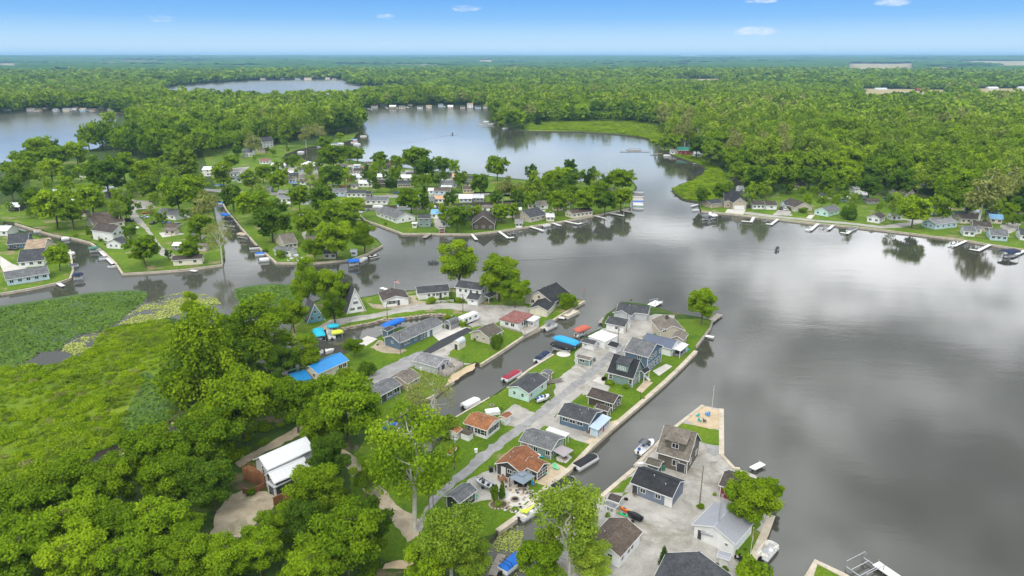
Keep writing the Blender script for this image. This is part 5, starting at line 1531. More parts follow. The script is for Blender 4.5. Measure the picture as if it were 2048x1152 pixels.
rows = [
 ('small red-trimmed shed roof by the inlet\'s jetty', None, 518, 538, 322, 7, 'red', 'white', {}),
 ('long white metal-roofed cottage next to the inlet', 'white metal-roofed cottage by the inlet', 541, 571, 331, 8, 'white', 'lgrey', {}),
 ('white hipped-roof house at the inlet\'s end', 'white hipped house', 601, 627, 329, 10, 'white', 'white', dict(rtype='hip')),
 ('white flat-roofed annex beside the white hipped house', None, 627, 641, 331, 6, 'white', 'white', {}),
 ('dark-roofed cream cottage just under the inlet trees', None, 633, 652, 340, 8, 'char', 'cream', {}),
 ('black-roofed low cottage between the two inlet trees', None, 679, 701, 340, 8, 'black', 'grey', {}),
 ('brown-roofed cream cottage right of the black-roofed one', 'brown-roofed cream cottage', 706, 724, 342, 8, 'dbrown', 'cream', {}),
 ('teal cottage with brown roof at the lakeside behind the row', 'teal lakeside cottage', 729, 746, 328, 7, 'brown', 'teal', {}),
 ('slate-roofed white cottage with porch left of the twin trees', 'slate-roofed porch cottage', 737, 762, 343, 9, 'char', 'white', {}),
 ('tan gabled cottage under the trees by the open lake', None, 770, 790, 328, 8, 'brown', 'cream', {}),
 ('white metal-roofed cottage with a small red wing', 'cottage with the red wing', 699, 727, 355, 9, 'lmetal', 'white', {}),
 ('small red gabled cottage left of the white metal roof', 'small red cottage', 691, 707, 356, 6, 'rust', 'red', {}),
 ('broad white metal-roofed house left of the big dark tree', 'broad white-roofed house', 753, 784, 354, 9, 'white', 'lgrey', {}),
 ('white-roofed pale house directly below the twin lakeside trees', 'pale house below the twin trees', 787, 823, 356, 9, 'white', 'white', {}),
 ('dark-roofed white lakeside house beside the peach roof', 'dark-roofed lakeside house', 877, 904, 354, 9, 'black', 'white', {}),
 ('cream house under a peach-coloured roof by the open lake', 'peach-roofed house', 903, 932, 354, 10, 'peach', 'cream', {}),
 ('low dark-roofed cottage half behind the dark round tree', None, 931, 950, 358, 8, 'char', 'tan', {}),
 ('tan hipped bungalow facing the bright lawn strip', 'tan hipped bungalow', 596, 638, 357, 10, 'taupe', 'beige', dict(n=4)),
 ('white cottage with grey gable left of the tan bungalow', None, 571, 591, 359, 7, 'taupe', 'white', {}),
 ('white porch cottage in the middle of the second row', 'white porch cottage', 716, 745, 367, 8, 'white', 'white', {}),
 ('long brown-roofed dark cottage beside the dark round tree', 'brown-roofed dark cottage', 750, 776, 367, 9, 'dbrown', 'brown', {}),
 ('long taupe-walled house with charcoal roof right of the round tree', 'long charcoal-roofed house', 794, 827, 368, 9, 'char', 'tan', dict(n=6)),
 ('pale grey house with white windows on its own lawn', 'pale grey windowed house', 876, 913, 368, 9, 'grey', 'lgrey', dict(n=5)),
 ('low light blue house behind the canal-point trees', 'low light blue house', 648, 690, 384, 9, 'grey', 'lblue', dict(n=4)),
 ('white long cottage with dark roof along the middle lane', 'long cottage on the middle lane', 692, 732, 387, 8, 'char', 'white', dict(n=4)),
 ('flat dark carport at the end of the long middle-lane cottage', None, 731, 742, 388, 6, 'black', 'dgrey', dict(n=1)),
 ('light blue cottage with brown roof on the canal\'s far bank', 'light blue brown-roofed cottage', 867, 900, 382, 8, 'brown', 'lblue', {}),
 ('yellow cottage with brown roof beside the dark tree', 'yellow cottage', 925, 948, 379, 8, 'brown', 'yellow', {}),
 ('white gable at the left end of the light blue cottage', None, 856, 868, 381, 6, 'white', 'white', dict(n=1)),
 ('grey-roofed white house alone on the lawn below the lane', 'grey-roofed lawn house', 729, 775, 401, 8, 'grey', 'white', dict(n=4)),
 ('white house with a bright peach orange roof above the mini canal', 'peach orange-roofed house', 868, 893, 398, 8, 'peach', 'white', {}),
 ('grey outbuilding at the peach orange roof\'s left side', None, 858, 869, 400, 6, 'grey', 'grey', dict(n=1)),
 ('open white-roofed porch house above the mini canal', 'open white porch house', 917, 945, 397, 9, 'white', 'lgrey', {}),
 ('dark-walled annex right of the open white porch', None, 944, 968, 396, 8, 'lmetal', 'grey', {}),
]
for lb, sh, x0, x1, y, dep, rf, wl, kw in rows:
 F(lb, sh, x0, x1, y, dep, rf, wl, **kw)
M('large grey-roofed white house spread along the curving seawall', 'large grey-roofed house on the curve', (792, 438), (751, 423), (815, 426), 'grey', 'white', n=5)
F('tall sage green two-storey house with slate roof on the lawn', 'tall sage green house', 834, 861, 437, 8, 'char', 'sage', 5.0, 0.35, n=2)
F('white stair shed against the tall sage house\'s left wall', None, 823, 834, 447, 4, 'white', 'white', 2.6, 0.1, n=1, cat='shed')
F('white cottage with a sky blue roof behind the sage house', 'sky blue-roofed cottage', 861, 893, 428, 9, 'lblue', 'white')
F('dusty pink-roofed white bungalow at the centre of the canal row', 'dusty pink-roofed bungalow', 928, 958, 424, 9, 'taupe', 'white')
M('dark-roofed lodge with a tall glazed gable facing the water', 'glazed gable lodge', (943, 449), (990, 449), (949, 434), 'dbrown', 'brown', 3.0, 0.75, 'y')
F('small barn red door shed left of the glazed lodge', None, 877, 890, 457, 4, 'taupe', 'red', 2.6, 0.2, n=1, cat='shed')
M('beige cottage with charcoal gable roof and brick terrace by the docks', 'beige cottage by the docks', (1060, 436), (1093, 429), (1050, 424), 'char', 'beige', 2.8, 0.5)
F('white flat-roofed annex joined to the beige dock cottage', None, 1092, 1110, 434, 9, 'white', 'cream', 2.6, 0.05, n=2)
F('white garage with taupe roof behind the beige dock cottage', 'taupe-roofed garage', 1074, 1098, 411, 9, 'taupe', 'white', skew=2, n=1, cat='garage')
F('low grey cottage left of the taupe-roofed garage', None, 1055, 1075, 409, 7, 'grey', 'cream', n=2)
F('long cream house under the big trees at the peninsula\'s water edge', 'long cream house under the trees', 1145, 1187, 428, 8, 'brown', 'cream', n=5, skew=6)
F('white cottage with tan gable hidden behind the olive trees', None, 1083, 1098, 389, 7, 'taupe', 'cream', n=1, cat='cottage')
F('small white house end peeping between the tip\'s trees', None, 1217, 1232, 382, 7, 'taupe', 'white', n=1, cat='cottage')
F('white fronted bungalow with a dark roof behind the seawall lawn', None, 1030, 1046, 446, 7, 'lgrey', 'white', n=2, cat='cottage')
F('white cottage with grey roof behind the pair of canal trees', None, 967, 985, 430, 7, 'char', 'white', n=2, cat='cottage')
r, i = M('large craftsman house with black roof, tan gable and white garage doors on the right bank', 'black-roofed craftsman house', (1448, 402), (1496, 404), (1453, 390), 'black', 'tan', 4.2, 0.45, n=3)
block(r, 'gable_roof', (1466, 406), (1494, 406), (1469, 398), 4.2, 0.75, 'y', 'black', 'tan', wallname='gable_wall', wins=W2('f', (0.5,), 1.0, 1.0, 4.6), doors=[('f', 0.5, 6.0, 2.3)])
block(r, 'porch_roof', (1423, 408), (1448, 405), (1428, 399), 2.8, 0.3, 'x', 'char', 'tan', wallname='porch_wall')
F('long white house with a dark brown roof next to the craftsman house', 'long white brown-roofed house', 1505, 1532, 410, 9, 'dbrown', 'white')
F('white double garage sharing the long white house\'s roofline', None, 1532, 1556, 411, 9, 'dbrown', 'white', n=1, cat='garage')
r, i = F('dark-roofed bungalow with a pink-beige porch gable on the right bank', 'pink-beige gabled bungalow', 1570, 1600, 411, 9, 'char', 'white')
block(r, 'gable_roof', (1590, 415), (1626, 413), (1588, 404), 2.8, 0.45, 'y', 'dbrown', 'beige', wallname='gable_wall', wins=W2('f', (0.25, 0.75), 1.3, 1.2, 0.9))
M('small mint green cottage with a grey gable roof on the right bank', 'small mint cottage on the right bank', (1657, 425), (1628, 420), (1671, 417), 'grey', 'mint', 2.7, 0.5, 'y', n=2)
F('tan cabin deep in the trees behind the back canal', 'tan cabin in the trees', 1587, 1613, 372, 8, 'dbrown', 'tan', n=2)
M('small white cottage with brown roof where the shore path bends', 'small white cottage at the path bend', (1761, 438), (1733, 434), (1773, 432), 'dbrown', 'white', 2.7, 0.5, 'y', n=2)
F('white shed half behind the big lone tree on the right bank', None, 1784, 1806, 432, 6, 'grey', 'white', n=2, cat='shed')
M('pale blue house with a stone chimney end and light roof on the right lawn', 'pale blue house with stone chimney', (1872, 449), (1917, 444), (1864, 440), 'lgrey', 'lblue', 3.0, 0.35, n=4)
M('white cottage with a grey wing beside the right seawall lawn', 'white cottage with grey wing', (1927, 462), (1953, 464), (1934, 455), 'grey', 'white', 2.7, 0.4, n=2)
M('grey-roofed wing of the white cottage beside the tan row', None, (1953, 460), (1967, 457), (1948, 452), 'grey', 'white', 2.7, 0.4, n=1, cat='cottage')
F('light blue house with a grey porch roof near the right edge', 'light blue porch house', 1981, 2018, 470, 11, 'grey', 'lblue', skew=-3, n=3)
F('pale house with a sky blue metal roof at the right', 'sky blue-roofed house at the right', 1980, 2008, 437, 9, 'lblue', 'cream', skew=-2, n=2)
F('brown-roofed cream house left of the sky blue roof', 'brown-roofed cream house', 1922, 1968, 438, 9, 'brown', 'cream', n=4)
F('tan cottage with a dark gable between brown roof and light blue house', 'tan cottage with dark gable', 1946, 1985, 452, 9, 'dbrown', 'tan', skew=-3, n=2)
F('dark-roofed white house cut off by the right edge', None, 2040, 2075, 470, 11, 'char', 'white', skew=-3, n=2)
F('two-storey white porch house in the trees on the right', 'white porch house in the trees', 1709, 1737, 378, 9, 'lgrey', 'white', 4.6, 0.2, n=3)
F('low tan cabin left of the bright young tree', None, 1789, 1830, 386, 8, 'taupe', 'beige', n=3)
F('white house behind dark trees far up the right bank', None, 1834, 1868, 370, 9, 'white', 'white', n=3)
F('white cottage with dark gable beyond the lone tree', None, 1865, 1880, 421, 8, 'grey', 'white', n=1, cat='cottage')
F('tan open pavilion at the far right edge of the lawn', None, 2028, 2050, 427, 7, 'tan', 'brown', n=1, cat='pavilion', name='pavilion')
F('small grey shed by the pale tree\'s trunk', None, 1982, 2000, 424, 6, 'grey', 'dgrey', n=1, cat='shed')
F('red barn-like house with a green metal roof on the far shore', 'green-roofed red house', 1356, 1388, 301, 10, 'green', 'red', 4.0, 0.6)
F('white cottage left of the green-roofed red house', None, 1342, 1356, 303, 8, 'lgrey', 'white', n=2, cat='cottage')
F('white garage right of the green-roofed red house', None, 1389, 1406, 308, 8, 'lmetal', 'white', n=1, cat='garage')
F('dark gabled cabin behind the green-roofed red house', None, 1356, 1376, 288, 9, 'char', 'dgrey', 3.4, 0.7, n=1, cat='cottage')
F('white cabin in the trees right of the white garage', None, 1463, 1478, 310, 8, 'grey', 'white', n=1, cat='cottage')
F('small white farmhouse beside the boat-filled back harbour', None, 1478, 1498, 378, 8, 'lgrey', 'white', n=2, cat='cottage')
F('white ranch house with long roof at the edge of the tan field', 'white ranch house by the field', 1752, 1775, 178, 14, 'lmetal', 'white', 4, n=3)
F('dark red barn at the tan field\'s far corner', None, 1835, 1854, 179, 14, 'rust', 'red', 5, 0.5, n=1, cat='barn')
F('long white barn on the rightmost field', None, 1978, 1998, 176, 16, 'white', 'white', 5, 0.4, n=2, cat='barn')
F('pale barn at the very right edge of the fields', None, 2040, 2062, 176, 16, 'lmetal', 'white', 6, 0.5, n=1, cat='barn')
F('white farm shed beyond the two small tan fields', None, 1894, 1904, 132.5, 20, 'white', 'white', 7, 0.4, n=1, cat='barn')
rr = random.Random(5)
ORD = ['first', 'second', 'third', 'fourth', 'fifth', 'sixth', 'seventh', 'eighth', 'ninth', 'tenth', 'eleventh', 'twelfth', 'thirteenth', 'fourteenth', 'fifteenth']
RC = ['grey', 'char', 'taupe', 'lgrey', 'brown', 'white', 'tan']
RN = {'grey': 'grey', 'char': 'charcoal', 'taupe': 'taupe', 'lgrey': 'silver', 'brown': 'brown', 'white': 'white', 'tan': 'tan'}
WC = ['white', 'cream', 'lgrey', 'beige', 'lblue', 'tan']
WN = {'white': 'white', 'cream': 'cream', 'lgrey': 'light grey', 'beige': 'beige', 'lblue': 'pale blue', 'tan': 'tan'}
for shore, ys, xs in (('far shore of the open lake', 213, [742, 760, 778, 797, 815, 834, 852, 876, 895, 920, 934, 950, 966]), ('far bank of the left lake', 219, [6, 26, 52, 66, 84, 104, 124, 142, 158, 176, 196, 214, 240])):
 for j, x in enumerate(xs):
  rf, wl = rr.choice(RC), rr.choice(WC)
  big = (shore.startswith('far shore') and j == 10)
  w = rr.uniform(9, 14) if not big else 12
  F(f'{WN[wl]} {RN[rf]}-roofed cottage, {ORD[j]} from the left along the {shore}', None, x, x + w, ys + (1 if j % 2 else 0) - (4 if j % 3 == 1 else 0), 9, rf, wl, 6.0 if big else 3.0, 0.5, n=2, cat='cottage')
for shore, ys, xs in (('far lake\'s north shore', 158, [352, 372, 395, 425, 447, 468, 498, 520, 540, 560, 590, 650, 664]),):
 for j, x in enumerate(xs):
  rf, wl = rr.choice(RC), rr.choice(WC)
  F(f'{WN[wl]} {RN[rf]}-roofed cottage, {ORD[j]} from the left along the {shore}', None, x, x + rr.uniform(7, 10), ys - rr.uniform(0, 2), 12, rf, wl, 4, 0.5, n=1, cat='cottage')
F('tan lodge standing alone on the far lake\'s north shore', None, 608, 622, 157, 14, 'tan', 'cream', 7, 0.5, n=2, cat='lodge', name='lodge')
# ------------------------------------------------------------------ seawalls, docks, boats
M_HULL = mat('boat_white', (0.68, 0.69, 0.70), 0.35, 0.06)
M_ALU = mat('aluminium', (0.45, 0.46, 0.47), 0.4, 0.08, metal=0.5)
M_BLACKCAN = mat('black_canvas', (0.018, 0.019, 0.022), 0.75, 0.2)
M_NAVY = mat('navy_canvas', (0.012, 0.022, 0.060), 0.75, 0.15)
M_BLUECAN = mat('blue_canvas', (0.010, 0.130, 0.520), 0.65, 0.12)
M_SKYCAN = mat('sky_blue_canvas', (0.02, 0.30, 0.62), 0.65, 0.12)
M_TURQ = mat('turquoise_canvas', (0.02, 0.42, 0.56), 0.65, 0.12)
M_REDCAN = mat('brick_red_canvas', (0.42, 0.10, 0.06), 0.7, 0.12)
M_BURG = mat('burgundy_canvas', (0.27, 0.025, 0.045), 0.7, 0.12)
M_TANCAN = mat('tan_canvas', (0.42, 0.35, 0.25), 0.75, 0.12)
M_WHITECAN = mat('white_canvas', (0.66, 0.66, 0.66), 0.6, 0.08)
M_GREYCAN = mat('grey_canvas', (0.13, 0.14, 0.15), 0.75, 0.12)
M_GREENCAN = mat('green_canvas', (0.05, 0.16, 0.11), 0.7, 0.12)
M_YELLOW = mat('lime_float', (0.55, 0.66, 0.06), 0.5, 0.1)
M_SEAT = mat('cream_vinyl', (0.60, 0.57, 0.50), 0.5, 0.1)
M_BSEAT = mat('blue_vinyl', (0.02, 0.12, 0.38), 0.5, 0.1)
M_MOTOR = mat('black_cowling', (0.012, 0.012, 0.013), 0.3, 0.05)
M_DOCK = mat('dock_white', (0.62, 0.62, 0.60), 0.6, 0.08)
M_DOCKWOOD = mat('dock_wood', (0.27, 0.24, 0.20), 0.85, 0.2)
M_REDWOOD = mat('dock_red_wood', (0.24, 0.13, 0.09), 0.8, 0.2)
def wall_run(label, pts, w=0.7, top=0.95, m=None, name='seawall', cat='seawall'):
 q = [P(a, b) for a, b in pts]
 o = q[0].copy(); o.z = 0
 root = empty(name, o)
 tag(root, label, cat)
 def strip(hw, z0, z1):
  mb = MB()
  L_, R_ = [], []
  for i, p in enumerate(q):
   a = q[max(0, i - 1)]; b = q[min(len(q) - 1, i + 1)]
   d = Vector((b.x - a.x, b.y - a.y)).normalized()
   n = Vector((-d.y, d.x))
   L_.append((p.x - o.x + n.x * hw, p.y - o.y + n.y * hw)); R_.append((p.x - o.x - n.x * hw, p.y - o.y - n.y * hw))
  rings = [[(l[0], l[1], z0), (r[0], r[1], z0), (r[0], r[1], z1), (l[0], l[1], z1)] for l, r in zip(L_, R_)]
  return mb.loft(rings)
 strip(w * 0.42, -1.2, top - 0.16).build('wall_face', M_SEAWALL, root)
 strip(w * 0.5, top - 0.16, top).build('cap', m or M_SEAWALL, root)
 return root
def between(a, b):
 for S in (NEAR_SHORE, MAIN_SHORE, SPIT):
  if a in S and b in S:
   i, j = S.index(a), S.index(b)
   return S[i:j + 1] if i <= j else S[i:] + S[:j + 1]
 raise ValueError((a, b))
wall_run('tan seawall along the canal in front of the red-roofed cottage and conifer', between((1169, 602), (961, 729)))
wall_run('mossy seawall below the blue-grey canal house up to the covered berths', between((908, 762), (785, 837)), 0.5, 0.88)
wall_run('tan seawall on the lake side of the strip from lone tree to pale blue porch', between((1392, 702), (1239, 842)), 1.3)
wall_run('broad tan seawall on the boat canal from the terrace down to the road bend', between((1239, 842), (995, 1062)), 1.2)
wall_run('pale seawall along the mint cottage lawn on the inner canal', [(1107, 709), (1059, 739), (1035, 757)], 0.7)
wall_run('short concrete edge by the white covered pontoon', [(979, 795), (927, 825), (910, 835)], 0.5, 0.88)
wall_run('dark timber bank under the lone tree on the lake side', between((1425, 641), (1392, 693)), 0.6, 0.9, M_DOCKWOOD)
wall_run('pale seawall on the canal side of the sand point', [(1270, 932), (1310, 893), (1348, 856), (1406, 811)], 0.9)
wall_run('grey seawall along the lake edge of the sand point', [(1443, 818), (1443, 910)], 1.2)
wall_run('curving concrete edge of the gravel yard toward the red cottage', [(1443, 910), (1467, 936), (1480, 938)], 0.9)
wall_run('tan seawall at the right of the flagpole lawn', between((1543, 1031), (1497, 1136)), 1.5)
wall_run('tan seawall below the black-roofed bungalow\'s canal lawn', between((1110, 1075), (1268, 938)), 1.0)
wall_run('stone edging round the inner lagoon beneath the lane', between((905, 632), (652, 659)), 0.7, 0.9)
wall_run('low seawall round the lawn point in front of the cottages', between((717, 427), (1258, 417)), 0.8)
wall_run('seawall along the boat-canal point from the canal to its tip', between((444, 402), (765, 491)), 0.8)
wall_run('pale seawall wrapping the left bank lawn point', between((30, 447), (445, 529)), 0.8)
wall_run('pale seawall below the long bungalow at the far left', [(0, 587), (60, 577), (112, 566), (140, 557), (146, 540), (140, 500)], 0.8)
wall_run('low concrete edge along the right bank lawns', between((1403, 422), (2300, 545)), 0.9, 0.92)
wall_run('concrete edge of the small lawn point at the bottom', [(1600, 1175), (1619, 1152), (1632, 1124), (1689, 1152), (1720, 1172)], 1.3)
def dock(label, a, b, w=1.5, m=None, z=0.75, ell=None, posts=True, cat='dock'):
 p, q = P(*a, z), P(*b, z)
 d = (q - p); L = d.length; ang = math.atan2(d.y, d.x)
 root = empty('dock', (p.x, p.y, 0), ang)
 tag(root, label, cat)
 n = max(1, round(L / 3.2))
 for k in range(n):
  MB().box(k * L / n + .02, (k + 1) * L / n - .02, -w / 2, w / 2, z - 0.14, z).build('deck_section', m or M_DOCK, root)
 if ell:
  l2, s = ell
  MB().box(L - w, L, w / 2 if s > 0 else -w / 2 - l2, w / 2 + l2 if s > 0 else -w / 2, z - 0.15, z - 0.005).build('deck_section', m or M_DOCK, root)
 if posts:
  c = MB().tube((0, 0, -1.2), (0, 0, z + 0.35), 0.05, n=5).mesh('post', M_ALU)
  for k in range(0, n + 1):
   for s in (-1, 1):
    link('post', c, root, (min(L - .1, k * L / n), s * (w / 2 + .06), 0))
 return root
DK = [('white dock reaching from the glazed lodge', (941, 465.6), (953, 479), None), ('white dock with a lift beside the olive trees', (998, 462.5), (1017, 476), (2.5, 1)), ('white dock before the beige cottage', (1061, 453), (1087, 461), None),
  ('short white dock left of the pale dock with the pole', (1106, 446), (1121, 451), None), ('wide white dock with a tall pole', (1129, 441.7), (1158, 448), (2.5, 1)), ('white dock below the long cream house', (1189, 431), (1212, 436.5), None),
  ('white dock with mast at the peninsula tip', (1220, 426), (1247.5, 431), None), ('L-shaped white dock nearest the craftsman house', (1508, 433.6), (1502, 444), (4.5, -1)), ('white dock off the pink-beige bungalow', (1557.7, 436.5), (1542, 449), (2, -1)),
  ('long white dock off the small mint cottage', (1641, 443), (1621, 460.3), (2, -1)), ('white dock right of the long mint-cottage dock', (1671.4, 446), (1657, 458.4), None), ('L-shaped white dock with a boat lift on the right bank', (1713, 451), (1694, 467), (2.5, -1)),
  ('long white dock off the pale blue house lawn', (1936, 479.4), (1908, 492), (2, -1)), ('long L-shaped white dock off the light blue porch house', (1982, 488), (1955.4, 501.4), (3, -1)), ('white dock at the navy boat canopy', (2050, 500.5), (2024, 513), (3, -1)),
  ('small white float at the right bank\'s left end', (1397, 408), (1383, 412), None), ('second small float under the black-roofed craftsman house', (1398, 419.3), (1385, 420), None), ('white jetty between the two canopies by the craftsman house', (1421, 422), (1419, 433), None),
  ('white swim platform off the lone tree bank', (1410.6, 671), (1428, 674), None), ('white dock with mottled deck by the barn red cottage', (1504, 937), (1526, 926), None),
  ('white platform by the tan open pontoon', (1117, 634), (1130, 636), None), ('white dock behind the brown-roofed white cottage', (781, 581), (762, 575), None), ('white float off the long bungalow at far left', (116, 566), (126, 572), None),
  ('white float beside the pavilion on the left point', (381, 540), (393, 542), None), ('white walkway along the left canal edge', (196, 497), (226, 527), None), ('white dock at the inlet head', (655, 298), (640, 303), None),
  ('white landing off the green-roofed red house', (1386, 327), (1413, 329), None), ('white dock left on the far shore', (732, 216), (744, 219), None), ('pale dock fourth along the far shore', (770, 214), (776, 217), None), ('white dock at far shore\'s centre', (812, 213), (817, 215.5), None)]
for lb, a, b, el in DK:
 dock(lb, a, b, 1.6 if a[1] > 300 else 2.2, ell=el)
dock('grey timber ramp dock on the sage house lawn', (866, 463), (848, 475), 2.4, M_DOCKWOOD)
dock('timber landing at the tip of the crowded peninsula', (1244, 420), (1262, 424), 3, M_DOCKWOOD)
dock('brown timber walkway along the point\'s boat canal', (468, 436), (498, 468), 1.8, M_REDWOOD)
dock('timber dock beside the blue covered pontoon at the bottom', (1004, 1108), (984, 1150), 1.6, M_DOCKWOOD)
dock('brown plank between the crowded berths at the canal end', (790, 884), (806, 868), 1.4, M_REDWOOD)
dock('timber deck on the canal corner behind the white garage', (1204, 646), (1212, 636), 3, M_DOCKWOOD)
dock('timber and stone landing under the lone tree', (1418, 645), (1440, 628), 2.2, M_DOCKWOOD)
dock('long rickety brown jetty off the far right shore', (1300, 302), (1240, 302), 2.5, M_DOCKWOOD, ell=None)
dock('brown jetty nearer the red house', (1324, 307), (1301, 308.5), 2.5, M_DOCKWOOD)
dock('long white and brown marina dock under the yellow tree', (992, 247), (957, 245), 3, M_DOCKWOOD)
dock('lower marina dock in front of the wooded point', (990, 254), (966, 252), 3, M_DOCKWOOD)
dock('pale covered dock behind the pale house at the strip\'s head', (1300, 612), (1318, 602), 3.4, M_DOCK)
dock('big square pale dock at the bottom right edge', (1772, 1148), (1786, 1141), 5.5, M_DOCK)
def orient(a, b, z=0.0):
 p, q = P(*a, z), P(*b, z)
 d = q - p
 return (p + q) / 2, d.length, math.atan2(d.y, d.x)
def rounded(L, W, z0, z1, nose=0.25, sq=0.0):
 pts = [(-L / 2, -W / 2 * (1 - sq)), (L / 2 - L * nose, -W / 2)]
 for i in range(1, 8):
  t = -math.pi / 2 + math.pi * i / 8
  pts.append((L / 2 - L * nose + L * nose * math.cos(t), W / 2 * math.sin(t)))
 pts += [(L / 2 - L * nose, W / 2), (-L / 2, W / 2 * (1 - sq))]
 return pts
def pontoon(label, stern, bow, cover=None, top=None, seats=None, W=2.6, group=None, toy=False, fence=None, z=0.0, Lmin=0, cat='boat'):
 c, L, ang = orient(stern, bow, z + 0.8)
 L = max(L, Lmin, 4.0)
 root = empty('pontoon_boat', (c.x, c.y, z), ang)
 tag(root, label, cat, group)
 for s in (-1, 1):
  m = MB().tube((-L / 2 + .1, s * W * .34, 0.12), (L / 2 - .9, s * W * .34, 0.12), 0.32, n=8).tube((L / 2 - .9, s * W * .34, 0.12), (L / 2 - .05, s * W * .34, 0.30), 0.32, 0.08, n=8)
  m.build('pontoon', M_ALU, root)
 MB().prism(rounded(L, W, 0, 0, 0.12), 0.44, 0.56).build('deck', M_ALU if seats is None else M_SEAT, root)
 f = MB()
 o = rounded(L * 0.93, W * 0.94, 0, 0, 0.12)
 i_ = rounded(L * 0.93 - .14, W * 0.94 - .14, 0, 0, 0.12)
 n = len(o)
 f.add([(x, y, .56) for x, y in o] + [(x, y, 1.15) for x, y in o] + [(x, y, .56) for x, y in i_] + [(x, y, 1.15) for x, y in i_],
   [(i, (i + 1) % n, (i + 1) % n + n, i + n) for i in range(n)] + [((i + 1) % n + 2 * n, i + 2 * n, i + 3 * n, (i + 1) % n + 3 * n) for i in range(n)] + [(i + n, (i + 1) % n + n, (i + 1) % n + 3 * n, i + 3 * n) for i in range(n)])
 f.build('fence', fence or M_HULL, root)
 mo = MB().cbox(-L / 2 - .18, 0, 0.75, .45, .4, .6).cbox(-L / 2 - .15, 0, 0.2, .2, .16, .8)
 mo.build('outboard_motor', M_MOTOR, root)
 if cover is not None:
  rings = []
  for k, (sc, zz) in enumerate(((0.955, 1.05), (0.96, 1.2), (0.86, 1.38), (0.5, 1.55), (0.12, 1.62))):
   rings.append([(x * sc - .1 * 0, y * sc, zz) for x, y in o])
  MB().loft(rings).build('mooring_cover', cover, root, smooth=True)
 else:
  st = seats or M_SEAT
  for (x, y, lx, ly) in ((L * .30, W * .32, L * .22, .55), (L * .30, -W * .32, L * .22, .55), (-L * .30, W * .30, L * .2, .6), (-L * .34, -W * .12, .7, W * .5)):
   s_ = MB().cbox(x, y, .78, lx, ly, .42).cbox(x, y + (.22 if y > 0 else -.22), 1.02, lx, .16, .3)
   s_.build('seat', st, root)
  MB().cbox(-L * .05, -W * .27, .95, .6, .7, .75).cbox(-L * .0, -W * .27, 1.42, .1, .6, .25).build('console', M_HULL, root)
  if toy:
   MB().cbox(0, W * .05, 1.25, L * .5, .5, .22, 0.2).cbox(-L * .2, 0.5, 1.3, 1.4, .9, .25, -.3).build('float', M_YELLOW, root)
 if top is not None:
  kind, tm = top
  if kind == 'hard':
   MB().prism(rounded(L * .62, W * .92, 0, 0, .06), 2.5, 2.6).build('roof_top', tm, root)
   x0, x1 = -L * .28, L * .26
  elif kind == 'bimini':
   r_ = []
   for i in range(6):
    t = i / 5
    x = -L * .40 + L * .42 * t
    zc = 2.55 + 0.18 * math.sin(math.pi * t)
    r_.append([(x, -W * .46, zc - .12), (x, -W * .2, zc), (x, W * .2, zc), (x, W * .46, zc - .12), (x, W * .2, zc - .05), (x, -W * .2, zc - .05)])
   MB().loft(r_).build('bimini_top', tm, root, smooth=True)
   x0, x1 = -L * .36, -L * .02
  else:
   x0, x1 = -L * .30, -L * .20
   a = MB()
   for dx in (0, .5):
    a.path([(x0 + dx, -W * .45, 1.1), (x0 - .5 + dx * 1.6, -W * .42, 2.2), (x0 - .5 + dx * 1.6, W * .42, 2.2), (x0 + dx, W * .45, 1.1)], .05, 5)
   a.build('arch_frame', tm, root)
  if kind != 'arch':
   pm = MB().tube((0, 0, 1.1), (0, 0, 2.55), .035, n=5).mesh('post', M_ALU)
   for x in (x0, x1):
    for y in (-W * .42, W * .42): link('post', pm, root, (x, y, 0))
 return root
def canopy_lift(label, a, b, cm, W=3.4, h=2.9, boat=True, hull=None, cat='boat lift', group=None, short=False):
 c, L, ang = orient(a, b, h)
 L = max(L, 4)
 root = empty('boat_lift', (c.x, c.y, 0), ang)
 tag(root, label, cat, group)
 pm = MB().tube((0, 0, -1.2), (0, 0, h), .07, n=6).mesh('post', M_ALU)
 for x in (-L * .36, L * .36):
  for y in (-W * .42, W * .42): link('post', pm, root, (x, y, 0))
 bm = MB()
 for x in (-L * .36, L * .36): bm.box(x - .08, x + .08, -W * .42, W * .42, .2, .36)
 for y in (-W * .42, W * .42): bm.box(-L * .36, L * .36, y - .05, y + .05, h - .12, h - .02)
 bm.build('lift_frame', M_ALU, root)
 rings = []
 n = 7
 for i in range(9):
  t = i / 8
  x = -L / 2 + L * t
  e = 1 - 0.30 * abs(2 * t - 1) ** 4
  e2 = 1 - 0.55 * abs(2 * t - 1) ** 5
  up = [(x, W / 2 * e * math.cos(math.pi * k / (n - 1)), h - .45 + (0.95 * e2) * math.sin(math.pi * k / (n - 1)) ** 0.7) for k in range(n)]
  dn = [(p[0], p[1] * .97, p[2] - .05) for p in reversed(up)]
  rings.append(up + dn)
 MB().loft(rings).build('canopy', cm, root, smooth=True)
 if boat:
  o = runabout(label.split(' canopy')[0].split(' boat lift')[0], None, None, at=(c.x, c.y, .45, ang, min(L * .82, 7.5)), hull=hull)
  o['label'] = 'hull resting under the ' + ' '.join(label.split()[:11])
 return root
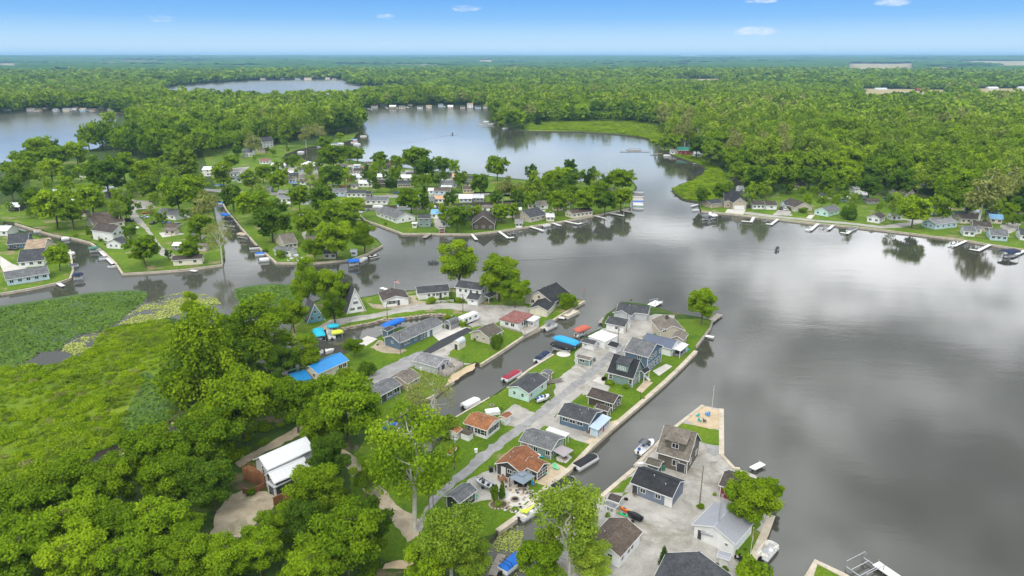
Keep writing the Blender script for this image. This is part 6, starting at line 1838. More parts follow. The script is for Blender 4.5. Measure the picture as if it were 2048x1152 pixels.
def runabout(label, stern, bow, at=None, hull=None, top=None, cover=None, seats=None, z=0.0, people=0, name='motor_boat', group=None, trailer=False, W=2.3, motor=True):
 if at: x, y, z, ang, L = at
 else:
  c, L, ang = orient(stern, bow, z + .5)
  x, y = c.x, c.y
 L = max(L, 3.2)
 W = min(W, L * .42)
 root = empty(name, (x, y, z), ang)
 tag(root, label, 'boat', group)
 rings = []
 for t, w, zb, zt in ((-.5, .92, .0, .72), (-.2, 1., -.02, .74), (.15, .98, .0, .80), (.35, .72, .12, .88), (.46, .32, .34, .95), (.5, .04, .6, .98)):
  hw = W / 2 * w
  rings.append([(L * t, 0, zb - .18), (L * t, hw * .72, zb), (L * t, hw, zt), (L * t, hw * .84, zt + .02), (L * t, hw * .70, zt - .3), (L * t, -hw * .70, zt - .3), (L * t, -hw * .84, zt + .02), (L * t, -hw, zt), (L * t, -hw * .72, zb)])
 MB().loft(rings).build('hull', hull or M_HULL, root)
 if cover is not None:
  rr_ = []
  for t, w, zt in ((-.5, .88, .80), (-.3, .96, 1.15), (.05, .96, 1.25), (.3, .76, 1.05), (.47, .2, .99)):
   hw = W / 2 * w
   rr_.append([(L * t, -hw, .76), (L * t, -hw * .5, zt), (L * t, hw * .5, zt), (L * t, hw, .76)])
  MB().loft(rr_).build('mooring_cover', cover, root, smooth=True)
 else:
  sm = seats or M_SEAT
  for sx in (-.32, -.02): MB().cbox(L * sx, W * .2, .78, .5, .5, .45).cbox(L * sx - .25, W * .2, 1.02, .1, .5, .4).build('seat', sm, root)
  MB().cbox(L * .10, -W * .18, .82, .4, .6, .5).build('console', M_GREYCAN, root)
  if at is None:
   MB().cbox(L * .17, 0, 1.1, .06, W * .62, .35, 0, 0).build('windscreen', GLASS, root)
 if motor: MB().cbox(-L / 2 - .22, 0, .85, .42, .38, .55).cbox(-L / 2 - .18, 0, .3, .18, .14, .8).build('outboard_motor', M_MOTOR, root)
 if top is not None:
  r_ = []
  for i in range(5):
   t = i / 4
   xx = -L * .28 + L * .34 * t
   zc = 2.25 + .16 * math.sin(math.pi * t)
   r_.append([(xx, -W * .46, zc - .12), (xx, 0, zc), (xx, W * .46, zc - .12), (xx, 0, zc - .05)])
  MB().loft(r_).build('bimini_top', top, root, smooth=True)
  pm = MB().tube((0, 0, .8), (0, 0, 2.2), .03, n=5).mesh('post', M_ALU)
  for xx in (-L * .26, L * .04):
   for yy in (-W * .42, W * .42): link('post', pm, root, (xx, yy, 0))
 return root
pontoon('white pontoon under a black cover at the slate-roofed cottage seawall', (1151, 935), (1193, 910), M_BLACKCAN)
pontoon('black-covered pontoon with raised arch behind the yellow-green tree', (1106, 980), (1148, 955), M_BLACKCAN, ('arch', M_MOTOR))
pontoon('open white pontoon loaded with lime green floats', (1038, 1036), (1082, 1009), None, None, None, toy=True)
pontoon('pontoon with a bright blue cover among duckweed at the bottom', (1003, 1143), (1046, 1107), M_BLUECAN, ('arch', M_MOTOR))
runabout('white wake boat with black bimini and blue seats beside the taupe house', (1277, 906), (1306, 880), top=M_GREYCAN, seats=M_BSEAT, W=2.5)
pontoon('open white pontoon at the flagpole lawn seawall', (1522, 1115), (1548, 1085), None, None, None, W=2.7)
pontoon('burgundy-covered boat with folded bimini frame in the inner canal', (1008, 760), (1040, 741), M_BURG, ('arch', M_GREYCAN))
pontoon('pontoon under a white cover by the terracotta-roofed mobile home', (926, 813), (958, 797), M_WHITECAN)
pontoon('navy-covered pontoon with folded frame near the pale concrete ring', (1073, 722), (1098, 703), M_NAVY, ('arch', M_GREYCAN))
pontoon('tan and white open pontoon at the cream house seawall', (1130, 634), (1155, 621), None, None, M_SEAT, fence=M_TANCAN)
pontoon('pontoon with flat grey hard top by the red-roofed cottage', (1089, 658), (1111, 647), None, ('hard', M_GREYCAN), None)
canopy_lift('brick red canopy boat lift behind the white workshop', (1150, 661), (1177, 651), M_REDCAN)
canopy_lift('long bright blue canopy boat lift beside the small white shed', (1110, 672), (1157, 687), M_SKYCAN, 4.2)
canopy_lift('long black canopy boat lift next to the bright blue one', (1104, 684), (1145, 695), M_BLACKCAN, 3.6, 2.5)
canopy_lift('long royal blue canopy boat lift on the lagoon', (765, 652), (807, 636), M_BLUECAN, 3.6)
canopy_lift('turquoise canopy boat lift in front of the blue A-frame cottage', (634, 655), (641, 672), M_TURQ, 3.8, 2.6)
pontoon('silver open pontoon between turquoise and yellow canopies', (664, 676), (659, 660), None, None, None)
canopy_lift('small yellow canopy lift beside the silver pontoon', (668, 664), (680, 662), M_YELLOW, 2.6, 2.0, False)
canopy_lift('small turquoise canopy on the lagoon bank by the lane', (661, 651), (671, 650), M_TURQ, 2.6, 2.4, False)
runabout('white jet boat moored off the blue metal roof', (640, 706), (652, 701))
runabout('white covered runabout near the blue metal roof\'s lagoon bank', (653, 704), (666, 700), cover=M_WHITECAN)
runabout('aluminium boat left of the blue metal roof', (592, 735), (606, 729), hull=M_ALU)
runabout('grey green boat hidden left of the blue-roofed porch', (582, 745), (596, 740), cover=M_GREENCAN)
runabout('blue and white runabout under the canal-end bank', (759, 860), (795, 848), cover=M_BLUECAN, hull=M_HULL)
runabout('white jet boat beside the brown plank', (772, 870), (800, 858), seats=M_BSEAT)
runabout('dark bass boat at the canal end', (764, 851), (788, 842), hull=M_GREYCAN)
pontoon('cluttered silver pontoon among the lift frames at the canal end', (806, 880), (830, 862), None, None, None)
pontoon('second silver pontoon outside the cluttered one', (812, 868), (838, 852), None, None, M_SEAT)
def frame_lift(label, a, W=3.2, L=3.6, rz=0.5):
 p = P(*a, 0)
 root = empty('boat_lift', (p.x, p.y, 0), rz)
 tag(root, label, 'boat lift')
 pm = MB().tube((0, 0, -1.2), (0, 0, 2.0), .08, n=6).mesh('post', M_ALU)
 for x in (-L / 2, L / 2):
  for y in (-W / 2, W / 2): link('post', pm, root, (x, y, 0))
 f = MB()
 for x in (-L / 2, L / 2): f.box(x - .09, x + .09, -W / 2, W / 2, .5, .68)
 for y in (-W * .22, W * .22): f.box(-L / 2, L / 2, y - .07, y + .07, .7, .84)
 f.build('cradle', M_ALU, root)
 g = MB()
 for y in (-W / 2, W / 2): g.box(-L / 2, L / 2, y - .05, y + .05, 1.85, 1.95)
 g.build('top_beam', M_ALU, root)
 MB().tube((L / 2 + .1, W / 2, 1.5), (L / 2 + .16, W / 2, 1.5), .45, n=12).build('winch_wheel', M_ALU, root)
 return root
frame_lift('empty aluminium lift at the bottom right beside the square dock', (1728, 1143), 4.0, 5.0, 0.5)
frame_lift('empty lift frame beyond the cluttered pontoons', (826, 872))
frame_lift('empty lift frame nearest the canal mouth berths', (836, 862), rz=0.2)
frame_lift('empty lift beside the wide white dock with the pole', (1170, 447))
frame_lift('empty lift at the right of the white dock near the olive trees', (1024, 470))
frame_lift('empty lift left of the L-shaped dock by the craftsman house', (1532, 444))
frame_lift('empty lift right of the long mint-cottage dock', (1648, 456))
frame_lift('lift frame under the pale covered dock behind the strip\'s head', (1312, 610))
for lb, x, y, cv, tp in (('blue-topped boat at the head of the point\'s boat canal', 440, 407, M_BLUECAN, None), ('bright blue canopy second in the point\'s boat canal', 451, 428, M_BLUECAN, 'l'), ('black canopy third in the point\'s boat canal', 457, 436, M_BLACKCAN, 'l'),
       ('black canopy beside the brown walkway', 463, 445, M_BLACKCAN, 'l'), ('tan-covered pontoon by the brown walkway\'s end', 484, 467, M_TANCAN, 'l'), ('black-covered boat alone below the tan pontoon', 510, 495, M_BLACKCAN, None),
       ('white boat with blue cover near the point\'s corner', 521, 508, M_BLUECAN, None), ('long white pontoon at the point\'s corner seawall', 530, 519, M_WHITECAN, None)):
 if tp: canopy_lift(lb + ' lift', (x - 8, y - 1), (x + 8, y + 2), cv, 3.4, 2.6)
 else: pontoon(lb, (x - 12, y + 1), (x + 10, y - 1), cv, W=2.6)
canopy_lift('wide blue canopy lift at the canal point\'s water end', (695, 521), (719, 519), M_BLUECAN, 4.0, 2.8)
pontoon('white open pontoon right of the wide blue canopy', (717, 523), (732, 515), None)
pontoon('tan and black pontoon at the right end of the canal point', (738, 515), (757, 510), None, None, M_SEAT, fence=M_MOTOR)
for lb, x, y, cv, k in (('tan covered boat at the far-left canal head', 75, 462, M_TANCAN, 0), ('long tan canopy lift behind the round bright tree', 92, 478, M_TANCAN, 1), ('white boat on the far-left canal\'s near bank', 131, 477, M_WHITECAN, 0),
      ('green canopy lift beside the white walkway', 187, 495, M_GREENCAN, 1), ('white pontoon lower on the white walkway', 207, 516, M_GREYCAN, 0), ('small white skiff leaving the far-left canal', 224, 533, None, 2),
      ('white covered boat behind the round tree\'s canal side', 141, 507, M_WHITECAN, 0), ('white lift with grey cover above the navy canopy', 147, 531, M_GREYCAN, 0), ('navy canopy boat lift at the far-left seawall corner', 155, 548, M_NAVY, 1)):
 if k == 1: canopy_lift(lb if 'lift' in lb else lb + ' lift', (x - 11, y + 1), (x + 11, y - 1), cv, 3.4, 2.6)
 elif k == 0: pontoon(lb, (x - 9, y + 1), (x + 9, y - 1), cv)
 else: runabout(lb, (x + 9, y - 1), (x - 9, y + 1))
for lb, y, cv in (('grey boat first below the tip\'s trees', 383, M_GREYCAN), ('grey canopied boat second at the peninsula tip', 392, M_GREYCAN), ('tan covered boat third at the peninsula tip', 398, M_TANCAN), ('blue covered boat fourth at the peninsula tip', 404, M_BLUECAN),
     ('white covered boat fifth at the peninsula tip', 409, M_WHITECAN), ('green covered boat nearest on the peninsula tip', 415, M_GREENCAN)):
 pontoon(lb, (1265, y), (1288, y + 1), cv)
canopy_lift('black canopy lift by the craftsman house jetty', (1403, 431), (1420, 430), M_GREYCAN, 5.0, 3.0)
canopy_lift('white canopy lift by the craftsman house jetty', (1421, 430), (1433, 429), M_WHITECAN, 5.0, 3.0)
canopy_lift('navy canopy lift at the right edge dock', (2008, 503), (2034, 499), M_NAVY, 6.0, 3.2)
pontoon('dark covered boat at the L-shaped dock with a lift', (1696, 462), (1712, 455), M_GREYCAN)
runabout('white boat on the pale blue house\'s dock', (1903, 487), (1915, 484))
pontoon('white pontoon below the beige dock cottage', (1085, 452), (1100, 449), None)
for lb, x, y, cv in (('white pontoon on the inlet\'s near bank', 602, 304, M_WHITECAN), ('grey covered pontoon by the inlet mouth', 641, 293, M_GREYCAN), ('white pontoon second at the inlet', 651, 291, M_WHITECAN), ('tan pontoon third at the inlet', 661, 289, M_TANCAN),
      ('blue covered pontoon fourth at the inlet', 672, 288, M_BLUECAN), ('white pontoon last at the inlet', 681, 287, M_WHITECAN), ('blue canopied boat off the wooded east shore', 708, 279, M_BLUECAN), ('red and white boat under the blue canopied one', 709, 284, M_BURG),
      ('tan boat at the tip of the wooded east shore', 727, 272, M_TANCAN), ('white boat near the jetty on the wooded east shore', 714, 288, M_WHITECAN), ('white boat on the far right shore\'s shallow', 1334, 311, M_WHITECAN), ('dark boat on the long brown jetty', 1262, 299, M_GREYCAN),
      ('second dark boat on the long brown jetty', 1275, 299, M_GREYCAN), ('dark boat at the marina dock\'s left end', 961, 248, M_GREYCAN), ('white boat at the marina dock', 972, 243, M_WHITECAN), ('grey boat at the marina dock\'s middle', 981, 248, M_GREYCAN), ('white boat under the wooded marina point', 1010, 257, M_WHITECAN),
      ('white boat on the far shore left of centre', 790, 216, M_WHITECAN), ('white boat on the far shore right of centre', 885, 213, M_WHITECAN), ('white pontoon near the far shore\'s right end', 955, 213, M_WHITECAN),
      ('blue covered pontoon in the mini canal', 935, 413, M_BLUECAN), ('white pontoon at the left of the mini canal', 756, 413, M_WHITECAN), ('white covered pontoon in the mini canal\'s centre', 862, 413, M_WHITECAN), ('sky blue covered boat in the mini canal', 805, 411, M_SKYCAN),
      ('big blue tarped boat on the bright lawn strip', 586, 366, M_BLUECAN), ('tarped blue boat on the second lawn by the lane', 440, 371, M_BLUECAN)):
 pontoon(lb, (x - 6, y), (x + 6, y), cv, Lmin=8 if y < 300 else 7)
# ------------------------------------------------------------------ people in the fishing boats (one skinned body each)
M_COAT = mat('dark_jacket', (0.03, 0.03, 0.035), 0.9, 0.1)
def person(label, x, y, z, rz, m=None):
 J = {'pel': (0, 0, .50), 'ch': (0, -.02, .92), 'nk': (0, 0, 1.08), 'hd': (0, .03, 1.24), 'hd2': (0, .03, 1.34), 'sl': (-.2, 0, 1.0), 'el': (-.28, .16, .78), 'hl': (-.16, .38, .74), 'sr': (.2, 0, 1.0), 'er': (.28, .16, .78), 'hr': (.14, .40, .80),
   'kl': (-.14, .42, .52), 'fl': (-.14, .46, .08), 'tl': (-.14, .62, .05), 'kr': (.14, .42, .52), 'fr': (.14, .46, .08), 'tr': (.14, .62, .05)}
 E = [('pel', 'ch'), ('ch', 'nk'), ('nk', 'hd'), ('hd', 'hd2'), ('ch', 'sl'), ('sl', 'el'), ('el', 'hl'), ('ch', 'sr'), ('sr', 'er'), ('er', 'hr'), ('pel', 'kl'), ('kl', 'fl'), ('fl', 'tl'), ('pel', 'kr'), ('kr', 'fr'), ('fr', 'tr')]
 RAD = {'pel': .17, 'ch': .18, 'nk': .06, 'hd': .10, 'hd2': .09, 'sl': .07, 'el': .05, 'hl': .045, 'sr': .07, 'er': .05, 'hr': .045, 'kl': .08, 'fl': .05, 'tl': .05, 'kr': .08, 'fr': .05, 'tr': .05}
 ks = list(J)
 me = bpy.data.meshes.new('person')
 me.from_pydata([J[k] for k in ks], [(ks.index(a), ks.index(b)) for a, b in E], [])
 me.materials.append(m or M_COAT)
 o = link('person', me, None, (x, y, z), rz)
 sk = o.modifiers.new('skin', 'SKIN')
 for i, k in enumerate(ks):
  me.skin_vertices[0].data[i].radius = (RAD[k], RAD[k])
 me.skin_vertices[0].data[0].use_root = True
 o.modifiers.new('sub', 'SUBSURF').levels = 1
 tag(o, label, 'person')
 return o
for lb, st, bw, n in (('dark fishing boat on the water in front of the cottage row', (858, 525), (878, 524), 2), ('black fishing boat alone on the broad lake', (1553, 502), (1556, 494), 1), ('tiny motor boat drawing a wake in the open lake', (905, 270), (905, 265), 1)):
 b = runabout(lb, st, bw, hull=M_GREYCAN, seats=M_GREYCAN, name='fishing_boat', W=2.0)
 c, L, ang = orient(st, bw, .5)
 for k in range(n):
  t = -.18 + .3 * k
  person(f'seated person in dark clothes, {"at the stern" if k == 0 else "toward the bow"} of the ' + {858: 'boat before the cottage row', 1553: 'lone black boat', 905: 'boat drawing a wake'}[st[0]], c.x + math.cos(ang) * L * t, c.y + math.sin(ang) * L * t, .38, ang - math.pi / 2)
# ------------------------------------------------------------------ wake of the boats: low raised ripples
def wake(label, pts, w, h=.05):
 q = [P(a, b, 0) for a, b in pts]
 rings = []
 for i, p in enumerate(q):
  a = q[max(0, i - 1)]; b_ = q[min(len(q) - 1, i + 1)]
  d = (b_ - a).normalized(); n_ = Vector((-d.y, d.x, 0))
  s = w * (0.3 + 0.7 * i / (len(q) - 1))
  hh = h * (1 - i / len(q))
  rings.append([p - n_ * s + Vector((0, 0, .003)), p - n_ * s * .4 + Vector((0, 0, hh)), p + Vector((0, 0, hh * .4)), p + n_ * s * .4 + Vector((0, 0, hh)), p + n_ * s + Vector((0, 0, .003))])
 o = MB().loft(rings, closed=False, caps=False).build('water_wake', M_WATER, smooth=True)
 tag(o, label, 'wake', kind='stuff')
wake('wake spreading left of the tiny motor boat', [(904, 270), (880, 274), (850, 279), (800, 288)], 1.2, .16)
wake('wake spreading right of the tiny motor boat', [(906, 270), (918, 272), (935, 275)], 1.2, .14)
wake('wake line trailing off the lone black boat', [(1548, 499), (1520, 498), (1480, 500), (1400, 505)], .7, .10)
wake('long ripple crossing the middle of the lake', [(1020, 521), (1100, 519), (1200, 511), (1300, 501), (1380, 492)], .7, .12)
# ------------------------------------------------------------------ vehicles, poles, yard things
M_TYRE = mat('tyre_rubber', (0.015, 0.015, 0.016), 0.9, 0.1)
M_POLE = mat('utility_pole_wood', (0.17, 0.13, 0.10), 0.9, 0.2)
def car(label, x, y, rz, col, kind='car', L=4.6, z=LAND_Z + .05, white=False):
 p = P(x, y)
 root = empty({'pickup': 'pickup_truck', 'van': 'van'}.get(kind, 'parked_car'), (p.x, p.y, z), rz)
 tag(root, label, {'pickup': 'pickup truck', 'van': 'van'}.get(kind, 'car'))
 pm = mat('paint_%d' % (hash(col) % 10000), col, 0.3, 0.05, spec=0.6)
 W = 1.8
 if kind == 'pickup': L = 5.4
 sec = {'car': [(-.5, .85), (-.48, .95), (-.22, 1.0), (.18, .98), (.48, .85), (.5, .6)], 'pickup': [(-.5, 1.0), (-.1, 1.0), (-.08, 1.1), (.2, 1.1), (.48, 1.0), (.5, .7)], 'van': [(-.5, 1.1), (-.2, 1.1), (.2, 1.1), (.35, 1.05), (.49, .95), (.5, .7)]}[kind]
 rings = [[(L * t, -W / 2, .3), (L * t, -W / 2, h * .8), (L * t, -W * .44, h), (L * t, W * .44, h), (L * t, W / 2, h * .8), (L * t, W / 2, .3)] for t, h in sec]
 MB().loft(rings).build('body', pm, root)
 cab = {'car': [(-.34, 0.98, .0), (-.2, 1.45, 1), (.06, 1.45, 1), (.24, 1.0, 0)], 'pickup': [(-.08, 1.1, 0), (-.04, 1.75, 1), (.12, 1.75, 1), (.24, 1.1, 0)], 'van': [(-.49, 1.1, 0), (-.47, 1.9, 1), (.22, 1.85, 1), (.38, 1.1, 0)]}[kind]
 MB().loft([[(L * t, -W * .44 + f * .1, h - .02 if f else h - .1), (L * t, W * .44 - f * .1, h - .02 if f else h - .1), (L * t, W * .45, .95), (L * t, -W * .45, .95)] for t, h, f in cab]).build('windows', GLASS, root)
 (t0, h0, _), (t1, h1, _) = cab[1], cab[2]
 MB().box(L * t0, L * t1, -W * .38, W * .38, h0 - .04, h0 + .03).build('roof', pm, root)
 wm = MB().tube((0, -.1, 0), (0, .1, 0), .34, n=12).mesh('wheel', M_TYRE)
 for a in (-.31, .31):
  for s in (-1, 1): link('wheel', wm, root, (L * a, s * W * .46, .34))
 return root
def facing(a, b):
 p, q = P(*a), P(*b)
 return math.atan2(q.y - p.y, q.x - p.x)
car('red pickup truck parked by the left lane', 295, 427, .1, (0.35, 0.02, 0.02), 'pickup')
car('pale blue car just below the red pickup', 291, 436, -.2, (0.40, 0.48, 0.55))
car('black van beside the tan bungalow', 259, 443, .05, (0.02, 0.02, 0.022), 'van')
car('dark car on the left lane\'s concrete pad', 307, 448, 1.4, (0.03, 0.03, 0.03))
car('blue car on the grass pad across the left lane', 333, 447, .2, (0.05, 0.10, 0.30))
car('white pickup behind the tall gabled house', 268, 458, .1, (0.65, 0.65, 0.65), 'pickup')
car('dark car at the door of the slate blue canal cottage', 27, 500, .1, (0.03, 0.03, 0.035))
car('red car on the gravel lot by the big white building', 458, 345, .1, (0.40, 0.02, 0.02))
car('white car next to the red one on the gravel lot', 470, 347, .1, (0.6, 0.6, 0.6))
car('silver van at the gravel lot\'s near side', 437, 355, .0, (0.45, 0.47, 0.5), 'van')
car('dark blue car in front of the long middle-lane cottage', 715, 387, .1, (0.02, 0.05, 0.12))
car('red car beside the dusty pink-roofed bungalow', 948, 431, .2, (0.42, 0.03, 0.02))
car('white car under the peninsula trees near the mini canal', 982, 416, .2, (0.6, 0.6, 0.6))
car('dark car behind the small dark cypress on the canal row', 1004, 436, .0, (0.04, 0.04, 0.05))
car('dark pickup between the white garage and the pink-beige bungalow', 1562, 419, 1.3, (0.05, 0.05, 0.05), 'pickup')
car('silver car right of the craftsman house', 1499, 414, 1.3, (0.2, 0.06, 0.06))
car('white car by the pink-beige bungalow drive', 1574, 421, .4, (0.6, 0.58, 0.55))
car('dark car on the second-row lane by the tarped boat', 528, 377, .2, (0.03, 0.03, 0.03))
car('silver pickup on the second-row gravel', 616, 350, .1, (0.4, 0.4, 0.42), 'pickup')
car('white van in the middle of the back row', 730, 352, .1, (0.62, 0.62, 0.62), 'van')
car('dark car at the right end of the back row', 935, 362, .2, (0.03, 0.03, 0.035))
car('black car beside the yellow cottage', 912, 386, .2, (0.03, 0.03, 0.035))
car('white car by the white farmhouse at the back harbour', 1512, 384, .3, (0.6, 0.6, 0.6))
rv = empty('camper_trailer', P(938, 645), facing((923, 650), (955, 637)))
tag(rv, 'white camper trailer parked where the lane meets the gravel circle', 'camper')
L, W = 8.2, 2.5
pr = [(-L / 2, .6), (L / 2 - .5, .6), (L / 2, 1.4), (L / 2, 2.6), (L / 2 - .5, 3.1), (-L / 2 + .3, 3.1), (-L / 2, 2.8)]
MB().loft([[(x, y, z) for x, z in pr] for y in (-W / 2, W / 2)]).build('body', M_HULL, rv)
for x in (-2.6, -.6, 2.2):
 link('window', MB().box(-.5, .5, -.03, .03, 0, .7).mesh('window', GLASS), rv, (x, -W / 2 - .01, 1.7))
add_door(rv, 1.0, -W / 2 - .02, .65, 0, .7, 1.9, DOORWHITE)
link('window', MB().box(-.03, .03, -.7, .7, 0, .8).mesh('window', GLASS), rv, (L / 2 + .01, 0, 1.7))
wm = MB().tube((0, -.12, 0), (0, .12, 0), .36, n=12).mesh('wheel', M_TYRE)
for x in (-.5, .4):
 for s in (-1, 1): link('wheel', wm, rv, (x, s * W * .42, .36))
MB().box(-1.4, -.4, -.4, .4, 3.1, 3.35).build('air_conditioner', M_WHITECAN, rv)
MB().tube((L / 2 - .2, 0, .6), (L / 2 + 1.1, 0, .5), .07).build('hitch', M_ALU, rv)
def trailer_boat(label, a, b, **kw):
 c, L, ang = orient(a, b, LAND_Z + .9)
 t = empty('boat_trailer', (c.x, c.y, LAND_Z), ang)
 tag(t, 'two-wheeled trailer under the ' + ' '.join(label.split()[:9]), 'trailer')
 f = MB()
 for s in (-1, 1): f.tube((-L * .4, s * .7, .5), (L * .3, s * .5, .5), .05, n=5)
 f.tube((L * .3, -.5, .5), (L * .62, 0, .5), .05, n=5).tube((L * .3, .5, .5), (L * .62, 0, .5), .05, n=5).tube((-L * .1, -1, .42), (-L * .1, 1, .42), .05, n=5)
 f.build('frame', M_ALU, t)
 wm_ = MB().tube((0, -.1, 0), (0, .1, 0), .33, n=12).mesh('wheel', M_TYRE)
 for s in (-1, 1): link('wheel', wm_, t, (-L * .1, s * 1.05, .33))
 return runabout(label, a, b, z=LAND_Z + .65, **kw)
trailer_boat('silver and black bass boat parked by the grey summer house', (985, 973), (951, 957), hull=M_ALU, seats=M_MOTOR)
trailer_boat('white fishing boat on the gravel beside the mint cottage', (1073, 800), (1098, 791), seats=M_BSEAT)
trailer_boat('boat under a black cover by the kayaks on the spit', (1281, 1037), (1256, 1026), cover=M_BLACKCAN, hull=M_MOTOR)
runabout('upturned orange and white skiff under the tree by the road', (898, 908), (912, 896), z=LAND_Z, cover=M_REDCAN, motor=False)
def kayak(label, a, b, m, z=LAND_Z + .1):
 c, L, ang = orient(a, b, z)
 L = max(L, 2.6)
 root = empty('kayak', (c.x, c.y, z), ang)
 tag(root, label, 'kayak')
 r_ = []
 for t, w in ((-.5, .05), (-.3, .75), (0, 1), (.3, .75), (.5, .05)):
  hw = .36 * w
  r_.append([(L * t, -hw, .2), (L * t, -hw * .6, .0), (L * t, hw * .6, .0), (L * t, hw, .2), (L * t, hw * .5, .33), (L * t, -hw * .5, .33)])
 MB().loft(r_).build('hull', m, root, smooth=True)
 MB().prism([(L * .02 + .4 * math.cos(k * math.pi / 4), .2 * math.sin(k * math.pi / 4)) for k in range(8)], .3, .35).build('cockpit', M_MOTOR, root)
M_KRED = mat('kayak_red', (0.50, 0.05, 0.03), 0.4, 0.08)
M_KOR = mat('kayak_orange', (0.62, 0.20, 0.02), 0.4, 0.08)
M_KGR = mat('kayak_green', (0.02, 0.50, 0.15), 0.4, 0.08)
M_KYE = mat('kayak_yellow', (0.65, 0.50, 0.02), 0.4, 0.08)
kayak('orange kayak uppermost in the spit\'s kayak heap', (1238, 1014), (1260, 1024), M_KOR, LAND_Z + .9)
kayak('red kayak below the orange one in the kayak heap', (1240, 1017), (1259, 1028), M_KRED, LAND_Z + .5)
kayak('green kayak at the bottom of the kayak heap', (1240, 1028), (1256, 1033), M_KGR, LAND_Z + .1)
kayak('yellow kayak leaning by the whitewashed shed', (1232, 1012), (1234, 1026), M_KYE, LAND_Z + .3)
kayak('red kayak lying beside the grey round-roofed shed', (905, 658), (916, 653), M_KRED)
kayak('green kayak on the lawn behind the cream house', (1081, 630), (1094, 632), M_KGR)
kayak('white and teal kayak leaning on the slate-roofed cottage wall', (1064, 903), (1082, 912), M_HULL, LAND_Z + .6)
kayak('teal kayak below the white one at the cottage wall', (1070, 910), (1082, 914), M_TURQ, LAND_Z + .2)
kayak('red kayak in front of the dark-roofed cottage far left', (41, 533), (55, 532), M_KRED)
kayak('yellow kayak on the grass behind the blue-grey canal house', (822, 775), (836, 769), M_KYE)
def pole(label, base, h, wire=True, m=None, r=.13, arm=True, name='utility_pole', cat='utility pole'):
 p = P(*base)
 root = empty(name, (p.x, p.y, LAND_Z))
 tag(root, label, cat)
 MB().tube((0, 0, -.3), (0, 0, h), r, r * .7, n=8).build('shaft', m or M_POLE, root)
 if arm:
  MB().box(-.9, .9, -.06, .06, h - .6, h - .48).build('crossarm', m or M_POLE, root)
  MB().tube((.25, 0, h - 1.9), (.25, 0, h - 1.1), .2, n=8).build('transformer', M_ALU, root)
 return Vector((p.x, p.y, LAND_Z + h))
tops = {}
tops['a'] = pole('bare wooden pole standing in the spit\'s gravel yard', (1399, 1010), 9.5, arm=False)
tops['b'] = pole('utility pole on the road side by the mint cottage', (1100, 802), 8.5)
tops['c'] = pole('utility pole beside the small black-roofed shed', (1235, 703), 9)
tops['d'] = pole('utility pole at the white garage corner', (1253, 665), 8, arm=False)
tops['e'] = pole('utility pole beside the upturned skiff on the road lawn', (909, 940), 9)
tops['f'] = pole('utility pole in the lane behind the camper', (926, 626), 7.5)
tops['g'] = pole('pale utility pole at the long blue house corner', (801, 709), 8)
tops['h'] = pole('short pole on the lagoon bank by the lane bend', (775, 638), 6, arm=False)
tops['i'] = pole('thin pole at the road bend on the right side', (867, 1021), 7.5, arm=False, r=.09)
tops['j'] = pole('second thin pole left of the road bend', (859, 1032), 6.5, arm=False, r=.09)
tops['k'] = pole('utility pole on the far-left lawn across the lane', (347, 498), 9, arm=False)
pole('tall pole by the middle lane', (740, 393), 11, arm=False)
pole('tall mast behind the peninsula\'s tip trees', (1216, 372), 17, arm=False, r=.1, m=M_DOCK, name='mast', cat='mast')
pole('white mast standing on the tip dock', (1247, 432), 8, arm=False, r=.08, m=M_DOCK, name='mast', cat='mast')
pole('thin white mast at the edge of the sand point', (1424, 815), 6.5, arm=False, r=.06, m=M_DOCK, name='mast', cat='mast')
pole('white pole lamp on the lawn by the broad seawall', (1187, 842), 4.5, arm=False, r=.06, m=M_DOCK, name='lamp_post', cat='lamp post')
pole('black lamp post on the lawn past the brown paving', (1281, 800), 3, arm=False, r=.05, m=M_MOTOR, name='lamp_post', cat='lamp post')
def wires(label, a, b, n=2, sag=1.2):
 mb = MB()
 for k in range(n):
  off = Vector((.5 * k - .25, 0, -.5 * k))
  pts_ = []
  for i in range(13):
   t = i / 12
   pts_.append(a.lerp(b, t) + off - Vector((0, 0, sag * 4 * t * (1 - t))))
  mb.path(pts_, .018, 3)
 o = mb.build('power_line', M_MOTOR)
 tag(o, label, 'power line')
wires('power lines running over the strip road from skiff lawn to mint cottage', tops['e'], tops['b'])
wires('power lines from the mint cottage pole to the gravel end', tops['b'], tops['c'])
wires('power line between the two poles at the gravel end', tops['c'], tops['d'], 1)
wires('power lines from the skiff lawn pole back to the road bend', tops['e'], tops['i'], 1)
wires('power line along the lagoon lane to the blue house', tops['f'], tops['g'], 1)
p = P(1434, 1085)
root = empty('radio_mast', (p.x, p.y, LAND_Z))
tag(root, 'lattice radio mast against the front of the white house', 'mast')
H = 11
for k in range(3):
 a = 2 * math.pi * k / 3
 MB().tube((.22 * math.cos(a), .22 * math.sin(a), 0), (.2 * math.cos(a), .2 * math.sin(a), H), .05, n=5).build('leg', M_ALU, root)
br = MB()
for i in range(22):
 z0, z1 = H * i / 22, H * (i + 1) / 22
 for k in range(3):
  a, b = 2 * math.pi * k / 3, 2 * math.pi * (k + 1) / 3
  br.tube((.22 * math.cos(a), .22 * math.sin(a), z0), (.22 * math.cos(b), .22 * math.sin(b), z1), .025, n=3, caps=False)
tag(br.build('bracing', M_ALU, root), kind='stuff')
